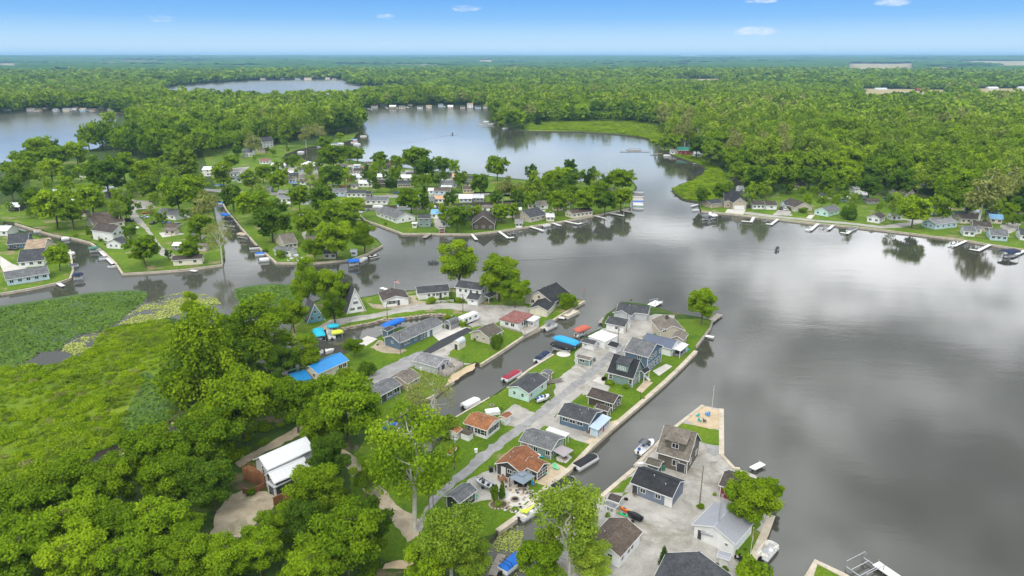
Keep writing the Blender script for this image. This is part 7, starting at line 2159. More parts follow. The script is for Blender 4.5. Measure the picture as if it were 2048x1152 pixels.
def flag(label, base, h, rz, w=1.9):
 p = P(*base)
 root = empty('flagpole', (p.x, p.y, LAND_Z), rz)
 tag(root, label, 'flagpole')
 MB().tube((0, 0, 0), (0, 0, h), .05, .035, n=8).build('pole', M_DOCK, root)
 MB().ball((0, 0, h + .06), .09).build('finial', M_YELLOW, root)
 red, wh, blu = mat('flag_red', (0.45, 0.02, 0.03), .8, .05), mat('flag_white', (0.65, 0.65, 0.65), .8, .05), mat('flag_blue', (0.02, 0.03, 0.18), .8, .05)
 hh = w * .53
 f = MB()
 n = 10
 nb = 13
 for j in range(nb):
  f.mi = 0 if j % 2 == 0 else 1
  for i in range(n):
   def pt(ii, jj):
    x = w * ii / n
    return (x * .94 + .05, .12 * math.sin(x * 4.0) * (x / w), h - .1 - hh * jj / nb - x * .25)
   if j < 7 and i < 4: f.mi = 2
   else: f.mi = 0 if j % 2 == 0 else 1
   f.add([pt(i, j), pt(i, j + 1), pt(i + 1, j + 1), pt(i + 1, j)], [(0, 1, 2, 3)])
 cl = f.build('flag', [red, wh, blu], root)
 cl.modifiers.new('solid', 'SOLIDIFY').thickness = .01
 st = MB()
 for r_ in range(5):
  for c_ in range(6):
   x = w * .4 * (c_ + .5) / 6
   z = h - .1 - hh * 7 / 13 * (r_ + .5) / 5 - x * .25
   y = .12 * math.sin(x * 4.0) * (x / w)
   for s in (-.014, .014):
    st.add([(x * .94 + .05 + .03 * math.cos(q * 1.2566 + .3), y + s, z + .03 * math.sin(q * 1.2566 + .3)) for q in range(5)], [(0, 1, 2, 3, 4)])
 s_ = st.build('stars', wh, cl)
 s_['kind'] = 'stuff'
flag('flagpole with a drooping American flag on the narrow lake lawn', (1500, 1114), 6.5, R(250))
flag('flagpole flying an American flag from the dock behind the white cottage', (789, 577), 4.0, R(-20), 2.4)
def adirondack(label, x, y, rz, m, group=None):
 p = P(x, y, LAND_Z + .06)
 root = empty('lawn_chair', (p.x, p.y, LAND_Z + .05), rz)
 tag(root, label, 'chair', group)
 MB().cbox(0, 0, .38, .6, .62, .06, 0, -.12).build('seat', m, root)
 MB().cbox(0, -.38, .78, .6, .07, .85, 0, .25).build('backrest', m, root)
 for s in (-1, 1):
  MB().cbox(s * .36, 0, .58, .12, .75, .05).build('armrest', m, root)
  MB().cbox(s * .32, .28, .28, .07, .09, .56).build('leg', m, root)
  MB().cbox(s * .32, -.28, .2, .07, .09, .4).build('leg', m, root)
M_MINT = mat('mint_plastic', (0.18, 0.62, 0.34), 0.5, 0.05)
M_TEALP = mat('teal_plastic', (0.03, 0.45, 0.48), 0.5, 0.05)
M_BLUEP = mat('blue_plastic', (0.03, 0.28, 0.60), 0.5, 0.05)
for lb, x, y, rz, m in (('mint lawn chair left of the pair on the summer house porch', 940, 1003, 2.4, M_MINT), ('mint lawn chair in the middle on the summer house porch', 944, 999, 2.2, M_MINT), ('mint lawn chair nearest the gravel on the summer house porch', 951, 998, 2.0, M_MINT),
      ('green lawn chair at the terrace corner by the lawn', 1109, 937, 3.5, M_MINT), ('green lawn chair beside the seawall on the terrace', 1114, 939, 3.9, M_MINT), ('pale green chair against the rust-roofed house gable', 1092, 948, 4.2, M_MINT),
      ('lime chair to the left beside the gazebo', 1064, 964, 4.0, M_YELLOW), ('lime chair to the right beside the gazebo', 1070, 967, 4.2, M_YELLOW), ('blue chair among the lime ones by the gazebo', 1067, 971, 4.0, M_BLUEP),
      ('teal chair leftmost on the sand point', 1395, 833, .3, M_TEALP), ('bright blue chair farthest out on the sand point', 1413, 829, 1.2, M_BLUEP), ('teal chair nearest the grass on the sand point', 1399, 843, 5.5, M_TEALP), ('dark blue chair nearest the lake wall on the sand', 1409, 844, 4.8, M_NAVY),
      ('second bright blue chair beside the farthest one on sand', 1416, 832, 1.8, M_BLUEP), ('teal chair on the slate blue cottage\'s lakeside deck', 1372, 703, 4.4, M_TEALP), ('second teal chair on the lakeside deck', 1376, 701, 4.4, M_TEALP),
      ('white chair leftmost on the canal point seawall', 577, 523, 4.7, M_WHITECAN), ('white chair second on the canal point seawall', 596, 523, 4.7, M_WHITECAN), ('white chair third on the canal point seawall', 615, 522, 4.7, M_WHITECAN)):
 adirondack(lb, x, y, rz, m)
def ringpit(label, x, y, r, m=None, flame=False):
 p = P(x, y, LAND_Z + .1)
 root = empty('fire_pit', (p.x, p.y, LAND_Z + .06))
 tag(root, label, 'fire pit')
 bm = MB().cbox(0, 0, .14, .34, .22, .28).mesh('stone', m or WALLS['stone'])
 n = int(2 * math.pi * r / .38)
 for k in range(n):
  a = 2 * math.pi * k / n
  link('stone', bm, root, (r * math.cos(a), r * math.sin(a), 0), a + math.pi / 2)
 MB().tube((0, 0, 0), (0, 0, .06), r * .85, n=16).build('ash_bed', M_MOTOR, root)
ringpit('round stone fire pit in the pale terrace by the gazebo', 1030, 999, .8)
ringpit('small fire pit on the patio below the shade sail', 1130, 916, .5)
ringpit('dark metal fire ring on the lawn by the white pontoon', 984, 811, .55)
fx = P(1031, 996, LAND_Z + .1)
root = empty('flagstone_terrace', (fx.x, fx.y, LAND_Z + .055))
tag(root, 'irregular flagstone terrace round the fire pit', 'terrace')
rq = random.Random(3)
for k in range(110):
 a, rr_ = rq.random() * 6.28, 1.3 + 3.6 * math.sqrt(rq.random())
 s = rq.uniform(.25, .5)
 poly = [(s * rq.uniform(.75, 1.1) * math.cos(t * 1.0472), s * rq.uniform(.75, 1.1) * math.sin(t * 1.0472)) for t in range(6)]
 MB().prism(poly, 0, .05).build('stone', rq.choice([M_CONC, WALLS['stone'], M_PAVER, VENT]), root, (rr_ * math.cos(a), rr_ * math.sin(a), 0))
p = P(1127, 708, LAND_Z + .1)
root = empty('concrete_ring', (p.x, p.y, LAND_Z + .02)); tag(root, 'pale round concrete pad on the lawn by the black canopy', 'pad')
MB().tube((0, 0, 0), (0, 0, .12), 2.2, n=28).build('pad', M_CONC, root)
pc = P(1044, 973)
root = empty('gazebo', (pc.x, pc.y, LAND_Z), facing((1026, 968), (1046, 978)))
tag(root, 'small gazebo with a grey two-tier hip roof and timber posts', 'gazebo')
s = 2.1
MB().add([(-s, -s, 2.5), (s, -s, 2.5), (s, s, 2.5), (-s, s, 2.5), (-.7, -.7, 3.1), (.7, -.7, 3.1), (.7, .7, 3.1), (-.7, .7, 3.1)], [(0, 1, 5, 4), (1, 2, 6, 5), (2, 3, 7, 6), (3, 0, 4, 7), (3, 2, 1, 0), (4, 5, 6, 7)]).build('roof', ROOFS['metal'] and metalroof('roof_gazebo', (0.17, 0.21, 0.25)), root)
MB().add([(-.8, -.8, 3.25), (.8, -.8, 3.25), (.8, .8, 3.25), (-.8, .8, 3.25), (0, 0, 3.6)], [(0, 1, 4), (1, 2, 4), (2, 3, 4), (3, 0, 4), (3, 2, 1, 0)]).build('cupola', metalroof('roof_gazebo', (0.17, 0.21, 0.25)), root)
pm = MB().box(-.09, .09, -.09, .09, 0, 2.5).mesh('post', BROWNWOOD)
for a in (-1, 1):
 for b in (-1, 1): link('post', pm, root, (a * 1.9, b * 1.9, 0))
o = MB().cbox(0, 0, .4, 2.0, .8, .5).cbox(0, -.35, .75, 2.0, .15, .5).build('outdoor_sofa', M_BLACKCAN, None, (pc.x, pc.y, LAND_Z + .06))
tag(o, 'dark outdoor sofa beneath the gazebo roof', 'sofa')
root = empty('shade_sail', P(1125, 905)); tag(root, 'mauve grey shade sail stretched over the patio by the fire pit', 'shade sail')
c4 = [P(1103, 900, LAND_Z + 2.6), P(1124, 890, LAND_Z + 2.4), P(1148, 900, LAND_Z + 2.5), P(1128, 914, LAND_Z + 2.3)]
o0 = root.location
v = [q - o0 for q in c4]
ctr = sum(v, Vector()) / 4 - Vector((0, 0, .25))
MB().add([tuple(q) for q in v] + [tuple(ctr)] + [tuple(q - Vector((0, 0, .03))) for q in v], [(0, 1, 4), (1, 2, 4), (2, 3, 4), (3, 0, 4), (8, 7, 6, 5)]).build('sail', mat('sail_cloth', (0.30, 0.27, 0.28), .8, .08), root)
for q in v[2:]: MB().tube((q.x, q.y, 0), (q.x, q.y, q.z), .06, n=6).build('post', BROWNWOOD, root)
def patio_set(label, x, y, m=None, umb=None, rz=0.4):
 p = P(x, y, LAND_Z + .06)
 root = empty('patio_table', (p.x, p.y, LAND_Z + .06), rz)
 tag(root, label, 'table')
 MB().cbox(0, 0, .72, 1.6, .9, .05).build('tabletop', m or M_GREYCAN, root)
 for a in (-.65, .65):
  for b in (-.35, .35): MB().box(a - .03, a + .03, b - .03, b + .03, 0, .7).build('leg', m or M_GREYCAN, root)
 for sx, sy in ((-.5, .85), (.5, .85), (-.5, -.85), (.5, -.85)):
  c = empty('patio_chair', (p.x + math.cos(rz) * sx - math.sin(rz) * sy, p.y + math.sin(rz) * sx + math.cos(rz) * sy, LAND_Z + .06), rz + (math.pi if sy < 0 else 0))
  tag(c, 'dark patio chair drawn up to the ' + ' '.join(label.split()[:8]), 'chair', 'chairs round the ' + label)
  MB().cbox(0, 0, .42, .45, .45, .05).build('seat', m or M_GREYCAN, c)
  MB().cbox(0, .24, .7, .45, .05, .55).build('backrest', m or M_GREYCAN, c)
  for a in (-.18, .18):
   for b in (-.18, .18): MB().box(a - .02, a + .02, b - .02, b + .02, 0, .4).build('leg', m or M_GREYCAN, c)
patio_set('dark picnic table outside the pale blue porch', 1176, 864)
patio_set('black patio table on the slab below the flagpole', 1482, 1124, M_MOTOR)
patio_set('brown table on the timber pad of the rust-roofed house', 1005, 962, BROWNWOOD)
patio_set('dark table on the white-roofed lakeside porch deck', 1356, 706, M_MOTOR)
patio_set('grey table on the angled timber deck', 903, 736, GREYWOOD)
def picket(label, a, b, h=1.0):
 p, q = P(*a), P(*b)
 d = q - p; L = d.length; ang = math.atan2(d.y, d.x)
 root = empty('picket_fence', (p.x, p.y, LAND_Z), ang)
 tag(root, label, 'fence')
 n = max(2, int(L / 2.2))
 pm = MB().box(-.07, .07, -.07, .07, -.2, h + .1).mesh('post', WHITE_TRIM)
 for k in range(n + 1): link('post', pm, root, (L * k / n, 0, 0))
 for z in (.3, .62, .92):
  MB().box(0, L, -.03, .03, z - .07, z + .07).build('rail', WHITE_TRIM, root)
picket('white rail fence in front of the long white house hedge', (860, 607), (907, 604))
picket('white rail fence closing the lawn by the blue garage doors', (853, 667), (878, 655), 1.2)
def box_thing(name, label, cat, x, y, lx, ly, lz, m, rz=0.3, lid=None):
 p = P(x, y, LAND_Z + .05)
 root = empty(name, (p.x, p.y, LAND_Z + .05), rz)
 tag(root, label, cat)
 MB().cbox(0, 0, lz / 2, lx, ly, lz).build('body', m, root)
 MB().cbox(0, 0, lz + .04, lx + .08, ly + .08, .08).build('lid', lid or m, root)
box_thing('grill', 'covered barbecue grill beside the sofa gazebo', 'grill', 1032, 967, .9, .6, 1.1, M_BLACKCAN)
box_thing('trash_bin', 'dark bin at the white mast house front', 'bin', 1437, 1093, .8, .8, 1.1, M_BLACKCAN)
box_thing('storage_chest', 'black storage chest beside the mast house door', 'chest', 1428, 1084, 1.6, .9, 1.0, M_BLACKCAN)
box_thing('air_conditioner', 'air conditioner outside the grey deck cottage', 'air conditioner', 843, 740, .9, .7, .8, M_WHITECAN)
box_thing('trash_bin', 'grey bin by the sage shed on the gravel', 'bin', 1188, 722, .7, .7, 1.0, M_GREYCAN)
box_thing('trash_bin', 'dark bin by the road at the rust-roofed house', 'bin', 982, 943, .8, .8, 1.1, M_MOTOR)
box_thing('trash_bin', 'second dark bin near the rust-roofed house gable', 'bin', 994, 941, .8, .8, 1.1, M_MOTOR)
box_thing('trash_bin', 'green bin beside the mossy shed on the spit', 'bin', 1326, 940, .7, .7, 1.0, M_GREENCAN)
box_thing('planter', 'stone planter at the black-roofed bungalow\'s gable', 'planter', 1270, 992, .6, .6, .5, WALLS['stone'], lid=M_SOIL)
box_thing('dock_box', 'white dock box on the seawall by the mossy shed', 'box', 1281, 931, 1.4, .7, .6, M_WHITECAN)
box_thing('bench', 'white bench seat on the canal point lawn, left', 'bench', 583, 518, 1.6, .7, .5, M_WHITECAN)
box_thing('bench', 'white bench seat on the canal point lawn, right', 'bench', 606, 517, 1.6, .7, .5, M_WHITECAN)
box_thing('paddle_boat', 'white paddle boat drawn up on the canal point lawn', 'boat', 592, 512, 2.2, 1.4, .6, M_WHITECAN)
box_thing('picnic_table', 'white picnic table behind the mobile home\'s canal side', 'table', 985, 827, 3.6, 2.2, .9, M_WHITECAN)
box_thing('propane_tank', 'small white box beside the skiff lawn pole', 'tank', 952, 905, .7, .5, .9, M_WHITECAN)
for lb, x, y, r, n in (('rocks ringing the flower bed under the twin conifers', 997, 1010, 1.9, 16),):
 p = P(x, y)
 root = empty('flower_bed', (p.x, p.y, LAND_Z)); tag(root, lb, 'flower bed')
 bm = MB().ball((0, 0, .1), .3, 7, 5, .8).mesh('rock', WALLS['stone'])
 for k in range(n):
  a = 2 * math.pi * k / n
  link('rock', bm, root, (r * math.cos(a), r * math.sin(a) * .8, 0), a)
 MB().prism([(r * .9 * math.cos(k * .523), r * .72 * math.sin(k * .523)) for k in range(12)], 0, .18).build('soil', M_SOIL, root)
rb = random.Random(8)
bm = MB().ball((0, 0, .1), .45, 7, 5, .7).mesh('boulder', WALLS['stone'])
root = empty('rock_edging', P(780, 634)); tag(root, 'pale rocks lining the lagoon below the lane', 'rocks')
seg = [P(*q) for q in [(652, 660), (693, 656), (743, 646), (768, 639), (818, 635), (860, 629), (885, 630), (905, 633)]]
for a, b in zip(seg, seg[1:]):
 n = int((b - a).length / .9)
 for i in range(n):
  q = a.lerp(b, (i + rb.random() * .5) / n)
  o = link('boulder', bm, root, (q.x - root.location.x + rb.uniform(-.4, .4), q.y - root.location.y + rb.uniform(-.3, .5), -.05), rb.random() * 6)
  o.scale = (rb.uniform(.7, 1.5),) * 3
p = P(1108, 765)
root = empty('brush_pile', (p.x, p.y, LAND_Z), .4); tag(root, 'tangled brush pile on the gravel beyond the mint cottage', 'brush pile')
for k in range(34):
 a = rb.uniform(-.6, .6)
 MB().tube((-rb.uniform(1, 3), rb.uniform(-.9, .9), rb.uniform(.05, .7)), (rb.uniform(1, 3), rb.uniform(-.9, .9), rb.uniform(.05, .9)), rb.uniform(.04, .1), n=5).build('branch', GREYWOOD, root)
p = P(945, 1017)
root = empty('toy_ride', (p.x - 1, p.y, LAND_Z));
tag(root, 'yellow toy tractor at the summer house wall', 'toy')
MB().cbox(0, 0, .4, 1.0, .5, .4).cbox(-.2, 0, .75, .4, .4, .4).build('body', M_KYE, root)
for s in (-1, 1):
 for q in (-.3, .35): MB().tube((q, s * .28, .2), (q, s * .4, .2), .2, n=10).build('wheel', M_TYRE, root)
for lb, x, y, h in (('thin red channel marker off the peninsula tip', 1168, 585, 1.6), ('thin pale channel marker at the canal mouth', 1170, 607, 1.8), ('small dark marker in the lake off the reed bank', 1346, 430, 1.4)):
 p = P(x, y, 0)
 root = empty('channel_marker', (p.x, p.y, 0)); tag(root, lb, 'marker')
 MB().tube((0, 0, -1.2), (0, 0, h), .07, n=6).build('stake', M_REDCAN if 'red' in lb else M_DOCK, root)
 MB().tube((0, 0, h - .4), (0, 0, h), .14, n=8).build('cap', M_REDCAN if 'red' in lb else M_GREYCAN, root)
for lb, pts_, h in (('brown timber retaining wall left of the raised building', [(486, 986), (500, 990), (530, 976)], 1.4), ('brown timber retaining wall below the raised building', [(548, 1012), (566, 1003), (584, 1000)], 2.2)):
 q = [P(*a) for a in pts_]
 root = empty('retaining_wall', q[0]); tag(root, lb, 'wall')
 for a, b in zip(q, q[1:]):
  d = b - a
  for k in range(int(h / .35)):
   MB().cbox((a.x + b.x) / 2 - q[0].x, (a.y + b.y) / 2 - q[0].y, .17 + k * .35, d.length, .25, .33, math.atan2(d.y, d.x)).build('timber', BROWNWOOD, root)
SHR = [(862, 601, 22, 'green'), (884, 600, 14, 'dark'), (893, 599, 16, 'green'), (905, 598, 14, 'dark'), (915, 600, 16, 'green'), (924, 601, 12, 'green'), (982, 578, 14, 'dark'), (1220, 766, 17, 'green'), (1252, 772, 15, 'green'), (1208, 757, 12, 'purple'),
  (840, 672, 7, 'green'), (848, 668, 6, 'green'), (811, 690, 7, 'dark'), (1252, 998, 9, 'purple'), (1401, 1012, 17, 'green'), (1429, 988, 9, 'green'), (997, 1008, 18, 'yellow'), (1488, 1062, 14, 'dark'), (1480, 1078, 14, 'dark'), (1470, 1100, 11, 'dark'), (1491, 1098, 7, 'dark'),
  (1000, 815, 12, 'green'), (1450, 1138, 16, 'dark'), (1435, 1128, 9, 'purple'), (500, 982, 24, 'green'), (770, 684, 5, 'dark'), (755, 689, 5, 'dark'), (1287, 795, 8, 'green'), (530, 500, 14, 'green'), (560, 508, 24, 'green'), (150, 470, 12, 'green'), (1110, 590, 10, 'dark'),
  (200, 480, 10, 'green'), (212, 487, 9, 'dark'), (1606, 420, 18, 'green'), (748, 400, 16, 'green'), (1580, 418, 10, 'dark'), (770, 447, 9, 'green'), (1262, 600, 5, 'green'), (965, 670, 14, 'green'), (950, 678, 10, 'green'), (1215, 1030, 12, 'yellow')]
for x, y, w, lm in SHR:
 bx, by, H_, W_ = crown_to_base(x, y, w, .75, .4)
 put_tree(bx, by, 'bush', lm, 'near', H_, W_, name='shrub')
# ------------------------------------------------------------------ outbuildings and parked cars between the far cottages
ro = np.random.RandomState(123)
used_labels = set()
ZN = [([(240, 452), (340, 430), (430, 450), (440, 515), (260, 535), (190, 480)], 8), ([(30, 400), (120, 385), (180, 440), (60, 445)], 4), ([(440, 345), (560, 340), (690, 340), (860, 352), (950, 366), (940, 392), (560, 384), (440, 372)], 34),
  ([(460, 400), (680, 395), (700, 440), (740, 485), (600, 505), (540, 490)], 9), ([(740, 432), (900, 422), (1050, 412), (1180, 408), (1140, 430), (860, 458)], 16), ([(1480, 400), (1700, 392), (1800, 400), (2040, 436), (2040, 468), (1800, 432), (1700, 420), (1480, 404)], 14), ([(530, 328), (700, 326), (850, 345), (620, 344)], 8)]
WK = [('white', 'white'), ('cream', 'cream'), ('lblue', 'pale blue'), ('tan', 'tan'), ('grey', 'grey'), ('lgrey', 'light grey'), ('beige', 'beige'), ('mint', 'mint')]
RK = [('grey', 'grey'), ('char', 'charcoal'), ('white', 'white'), ('brown', 'brown'), ('rust', 'rust'), ('lmetal', 'pale metal'), ('taupe', 'taupe')]
CK = [((0.6, 0.6, 0.6), 'white'), ((0.03, 0.03, 0.035), 'black'), ((0.35, 0.02, 0.02), 'red'), ((0.3, 0.32, 0.34), 'silver'), ((0.03, 0.08, 0.22), 'blue')]
for zp, zn in ZN:
 zr = ring(zp)
 zx = [p[0] for p in zr]; zy = [p[1] for p in zr]
 got = 0
 for _ in range(3000):
  if got >= zn: break
  a, b = ro.uniform(min(zx), max(zx)), ro.uniform(min(zy), max(zy))
  if not inside(zr, [a], [b])[0]: continue
  rad = 4.2
  if not all(is_land(np.array([a + q]), np.array([b + w]))[0] for q in (-6, 6) for w in (-6, 6)): continue
  if any(math.hypot(a - q[0], b - q[1]) < q[2] + rad for q in HSPOT): continue
  L_ = min(LANDMARKS, key=lambda l: (l[0] - a) ** 2 + (l[1] - b) ** 2)
  dx, dy = a - L_[0], b - L_[1]
  rel = ('behind' if dy > 0 else 'in front of') if abs(dy) > abs(dx) else ('right of' if dx > 0 else 'left of')
  if got % 3 == 2:
   col, cn = CK[ro.randint(5)]
   k = ['car', 'pickup', 'van'][ro.randint(3)]
   lb = f'{cn} {k} parked {rel} the {L_[2]}'
   if lb in used_labels: continue
   px_, py_ = proj(Vector((a, b, LAND_Z)))
   car(lb, px_, py_, ro.uniform(-.4, .4), col, k)
   HSPOT.append((a, b, 3))
  else:
   (wl, wn_), (rf, rn_) = WK[ro.randint(8)], RK[ro.randint(7)]
   lb = f'small {wn_} {rn_}-roofed outbuilding {rel} the {L_[2]}'
   if lb in used_labels: continue
   w_, d_ = ro.uniform(4.5, 8.5), ro.uniform(4, 6)
   c = [proj(Vector((a + u * w_ / 2, b + v * d_ / 2, LAND_Z + 2.5))) for u, v in ((-1, -1), (1, -1), (-1, 1))]
   M(lb, None, c[0], c[1], c[2], rf, wl, 2.5, .42, n=int(w_ / 3), cat='shed', name='outbuilding', trim=False)
  used_labels.add(lb)
  got += 1
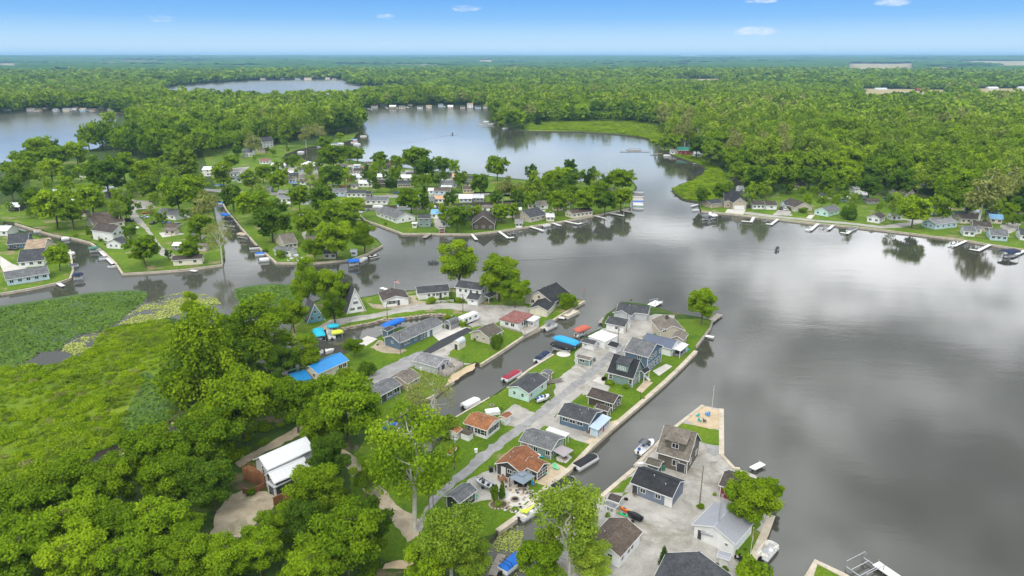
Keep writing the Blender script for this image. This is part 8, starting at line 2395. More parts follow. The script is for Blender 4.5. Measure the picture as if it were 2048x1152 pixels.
# ------------------------------------------------------------------ trees traced one by one: crown centre x, y and width in photograph pixels
T = [
 (405, 715, 150, 'willow', 'green', 1.25), (352, 775, 74, 'willow', 'yellow', 1.1), (385, 615, 44, 'tall', 'bright', 1.9), (530, 655, 130, 'tall', 'green', 1.35), (478, 800, 145, 'broad', 'green', 1.1),
 (590, 800, 110, 'broad', 'green', 1.15), (690, 815, 150, 'broad', 'bright', 1.1), (640, 850, 90, 'broad', 'green', 1.2), (610, 700, 60, 'tall', 'green', 1.5), (560, 720, 70, 'broad', 'dark', 1.2),
 (410, 880, 130, 'broad', 'green', 1.1), (300, 905, 130, 'broad', 'green', 1.1), (345, 950, 118, 'broad', 'green', 1.15), (215, 960, 112, 'broad', 'green', 1.1), (130, 960, 130, 'broad', 'green', 1.1),
 (420, 965, 110, 'broad', 'dark', 1.15), (60, 1010, 140, 'broad', 'green', 1.1), (150, 1040, 130, 'broad', 'bright', 1.1), (240, 1050, 112, 'broad', 'green', 1.1), (330, 1050, 130, 'broad', 'bright', 1.1),
 (40, 1100, 150, 'broad', 'bright', 1.05), (145, 1110, 140, 'broad', 'bright', 1.05), (255, 1115, 130, 'broad', 'bright', 1.1), (365, 1110, 120, 'broad', 'green', 1.1), (440, 1120, 110, 'broad', 'bright', 1.1),
 (630, 975, 110, 'broad', 'green', 1.2), (690, 1075, 150, 'broad', 'green', 1.15), (610, 1035, 80, 'broad', 'dark', 1.2), (545, 1050, 75, 'broad', 'bright', 1.15), (515, 1100, 100, 'broad', 'bright', 1.1),
 (620, 1130, 120, 'broad', 'bright', 1.1), (735, 1040, 100, 'broad', 'dark', 1.2), (660, 910, 90, 'broad', 'dark', 1.25), (730, 950, 60, 'tall', 'green', 1.5),
 (822, 925, 180, 'open', 'bright', 1.55), (900, 1078, 150, 'open', 'yellow', 1.15), (945, 1120, 84, 'tall', 'yellow', 1.3), (860, 1120, 110, 'broad', 'bright', 1.1), (1142, 1052, 162, 'open', 'yellow', 1.3),
 (1085, 1120, 110, 'broad', 'bright', 1.1), (1185, 1125, 90, 'tall', 'yellow', 1.2), (862, 800, 112, 'open', 'pale', 1.2), (890, 850, 60, 'bush', 'yellow', 0.9),
 (1502, 997, 108, 'broad', 'green', 1.15), (1500, 1146, 80, 'bush', 'bright', 1.0), (1550, 980, 40, 'tall', 'bright', 1.3),
 (1407, 607, 66, 'broad', 'bright', 1.2), (915, 520, 88, 'tall', 'bright', 1.18), (998, 548, 84, 'broad', 'green', 1.2), (1030, 580, 64, 'broad', 'bright', 1.0), (1138, 598, 42, 'bush', 'green', 0.95),
 (612, 560, 72, 'tall', 'bright', 1.5), (663, 570, 66, 'broad', 'bright', 1.3), (668, 612, 54, 'tall', 'green', 1.4), (585, 625, 60, 'broad', 'green', 1.3), (708, 692, 42, 'broad', 'green', 1.0),
 (693, 745, 36, 'bush', 'green', 1.1), (733, 735, 38, 'bush', 'dark', 1.0), (632, 790, 52, 'broad', 'bright', 1.1), (993, 680, 27, 'bush', 'conifer', 1.45), (540, 780, 60, 'broad', 'green', 1.2),
 (925, 645, 20, 'bush', 'green', 0.8), (905, 640, 18, 'bush', 'dark', 0.8), (895, 633, 16, 'bush', 'green', 0.8),
 (990, 982, 21, 'bush', 'green', 2.4), (1004, 980, 15, 'bush', 'conifer', 3.2), (1328, 1112, 21, 'cone', 'conifer', 2.3),
 (464, 392, 48, 'broad', 'dark', 1.2), (504, 406, 72, 'broad', 'bright', 1.0), (541, 443, 76, 'broad', 'dark', 1.0), (597, 393, 46, 'broad', 'green', 1.2), (645, 395, 58, 'broad', 'dark', 1.15),
 (618, 444, 60, 'broad', 'green', 1.15), (670, 474, 84, 'broad', 'bright', 1.0), (627, 495, 44, 'broad', 'green', 1.2), (727, 468, 50, 'tall', 'green', 1.3), (672, 425, 66, 'broad', 'green', 1.0), (706, 412, 50, 'broad', 'bright', 1.0),
 (700, 440, 40, 'tall', 'green', 1.2),
 (285, 497, 66, 'broad', 'green', 1.05), (114, 510, 50, 'broad', 'bright', 1.15), (438, 477, 60, 'open', 'pale', 1.5), (405, 412, 60, 'open', 'pale', 1.2), (378, 498, 44, 'broad', 'green', 1.1), (398, 452, 52, 'broad', 'green', 1.2),
 (236, 420, 40, 'open', 'yellow', 1.4), (250, 418, 30, 'broad', 'dark', 1.4), (105, 408, 80, 'broad', 'bright', 1.1), (140, 420, 60, 'broad', 'green', 1.2), (65, 400, 50, 'broad', 'green', 1.1), (180, 395, 66, 'broad', 'bright', 1.0),
 (355, 385, 76, 'broad', 'bright', 1.1), (385, 372, 60, 'broad', 'green', 1.1), (322, 358, 48, 'open', 'yellow', 1.4), (365, 330, 68, 'tall', 'yellow', 1.2), (212, 350, 84, 'broad', 'dark', 0.95), (100, 337, 46, 'broad', 'bright', 1.15),
 (35, 345, 60, 'broad', 'green', 1.1), (45, 322, 50, 'broad', 'bright', 1.1), (75, 300, 60, 'broad', 'green', 1.1), (110, 310, 46, 'broad', 'bright', 1.1), (150, 302, 50, 'broad', 'bright', 1.1), (20, 375, 46, 'broad', 'dark', 1.1),
 (245, 330, 60, 'broad', 'green', 1.1), (290, 345, 60, 'broad', 'green', 1.1), (295, 375, 46, 'broad', 'dark', 1.1), (440, 352, 34, 'broad', 'green', 1.1), (508, 286, 40, 'tall', 'pale', 1.2), (475, 300, 22, 'broad', 'dark', 1.2), (33, 552, 20, 'bush', 'purple', 1.0),
 (445, 345, 40, 'tall', 'green', 1.3), (500, 357, 38, 'tall', 'yellow', 1.2), (555, 360, 42, 'broad', 'green', 1.15), (525, 345, 36, 'broad', 'green', 1.1), (462, 322, 34, 'broad', 'bright', 1.0), (575, 322, 18, 'broad', 'green', 1.3), (596, 320, 17, 'broad', 'green', 1.3),
 (665, 350, 48, 'broad', 'dark', 1.15), (821, 397, 62, 'broad', 'green', 0.95), (849, 388, 18, 'cone', 'conifer', 1.8), (782, 368, 27, 'broad', 'conifer', 1.1), (847, 338, 46, 'broad', 'dark', 1.1), (828, 316, 64, 'broad', 'green', 0.95), (793, 322, 26, 'broad', 'green', 1.2),
 (760, 319, 36, 'broad', 'green', 1.15), (888, 328, 32, 'broad', 'dark', 1.1), (875, 322, 22, 'broad', 'green', 1.2), (662, 312, 66, 'broad', 'green', 0.9), (697, 305, 32, 'broad', 'green', 1.2), (714, 308, 32, 'broad', 'green', 1.1),
 (961, 366, 42, 'broad', 'dark', 1.2), (994, 332, 48, 'broad', 'green', 1.15), (1005, 376, 50, 'tall', 'pale', 1.2), (1032, 380, 40, 'tall', 'pale', 1.1), (1066, 368, 40, 'tall', 'yellow', 1.6), (1003, 424, 42, 'broad', 'green', 1.0), (1025, 420, 28, 'broad', 'green', 1.4),
 (914, 433, 52, 'broad', 'dark', 1.1), (1104, 355, 34, 'broad', 'green', 1.2), (1125, 350, 40, 'broad', 'bright', 1.1), (1139, 332, 28, 'broad', 'dark', 1.3), (1142, 360, 40, 'broad', 'dark', 1.0), (1179, 359, 30, 'broad', 'conifer', 1.1), (1207, 368, 28, 'broad', 'dark', 1.1),
 (1245, 358, 54, 'broad', 'green', 1.0), (1116, 401, 46, 'broad', 'green', 1.2), (1168, 399, 50, 'broad', 'green', 1.1), (1210, 402, 50, 'broad', 'dark', 1.0), (1243, 394, 44, 'broad', 'green', 1.1), (1090, 390, 30, 'tall', 'yellow', 1.3), (1140, 385, 34, 'broad', 'green', 1.2), (1190, 385, 34, 'broad', 'green', 1.1),
 (1405, 390, 34, 'broad', 'dark', 1.2), (1440, 382, 32, 'broad', 'green', 1.4), (1515, 358, 56, 'broad', 'dark', 1.15), (1548, 352, 44, 'broad', 'green', 1.3), (1484, 342, 46, 'broad', 'green', 1.1), (1578, 358, 38, 'tall', 'green', 1.4), (1830, 418, 62, 'broad', 'bright', 1.1),
 (1699, 424, 34, 'bush', 'dark', 0.9), (1970, 385, 90, 'open', 'pale', 1.3), (2008, 370, 70, 'open', 'pale', 1.3), (1905, 395, 56, 'broad', 'green', 1.1), (1940, 400, 44, 'tall', 'bright', 1.3), (1890, 415, 36, 'tall', 'green', 1.3), (1925, 438, 14, 'bush', 'green', 0.8),
 (1330, 285, 26, 'broad', 'green', 1.2), (1350, 282, 40, 'broad', 'green', 1.0), (1395, 290, 44, 'broad', 'dark', 1.1), (1425, 300, 46, 'broad', 'green', 1.1), (1455, 312, 36, 'broad', 'green', 1.2), (1470, 330, 40, 'broad', 'green', 1.2), (1420, 310, 34, 'tall', 'bright', 1.2),
 (1800, 362, 60, 'broad', 'dark', 1.1), (1740, 372, 50, 'broad', 'dark', 1.1), (1665, 360, 50, 'broad', 'bright', 1.15), (1700, 352, 50, 'broad', 'bright', 1.15), (1620, 352, 46, 'broad', 'green', 1.1), (2040, 410, 44, 'broad', 'dark', 1.1), (2020, 420, 34, 'broad', 'green', 1.2),
 (990, 235, 22, 'broad', 'dark', 1.2), (1000, 240, 30, 'broad', 'yellow', 1.2), (1018, 236, 34, 'broad', 'green', 1.1), (1075, 240, 16, 'cone', 'conifer', 1.4),
 (571, 268, 36, 'tall', 'yellow', 1.4), (610, 268, 36, 'tall', 'pale', 1.3), (650, 285, 34, 'broad', 'green', 1.0), (680, 272, 18, 'broad', 'bright', 1.0), (690, 240, 44, 'broad', 'dark', 1.1), (713, 250, 20, 'broad', 'green', 1.2), (640, 262, 34, 'tall', 'pale', 1.2),
]
for cx, cy, w, kind, lm, ratio in T:
 x, y, H, W = crown_to_base(cx, cy, w, ratio, 0.5 if kind in ('bush', 'cone', 'willow') else 0.60)
 d = math.hypot(x, y)
 lod = 'near' if d < 330 or kind in ('bush', 'cone', 'willow') else 'mid'
 if kind in ('bush', 'broad') and lm == 'conifer': kind = 'broad' if d > 330 else 'cone' if ratio < 2 and False else 'bush'
 if (kind, lm, lod) not in PROTO:
  if kind == 'bush' and lm == 'conifer': lm = 'dark'
  elif kind == 'bush' and lm == 'bright': lm = 'green'
  elif kind == 'tall' and lm == 'pale': kind = 'open'
  elif kind == 'tall' and lm == 'bright' and lod == 'mid': lm = 'yellow'
  elif kind == 'open' and lod == 'mid': lm = 'yellow'
  elif kind == 'broad' and lm == 'yellow': kind = 'tall'
  elif kind == 'broad' and lm == 'conifer': lm = 'dark'
 nm = {'bush': 'shrub', 'cone': 'conifer_tree', 'willow': 'willow_tree'}.get(kind, 'broadleaf_tree')
 put_tree(x, y, kind, lm, lod, H, W, name=nm)
N_TRACED = len(PLACED)
# ------------------------------------------------------------------ the woods that fill the rest
CLEAR = [
 [(-200, 610), (-200, 330), (60, 320), (170, 306), (230, 300), (262, 292), (272, 232), (228, 228), (222, 262), (240, 312), (330, 330), (400, 318), (470, 300), (560, 288), (640, 286), (720, 262), (740, 300), (560, 345), (440, 400), (450, 480), (465, 560), (300, 575), (0, 600)],
 [(20, 330), (60, 322), (170, 322), (190, 345), (170, 372), (60, 372)],
 [(395, 400), (560, 290), (720, 262), (1290, 350), (1290, 450), (760, 560), (430, 560)],
 [(1390, 400), (1480, 392), (1560, 382), (1700, 384), (1830, 395), (1950, 415), (2300, 430), (2300, 600), (1390, 500)],
 [(1560, 378), (1620, 370), (1700, 378), (1800, 390), (1800, 420), (1560, 410)],
 [(1045, 268), (1045, 250), (1150, 245), (1230, 244), (1310, 250), (1325, 270), (1345, 298), (1400, 308), (1440, 330), (1470, 350), (1480, 392), (1400, 404), (1340, 400), (1330, 310), (1290, 290)],
]
R_CLEAR = [ring(c) for c in CLEAR]
HALF = math.tan(math.atan(1024 / FPX)) * 1.10
def wood_ok(x, y):
 k = is_land(x, y) & ~in_fields(x, y)
 for c in R_CLEAR:
  k &= ~inside(c, x, y)
 k &= ~inside(R_NEAR, x, y) & ~inside(R_SPIT, x, y) & ~inside(R_CORNER, x, y)
 return k
rsf = np.random.RandomState(11)
pts = []
bands = [(330, 900, 12.5, 16.5), (900, 1600, 13.5, 17.5), (1600, 2700, 15, 19), (2700, 4300, 23, 29)]
for r0, r1, s, w in bands:
 ys = np.arange(r0 * 0.6, r1 + s, s)
 xm = r1 * 0.80
 xs = np.arange(-xm, xm, s)
 X, Y = np.meshgrid(xs, ys)
 X = X + rsf.uniform(-.42, .42, X.shape) * s
 Y = Y + rsf.uniform(-.42, .42, X.shape) * s
 X, Y = X.ravel(), Y.ravel()
 rr = np.hypot(X, Y)
 k = (rr >= r0) & (rr < r1) & (np.abs(X) < Y * HALF + 40)
 X, Y, rr = X[k], Y[k], rr[k]
 dens = fbm(X / 260, Y / 260, 3)
 k = wood_ok(X, Y) & (rsf.rand(len(X)) < np.clip(dens * 2.6, 0.62, 0.985))
 X, Y = X[k], Y[k]
 W = w * rsf.uniform(0.62, 1.25, len(X))
 pts.append(np.stack([X, Y, W], 1))
pts = np.concatenate(pts)
tr = np.array([(t[0], t[1], t[2]) for t in TREES])
far_enough = np.ones(len(pts), bool)
nearm = np.hypot(pts[:, 0], pts[:, 1]) < 1100
idxn = np.where(nearm)[0]
dd = np.hypot(pts[idxn, 0][:, None] - tr[None, :, 0], pts[idxn, 1][:, None] - tr[None, :, 1]) - tr[None, :, 2] * 0.7
far_enough[idxn] = dd.min(1) > 2.0
pts = pts[far_enough]
NW = [[(-160, 1180), (-160, 950), (60, 1010), (130, 960), (250, 925), (340, 895), (420, 870), (480, 840), (470, 790), (430, 760), (420, 720), (440, 680), (500, 715), (560, 752), (600, 742), (600, 780), (640, 810), (590, 850), (530, 880), (480, 930), (430, 1010),
  (400, 1080), (500, 1085), (560, 1010), (600, 1000), (610, 900), (650, 880), (700, 960), (740, 1020), (770, 1090), (740, 1180)]]
R_NW = ring(NW[0])
x0, x1 = min(p[0] for p in R_NW), max(p[0] for p in R_NW)
y0, y1 = min(p[1] for p in R_NW), max(p[1] for p in R_NW)
cand = []
VIS = [[(-250, 600), (330, 600), (335, 850), (250, 885), (130, 940), (0, 975), (-250, 990)], [(470, 850), (640, 850), (650, 900), (600, 1000), (470, 1000)], [(410, 970), (570, 970), (570, 1020), (480, 1085), (410, 1085)], [(690, 890), (860, 900), (860, 1140), (770, 1140), (690, 960)], [(570, 695), (900, 660), (900, 900), (740, 900), (700, 820), (640, 775), (570, 775)], [(600, 840), (660, 840), (660, 880), (600, 890)]]
for yy in np.arange(y0, y1, 8.5):
 for xx in np.arange(x0, x1, 8.5):
  a, b = xx + rsf.uniform(-3, 3), yy + rsf.uniform(-3, 3)
  if inside(R_NW, [a], [b])[0] and is_land(np.array([a]), np.array([b]))[0]:
   if min(math.hypot(a - t[0], b - t[1]) for t in TREES) > 7.5:
    w_ = rsf.uniform(7, 11)
    cp = proj(Vector((a, b, LAND_Z + w_ * .7)))
    if not any(inside(v, [cp[0] + dx], [cp[1] + dy])[0] for v in VIS for dx in (-35, 0, 35) for dy in (-35, 0, 30)):
     cand.append((a, b, w_))
rg = np.random.RandomState(77)
gfill = []
GARDEN = [([(250, 450), (340, 430), (420, 440), (440, 520), (260, 540), (150, 470)], 12), ([(20, 330), (170, 322), (330, 330), (400, 345), (400, 440), (120, 450), (20, 430)], 70), ([(440, 300), (560, 292), (640, 288), (560, 318), (560, 340), (450, 335)], 7),
   ([(450, 400), (560, 386), (690, 388), (690, 420), (750, 480), (620, 520), (560, 520)], 26), ([(520, 345), (700, 335), (940, 352), (960, 384), (540, 384)], 44), ([(740, 430), (1050, 410), (1240, 405), (1180, 425), (860, 462)], 18),
   ([(1060, 366), (1250, 366), (1250, 400), (1060, 400)], 22), ([(1430, 400), (1700, 388), (2040, 430), (2040, 470), (1700, 440), (1450, 420)], 20), ([(1560, 380), (1800, 392), (1790, 412), (1570, 400)], 9)]
for gp, gn in GARDEN:
 gr = ring(gp)
 gx0, gx1 = min(p[0] for p in gr), max(p[0] for p in gr)
 gy0, gy1 = min(p[1] for p in gr), max(p[1] for p in gr)
 got = 0
 for _ in range(4000):
  if got >= gn: break
  a, b = rg.uniform(gx0, gx1), rg.uniform(gy0, gy1)
  if not inside(gr, [a], [b])[0] or not is_land(np.array([a]), np.array([b]))[0]: continue
  if min(math.hypot(a - q[0], b - q[1]) - q[2] for q in TREES) < 1.0 or any(math.hypot(a - q[0], b - q[1]) < q[2] for q in HSPOT): continue
  w_ = rg.uniform(3.5, 10) if gn > 16 else rg.uniform(3, 7)
  gfill.append((a, b, w_))
  TREES.append((a, b, w_ / 2))
  got += 1
cand = np.array(cand + gfill)
NG = len(gfill)
allp = np.concatenate([cand, pts])
D = np.hypot(allp[:, 0], allp[:, 1])
px_size = allp[:, 2] * FPX / np.sqrt(D ** 2 + 80 ** 2)
yel = fbm(allp[:, 0] / 170, allp[:, 1] / 170, 21)
azm = np.arctan2(allp[:, 0], allp[:, 1])
u = rsf.rand(len(allp))
py_bias = np.where(azm > 0.12, 0.15, 0.0) * (D < 1400)
q = u * 0.62 + np.clip((yel - 0.5) * 1.9 + 0.5, 0, 1) * 0.55 + 0.02 + py_bias
typ = np.select([q < 0.33, q < 0.62, q < 0.83, q < 0.97, q < 1.10], [0, 1, 2, 3, 4], 5)
typ = np.where(np.arange(len(allp)) < len(cand) - NG, np.minimum(typ, 2), typ)
KINDS = [('broad', 'dark'), ('broad', 'green'), ('broad', 'bright'), ('tall', 'yellow'), ('open', 'yellow'), ('open', 'pale')]
order = np.argsort(-px_size)
n_ind = 299 - sum(1 for p in PLACED if p[0].name.startswith('broadleaf'))
n_ind = max(0, n_ind)
print('free for fill', n_ind, 'near fill', len(cand) - NG)
ind = order[:n_ind]
rest = order[n_ind:]
for i in ind:
 a, b, W = allp[i]
 kd, lm = KINDS[typ[i]]
 lod = 'near' if D[i] < 250 else 'mid'
 if lod == 'near' and kd == 'open': kd, lm = 'broad', 'bright'
 put_tree(float(a), float(b), kd, lm, lod, float(W) * (1.15 if kd == 'broad' else 1.5) * rsf.uniform(0.9, 1.2), float(W) * (1.0 if kd == 'broad' else 0.85), name='broadleaf_tree')
FP = []
lods = [('mid', 1100, 0.85), ('far', 260, 1.9), ('tiny', 60, 4.2)]
for li, (ln, nl, lf) in enumerate(lods):
 for ti, (kd, lm) in enumerate(KINDS):
  n = nl if kd == 'broad' else int(nl * 0.7)
  W0, H0 = 10.0, 11.5 if kd == 'broad' else 15.0
  FP.append((li * 6 + ti, joined_proto('wood_tree', kd, 200 + li * 10 + ti, lm, H0, W0, n, lf * (1 if kd == 'broad' else 0.85), trunk=(li == 0), bark=BARK_PALE if kd == 'open' else BARK)))
def scatter(name, xyz, scale, rot, idx, protos, label=None, cat=None, group=None):
 me = bpy.data.meshes.new(name)
 me.vertices.add(len(xyz))
 me.vertices.foreach_set('co', np.ascontiguousarray(xyz, np.float32).ravel())
 for an, ty, arr in (('s', 'FLOAT_VECTOR', scale), ('r', 'FLOAT', rot), ('k', 'INT', idx)):
  a = me.attributes.new(an, ty, 'POINT')
  a.data.foreach_set('vector' if ty == 'FLOAT_VECTOR' else 'value', np.ascontiguousarray(arr, np.int32 if ty == 'INT' else np.float32).ravel())
 me.update()
 o = link(name, me)
 ng = bpy.data.node_groups.new(name, 'GeometryNodeTree')
 ng.interface.new_socket('Geometry', in_out='INPUT', socket_type='NodeSocketGeometry')
 ng.interface.new_socket('Geometry', in_out='OUTPUT', socket_type='NodeSocketGeometry')
 gi = ng.nodes.new('NodeGroupInput'); go = ng.nodes.new('NodeGroupOutput')
 jn = ng.nodes.new('GeometryNodeJoinGeometry')
 def attr(nm, ty):
  a = ng.nodes.new('GeometryNodeInputNamedAttribute')
  a.data_type = ty
  a.inputs[0].default_value = nm
  return a.outputs[0]
 s = attr('s', 'FLOAT_VECTOR'); r = attr('r', 'FLOAT'); k = attr('k', 'INT')
 cx = ng.nodes.new('ShaderNodeCombineXYZ')
 ng.links.new(r, cx.inputs[2])
 for i, po in protos:
  cmp_ = ng.nodes.new('FunctionNodeCompare')
  cmp_.data_type = 'INT'; cmp_.operation = 'EQUAL'
  ng.links.new(k, [x for x in cmp_.inputs if x.type == 'INT' and x.enabled][0])
  [x for x in cmp_.inputs if x.type == 'INT' and x.enabled][1].default_value = i
  oi = ng.nodes.new('GeometryNodeObjectInfo')
  oi.inputs[0].default_value = po
  oi.inputs['As Instance'].default_value = True
  ip = ng.nodes.new('GeometryNodeInstanceOnPoints')
  ng.links.new(gi.outputs[0], ip.inputs['Points'])
  ng.links.new(cmp_.outputs[0], ip.inputs['Selection'])
  ng.links.new(oi.outputs['Geometry'], ip.inputs['Instance'])
  ng.links.new(cx.outputs[0], ip.inputs['Rotation'])
  ng.links.new(s, ip.inputs['Scale'])
  ng.links.new(ip.outputs[0], jn.inputs[0])
 ng.links.new(jn.outputs[0], go.inputs[0])
 md = o.modifiers.new('scatter', 'NODES')
 md.node_group = ng
 tag(o, label, cat, group, 'stuff')
 return o
rx, ry, rw = allp[rest, 0], allp[rest, 1], allp[rest, 2]
rd = D[rest]
lod = np.select([rd < 850, rd < 2000], [0, 1], 2)
kt = typ[rest]
hfac = np.where(kt < 3, 1.18, 1.12) * rsf.uniform(0.85, 1.25, len(rest))
sc_ = np.stack([rw / 10, rw / 10, rw / 10 * hfac * np.where(rd > 2700, 0.55, np.where(rd > 1600, 0.62, np.where(rd > 900, 0.85, 1.0)))], 1)
hz = hill(rx, ry) - np.where(rd > 2700, 1.0, 0.0)
scatter('forest', np.stack([rx, ry, hz], 1), sc_, rsf.uniform(0, 6.28, len(rest)), lod * 6 + kt, FP, 'dense mixed green wood covering the country round the lakes', 'forest')
print('trees: individual', len(PLACED), 'mass', len(rest))
def canopy_mat():
 m, t, b = base_mat('distant_canopy')
 g = t.n('ShaderNodeNewGeometry')
 v = g.outputs['Position']
 n1 = t.noise(v, 0.0011, 5.0, 0.65)
 n2 = t.noise(v, 0.012, 4.0, 0.7)
 k = t.math('ADD', t.math('MULTIPLY', n1, 0.5), t.math('MULTIPLY', n2, 0.5))
 c = t.mix(t.ss(k, 0.36, 0.54), (0.016, 0.046, 0.012), (0.060, 0.130, 0.020))
 c = t.mix(t.ss(k, 0.56, 0.70), c, (0.085, 0.140, 0.026))
 t.link(c, b.inputs['Base Color'])
 b.inputs['Roughness'].default_value = 1.0
 b.inputs['Specular IOR Level'].default_value = 0.0
 return m
def canopy_z(X, Y, Rr):
 s = np.maximum(26, Rr / 170)
 lump = 0.5 * vnoise(X / 45, Y / 60, 3) + 0.3 * vnoise(X / 75, Y / 60, 4) + 0.35 * vnoise(X / 190, Y / 120, 6)
 return hill(X, Y) + 2 + 24 * lump - np.clip(4300 - Rr, 0, 300) / 300 * 14
cz = polar_grid(4000, 31000, 300, R(44), 760, canopy_z, 'distant_woods', canopy_mat(), keepf=lambda x, y: ~in_fields(x, y) & (fbm(x / 1500, y / 520, 40, 3) < 0.675))
tag(cz, 'blue green wooded hills fading along the horizon', 'forest', kind='stuff')
# ------------------------------------------------------------------ marsh shrubs, lily pads, duckweed
MP = []
for i, (lm, hh) in enumerate((('marsh', 1.7), ('yellow', 1.9), ('green', 1.3), ('pale', 1.3))):
 C, N, ti, cl, rs = crown_points('bush', 300 + i, 420)
 C = C * np.array([2.6, 2.6, hh])
 V, F = leaf_quads(C, N, 0.30 * (0.6 + 0.8 * rs.rand(len(C))), rs)
 MP.append((i, bpy.data.objects.new('marsh_shrub', npmesh('marsh_shrub', V, F, [LEAF[lm]], tint=np.repeat(ti, 2)))))
def fill_points(px_poly, s, seed, exclude=(), prob=None):
 rs = np.random.RandomState(seed)
 poly = ring(px_poly)
 x0, x1 = min(p[0] for p in poly), max(p[0] for p in poly)
 y0, y1 = min(p[1] for p in poly), max(p[1] for p in poly)
 X, Y = np.meshgrid(np.arange(x0, x1, s), np.arange(y0, y1, s))
 X = (X + rs.uniform(-.48, .48, X.shape) * s).ravel()
 Y = (Y + rs.uniform(-.48, .48, Y.shape) * s).ravel()
 k = inside(poly, X, Y)
 for e in exclude:
  k &= ~inside(e, X, Y)
 X, Y = X[k], Y[k]
 if prob is not None:
  k = rs.rand(len(X)) < prob(X, Y)
  X, Y = X[k], Y[k]
 return X, Y, rs
MARSH = [(-160, 750), (0, 738), (60, 731), (78, 735), (110, 729), (156, 716), (182, 697), (195, 679), (210, 658), (240, 652), (312, 643), (340, 640), (345, 680), (330, 740), (320, 790), (345, 830), (300, 858),
   (250, 880), (215, 895), (130, 930), (50, 975), (60, 990), (30, 1010), (-160, 1000)]
WET = [(240, 860), (262, 815), (285, 770), (275, 752), (300, 748), (310, 760), (330, 800), (345, 835), (305, 858), (262, 880)]
X, Y, rs = fill_points(MARSH, 1.55, 31, [R_INLET, ring(WET)], lambda x, y: np.clip(fbm(x / 11, y / 11, 8) * 3.0 - 0.40, 0.38, 0.97))
f1 = fbm(X / 12, Y / 8, 12) + rs.uniform(-.07, .07, len(X))
ki = np.select([f1 < 0.34, f1 < 0.56, f1 < 0.66], [2, 0, 1], 0)
ki = np.where(rs.rand(len(X)) < 0.03, 2, ki)
ki = np.where(rs.rand(len(X)) < 0.06, 3, ki)
s = rs.uniform(0.5, 1.15, len(X)) * (0.30 + 1.15 * fbm(X / 5, Y / 5, 15, 3) ** 1.3)
scatter('marsh_vegetation', np.stack([X, Y, np.full(len(X), LAND_Z - 0.1)], 1), np.stack([s, s, s * rs.uniform(.8, 1.3, len(X))], 1), rs.uniform(0, 6.28, len(X)), ki, MP,
  'yellow green shrubs and reeds crowding the marsh', 'marsh plants')
patch('marsh', MARSH, M_MARSH, 0.02)
X, Y, rs = fill_points([(1045, 258), (1160, 261), (1236, 266), (1300, 277), (1320, 290), (1330, 262), (1300, 243), (1230, 234), (1150, 235), (1070, 241)], 3.4, 33, (), lambda x, y: np.clip(fbm(x / 60, y / 60, 8) * 2.2 - 0.3, 0.1, 1))
X2, Y2, _ = fill_points([(1326, 299), (1388, 322), (1416, 336), (1411, 348), (1388, 361), (1346, 378), (1354, 388), (1366, 396), (1395, 402), (1440, 395), (1450, 350), (1400, 318)], 2.6, 34, (), lambda x, y: 0.75 + 0 * x)
X, Y = np.concatenate([X, X2]), np.concatenate([Y, Y2])
s = rs.uniform(1.1, 2.4, len(X)); s[-len(X2):] *= 0.55
scatter('reeds', np.stack([X, Y, np.full(len(X), LAND_Z - 0.2)], 1), np.stack([s * 1.3, s * 1.3, s * 0.7], 1), rs.uniform(0, 6.28, len(X)), rs.choice([0, 0, 2, 1], len(X)), MP, 'reeds and low marsh growth along the north shore', 'reeds')
X, Y, rs = fill_points(NW[0], 3.0, 35, [R_INLET, ring([(420, 1075), (430, 1030), (460, 990), (500, 975), (555, 990), (560, 1005), (520, 1040), (480, 1075)]), ring([(480, 935), (540, 885), (625, 835), (660, 850), (600, 880), (540, 905)])], lambda x, y: 0.5 + 0 * x)
s = rs.uniform(0.5, 1.3, len(X))
scatter('undergrowth', np.stack([X, Y, np.full(len(X), LAND_Z - 0.1)], 1), np.stack([s, s, s * 0.9], 1), rs.uniform(0, 6.28, len(X)), rs.choice([2, 2, 0], len(X)), MP, 'low green undergrowth beneath the lower left wood', 'undergrowth')
LILYBASE = mat('lily_bed_green', (0.055, 0.105, 0.026), 0.8, 0.3, 0.4, coord='World')
LILY = [[(-160, 632), (0, 612), (104, 596), (182, 585), (260, 580), (294, 583), (289, 599), (253, 625), (234, 643), (198, 659), (167, 664), (125, 685), (122, 695), (78, 701), (52, 719), (0, 740), (-160, 752)],
  [(470, 577), (500, 571), (545, 567), (585, 569), (600, 580), (604, 597), (590, 606), (520, 607), (483, 604), (470, 592)],
  WET]
for i, pl in enumerate(LILY):
 z0 = LAND_Z + 0.03 if i == 2 else 0.0
 flat('lily_bed', [ring(pl, 0)], z0 + 0.02, LILYBASE)['kind'] = 'stuff'
 X, Y, rs = fill_points(pl, 0.55 if i else 0.60, 40 + i, (), lambda x, y: np.clip(fbm(x / 5, y / 5, 8) * 3.2 - 0.4, 0.45, 1))
 n = len(X)
 C = np.stack([X, Y, z0 + 0.05 + 0.30 * rs.rand(n) * fbm(X / 4, Y / 4, 2)], 1)
 N = rs.normal(size=(n, 3)) * 0.34 + np.array([0, 0, 1.0])
 V, F = leaf_quads(C, N, rs.uniform(0.55, 1.05, n), rs)
 tag(link('lily_pads', npmesh('lily_pads', V, F, [LEAF['lily']], tint=np.repeat(np.clip(0.6 * rs.rand(n) + 0.5 * fbm(X / 10, Y / 10, 4) - 0.1, 0, 1), 2))), ('green lily leaves carpeting the water beside the marsh', 'small green raft of lily leaves behind the blue gabled cottage', 'dark green lily leaves in the wet hollow of the marsh')[i], 'lily pads', kind='stuff')
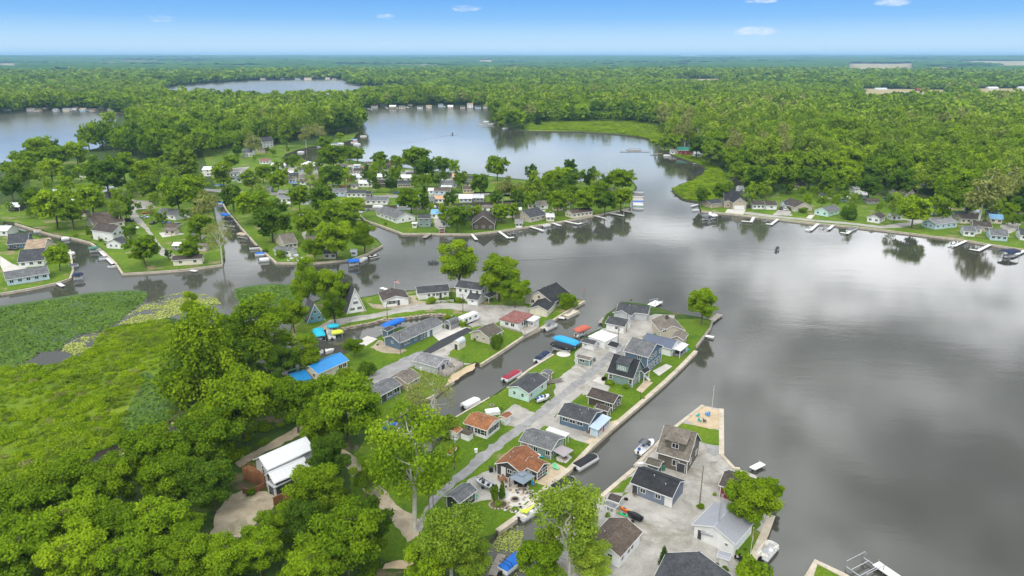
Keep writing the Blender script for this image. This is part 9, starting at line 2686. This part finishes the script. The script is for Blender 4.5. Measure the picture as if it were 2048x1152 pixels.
ALG = [([(234, 648), (253, 628), (292, 600), (330, 588), (370, 580), (430, 588), (442, 604), (405, 614), (370, 620), (330, 634), (300, 640), (240, 650)], 0.55, 0.0),
  ([(122, 697), (130, 685), (170, 666), (196, 660), (195, 676), (180, 694), (150, 706)], 0.6, 0.02), ([(958, 1152), (975, 1095), (1000, 1062), (1032, 1040), (1050, 1045), (1040, 1100), (1060, 1152), (1000, 1200), (930, 1200)], 0.30, 0.0),
  ([(300, 860), (350, 838), (400, 824), (440, 826), (440, 856), (380, 872), (330, 880), (260, 903), (180, 920), (220, 897)], 0.9, 0.0)]
for i, (pl, s0, _) in enumerate(ALG):
 X, Y, rs = fill_points(pl, s0 * 1.0, 50 + i, (), lambda x, y: np.clip((fbm(x / 9, y / 6, 18) - (0.34 if i != 2 else 0.40)) * 6.5, 0.05, 1))
 n = len(X)
 C = np.stack([X, Y, np.full(n, 0.10) + 0.02 * rs.rand(n)], 1)
 N = rs.normal(size=(n, 3)) * 0.02 + np.array([0, 0, 1.0])
 V, F = leaf_quads(C, N, rs.uniform(0.5, 1.2, n) * s0 * 1.5, rs)
 tag(link('duckweed', npmesh('duckweed', V, F, [LEAF['algae']], tint=np.repeat(rs.rand(n), 2))), ('pale duckweed drifting beyond the lily leaves', 'thin duckweed in the gap between lilies and marsh', 'duckweed film at the end of the boat canal', 'duckweed specks in the dark inlet by the wood')[i], 'duckweed', kind='stuff')
# ------------------------------------------------------------------ air
hm = bpy.data.materials.new('haze_air')
hm.use_nodes = True
ht = NT(hm.node_tree)
hm.node_tree.nodes.remove(hm.node_tree.nodes['Principled BSDF'])
pv = ht.n('ShaderNodeVolumePrincipled')
pv.inputs['Color'].default_value = (0.36, 0.66, 0.98, 1)
pv.inputs['Density'].default_value = 0.000062
ht.link(pv.outputs[0], hm.node_tree.nodes['Material Output'].inputs['Volume'])
hb = MB().box(-36000, 36000, -600, 36000, -5, 200)
tag(hb.build('haze', hm), kind='stuff')
# ------------------------------------------------------------------ labels for trees and shrubs: look, then what they stand by
LM = LANDMARKS + [(P(a, b).x, P(a, b).y, s) for a, b, s in (
 (480, 1035, 'dirt yard in the wood'), (130, 800, 'marsh'), (380, 845, 'dark inlet'), (150, 330, 'open left-bank lawn'), (1180, 250, 'north shore meadow'), (820, 1060, 'road bend'), (1410, 840, 'sand point'), (130, 640, 'lily leaves'),
 (1410, 370, 'reed bank'), (560, 250, 'big west wood'), (1700, 300, 'big east wood'), (1500, 300, 'wooded east shore'), (250, 270, 'left lake\'s end'), (400, 560, 'channel mouth'), (300, 1100, 'bottom left corner wood'), (1000, 1130, 'duckweed canal end'), (690, 1060, 'dirt track'), (780, 880, 'canal-end berths'), (30, 1090, 'bottom left picture corner'))]
CW = {'green': 'green', 'dark': 'dark green', 'bright': 'bright green', 'yellow': 'yellow-green', 'pale': 'pale tan', 'conifer': 'blackish green', 'purple': 'dark red'}
FW = {'broad': 'round-crowned', 'tall': 'upright', 'open': 'sparse', 'willow': 'drooping', 'bush': '', 'cone': 'narrow conical'}
groups = {}
for root, kd, lm, H, W in PLACED:
 x, y = root.location.x, root.location.y
 L_ = min(LM, key=lambda l: (l[0] - x) ** 2 + (l[1] - y) ** 2)
 dx, dy = x - L_[0], y - L_[1]
 d = math.hypot(dx, dy)
 if d < 7: rel = 'beside'
 elif abs(dy) > abs(dx): rel = 'behind' if dy > 0 else 'in front of'
 else: rel = 'right of' if dx > 0 else 'left of'
 if d > 160 and abs(dy) > 0: rel = 'in the wood far behind' if dy > 0 else 'in the wood before'
 noun = 'shrub' if kd == 'bush' else 'conifer' if kd == 'cone' else 'willow' if kd == 'willow' else 'tree'
 size = ('small' if H < 1.6 else '') if kd == 'bush' else 'tall' if H > 17 else 'small' if H < 9 else ''
 key = ' '.join(w for w in (size, CW[lm], FW[kd], noun) if w) + f' {rel} the {L_[2]}'
 groups.setdefault(key, []).append((d, root, noun))
near = ['', ' , second closest', ' , third closest', ' , fourth closest']
for key, mem in groups.items():
 mem.sort(key=lambda m: m[0])
 for i, (d, root, noun) in enumerate(mem):
  lab = key
  if 1 < len(mem) <= 4:
   lab = key + (', closest to it', ', second closest', ', third closest', ', fourth closest')[i]
  elif len(mem) > 4:
   root['group'] = 'alike ' + noun + 's ' + key.split(noun + ' ', 1)[-1]
  ws = lab.split()
  if len(ws) > 16: lab = ' '.join(w for w in ws if w not in ('tall', 'small', 'round-crowned', 'upright', 'sparse'))
  if len(lab.split()) > 16: lab = lab.replace(', closest to it', ', closest')
  root['label'] = lab
  root['category'] = noun
for c in (LIB if 'LIB' in globals() else []): pass
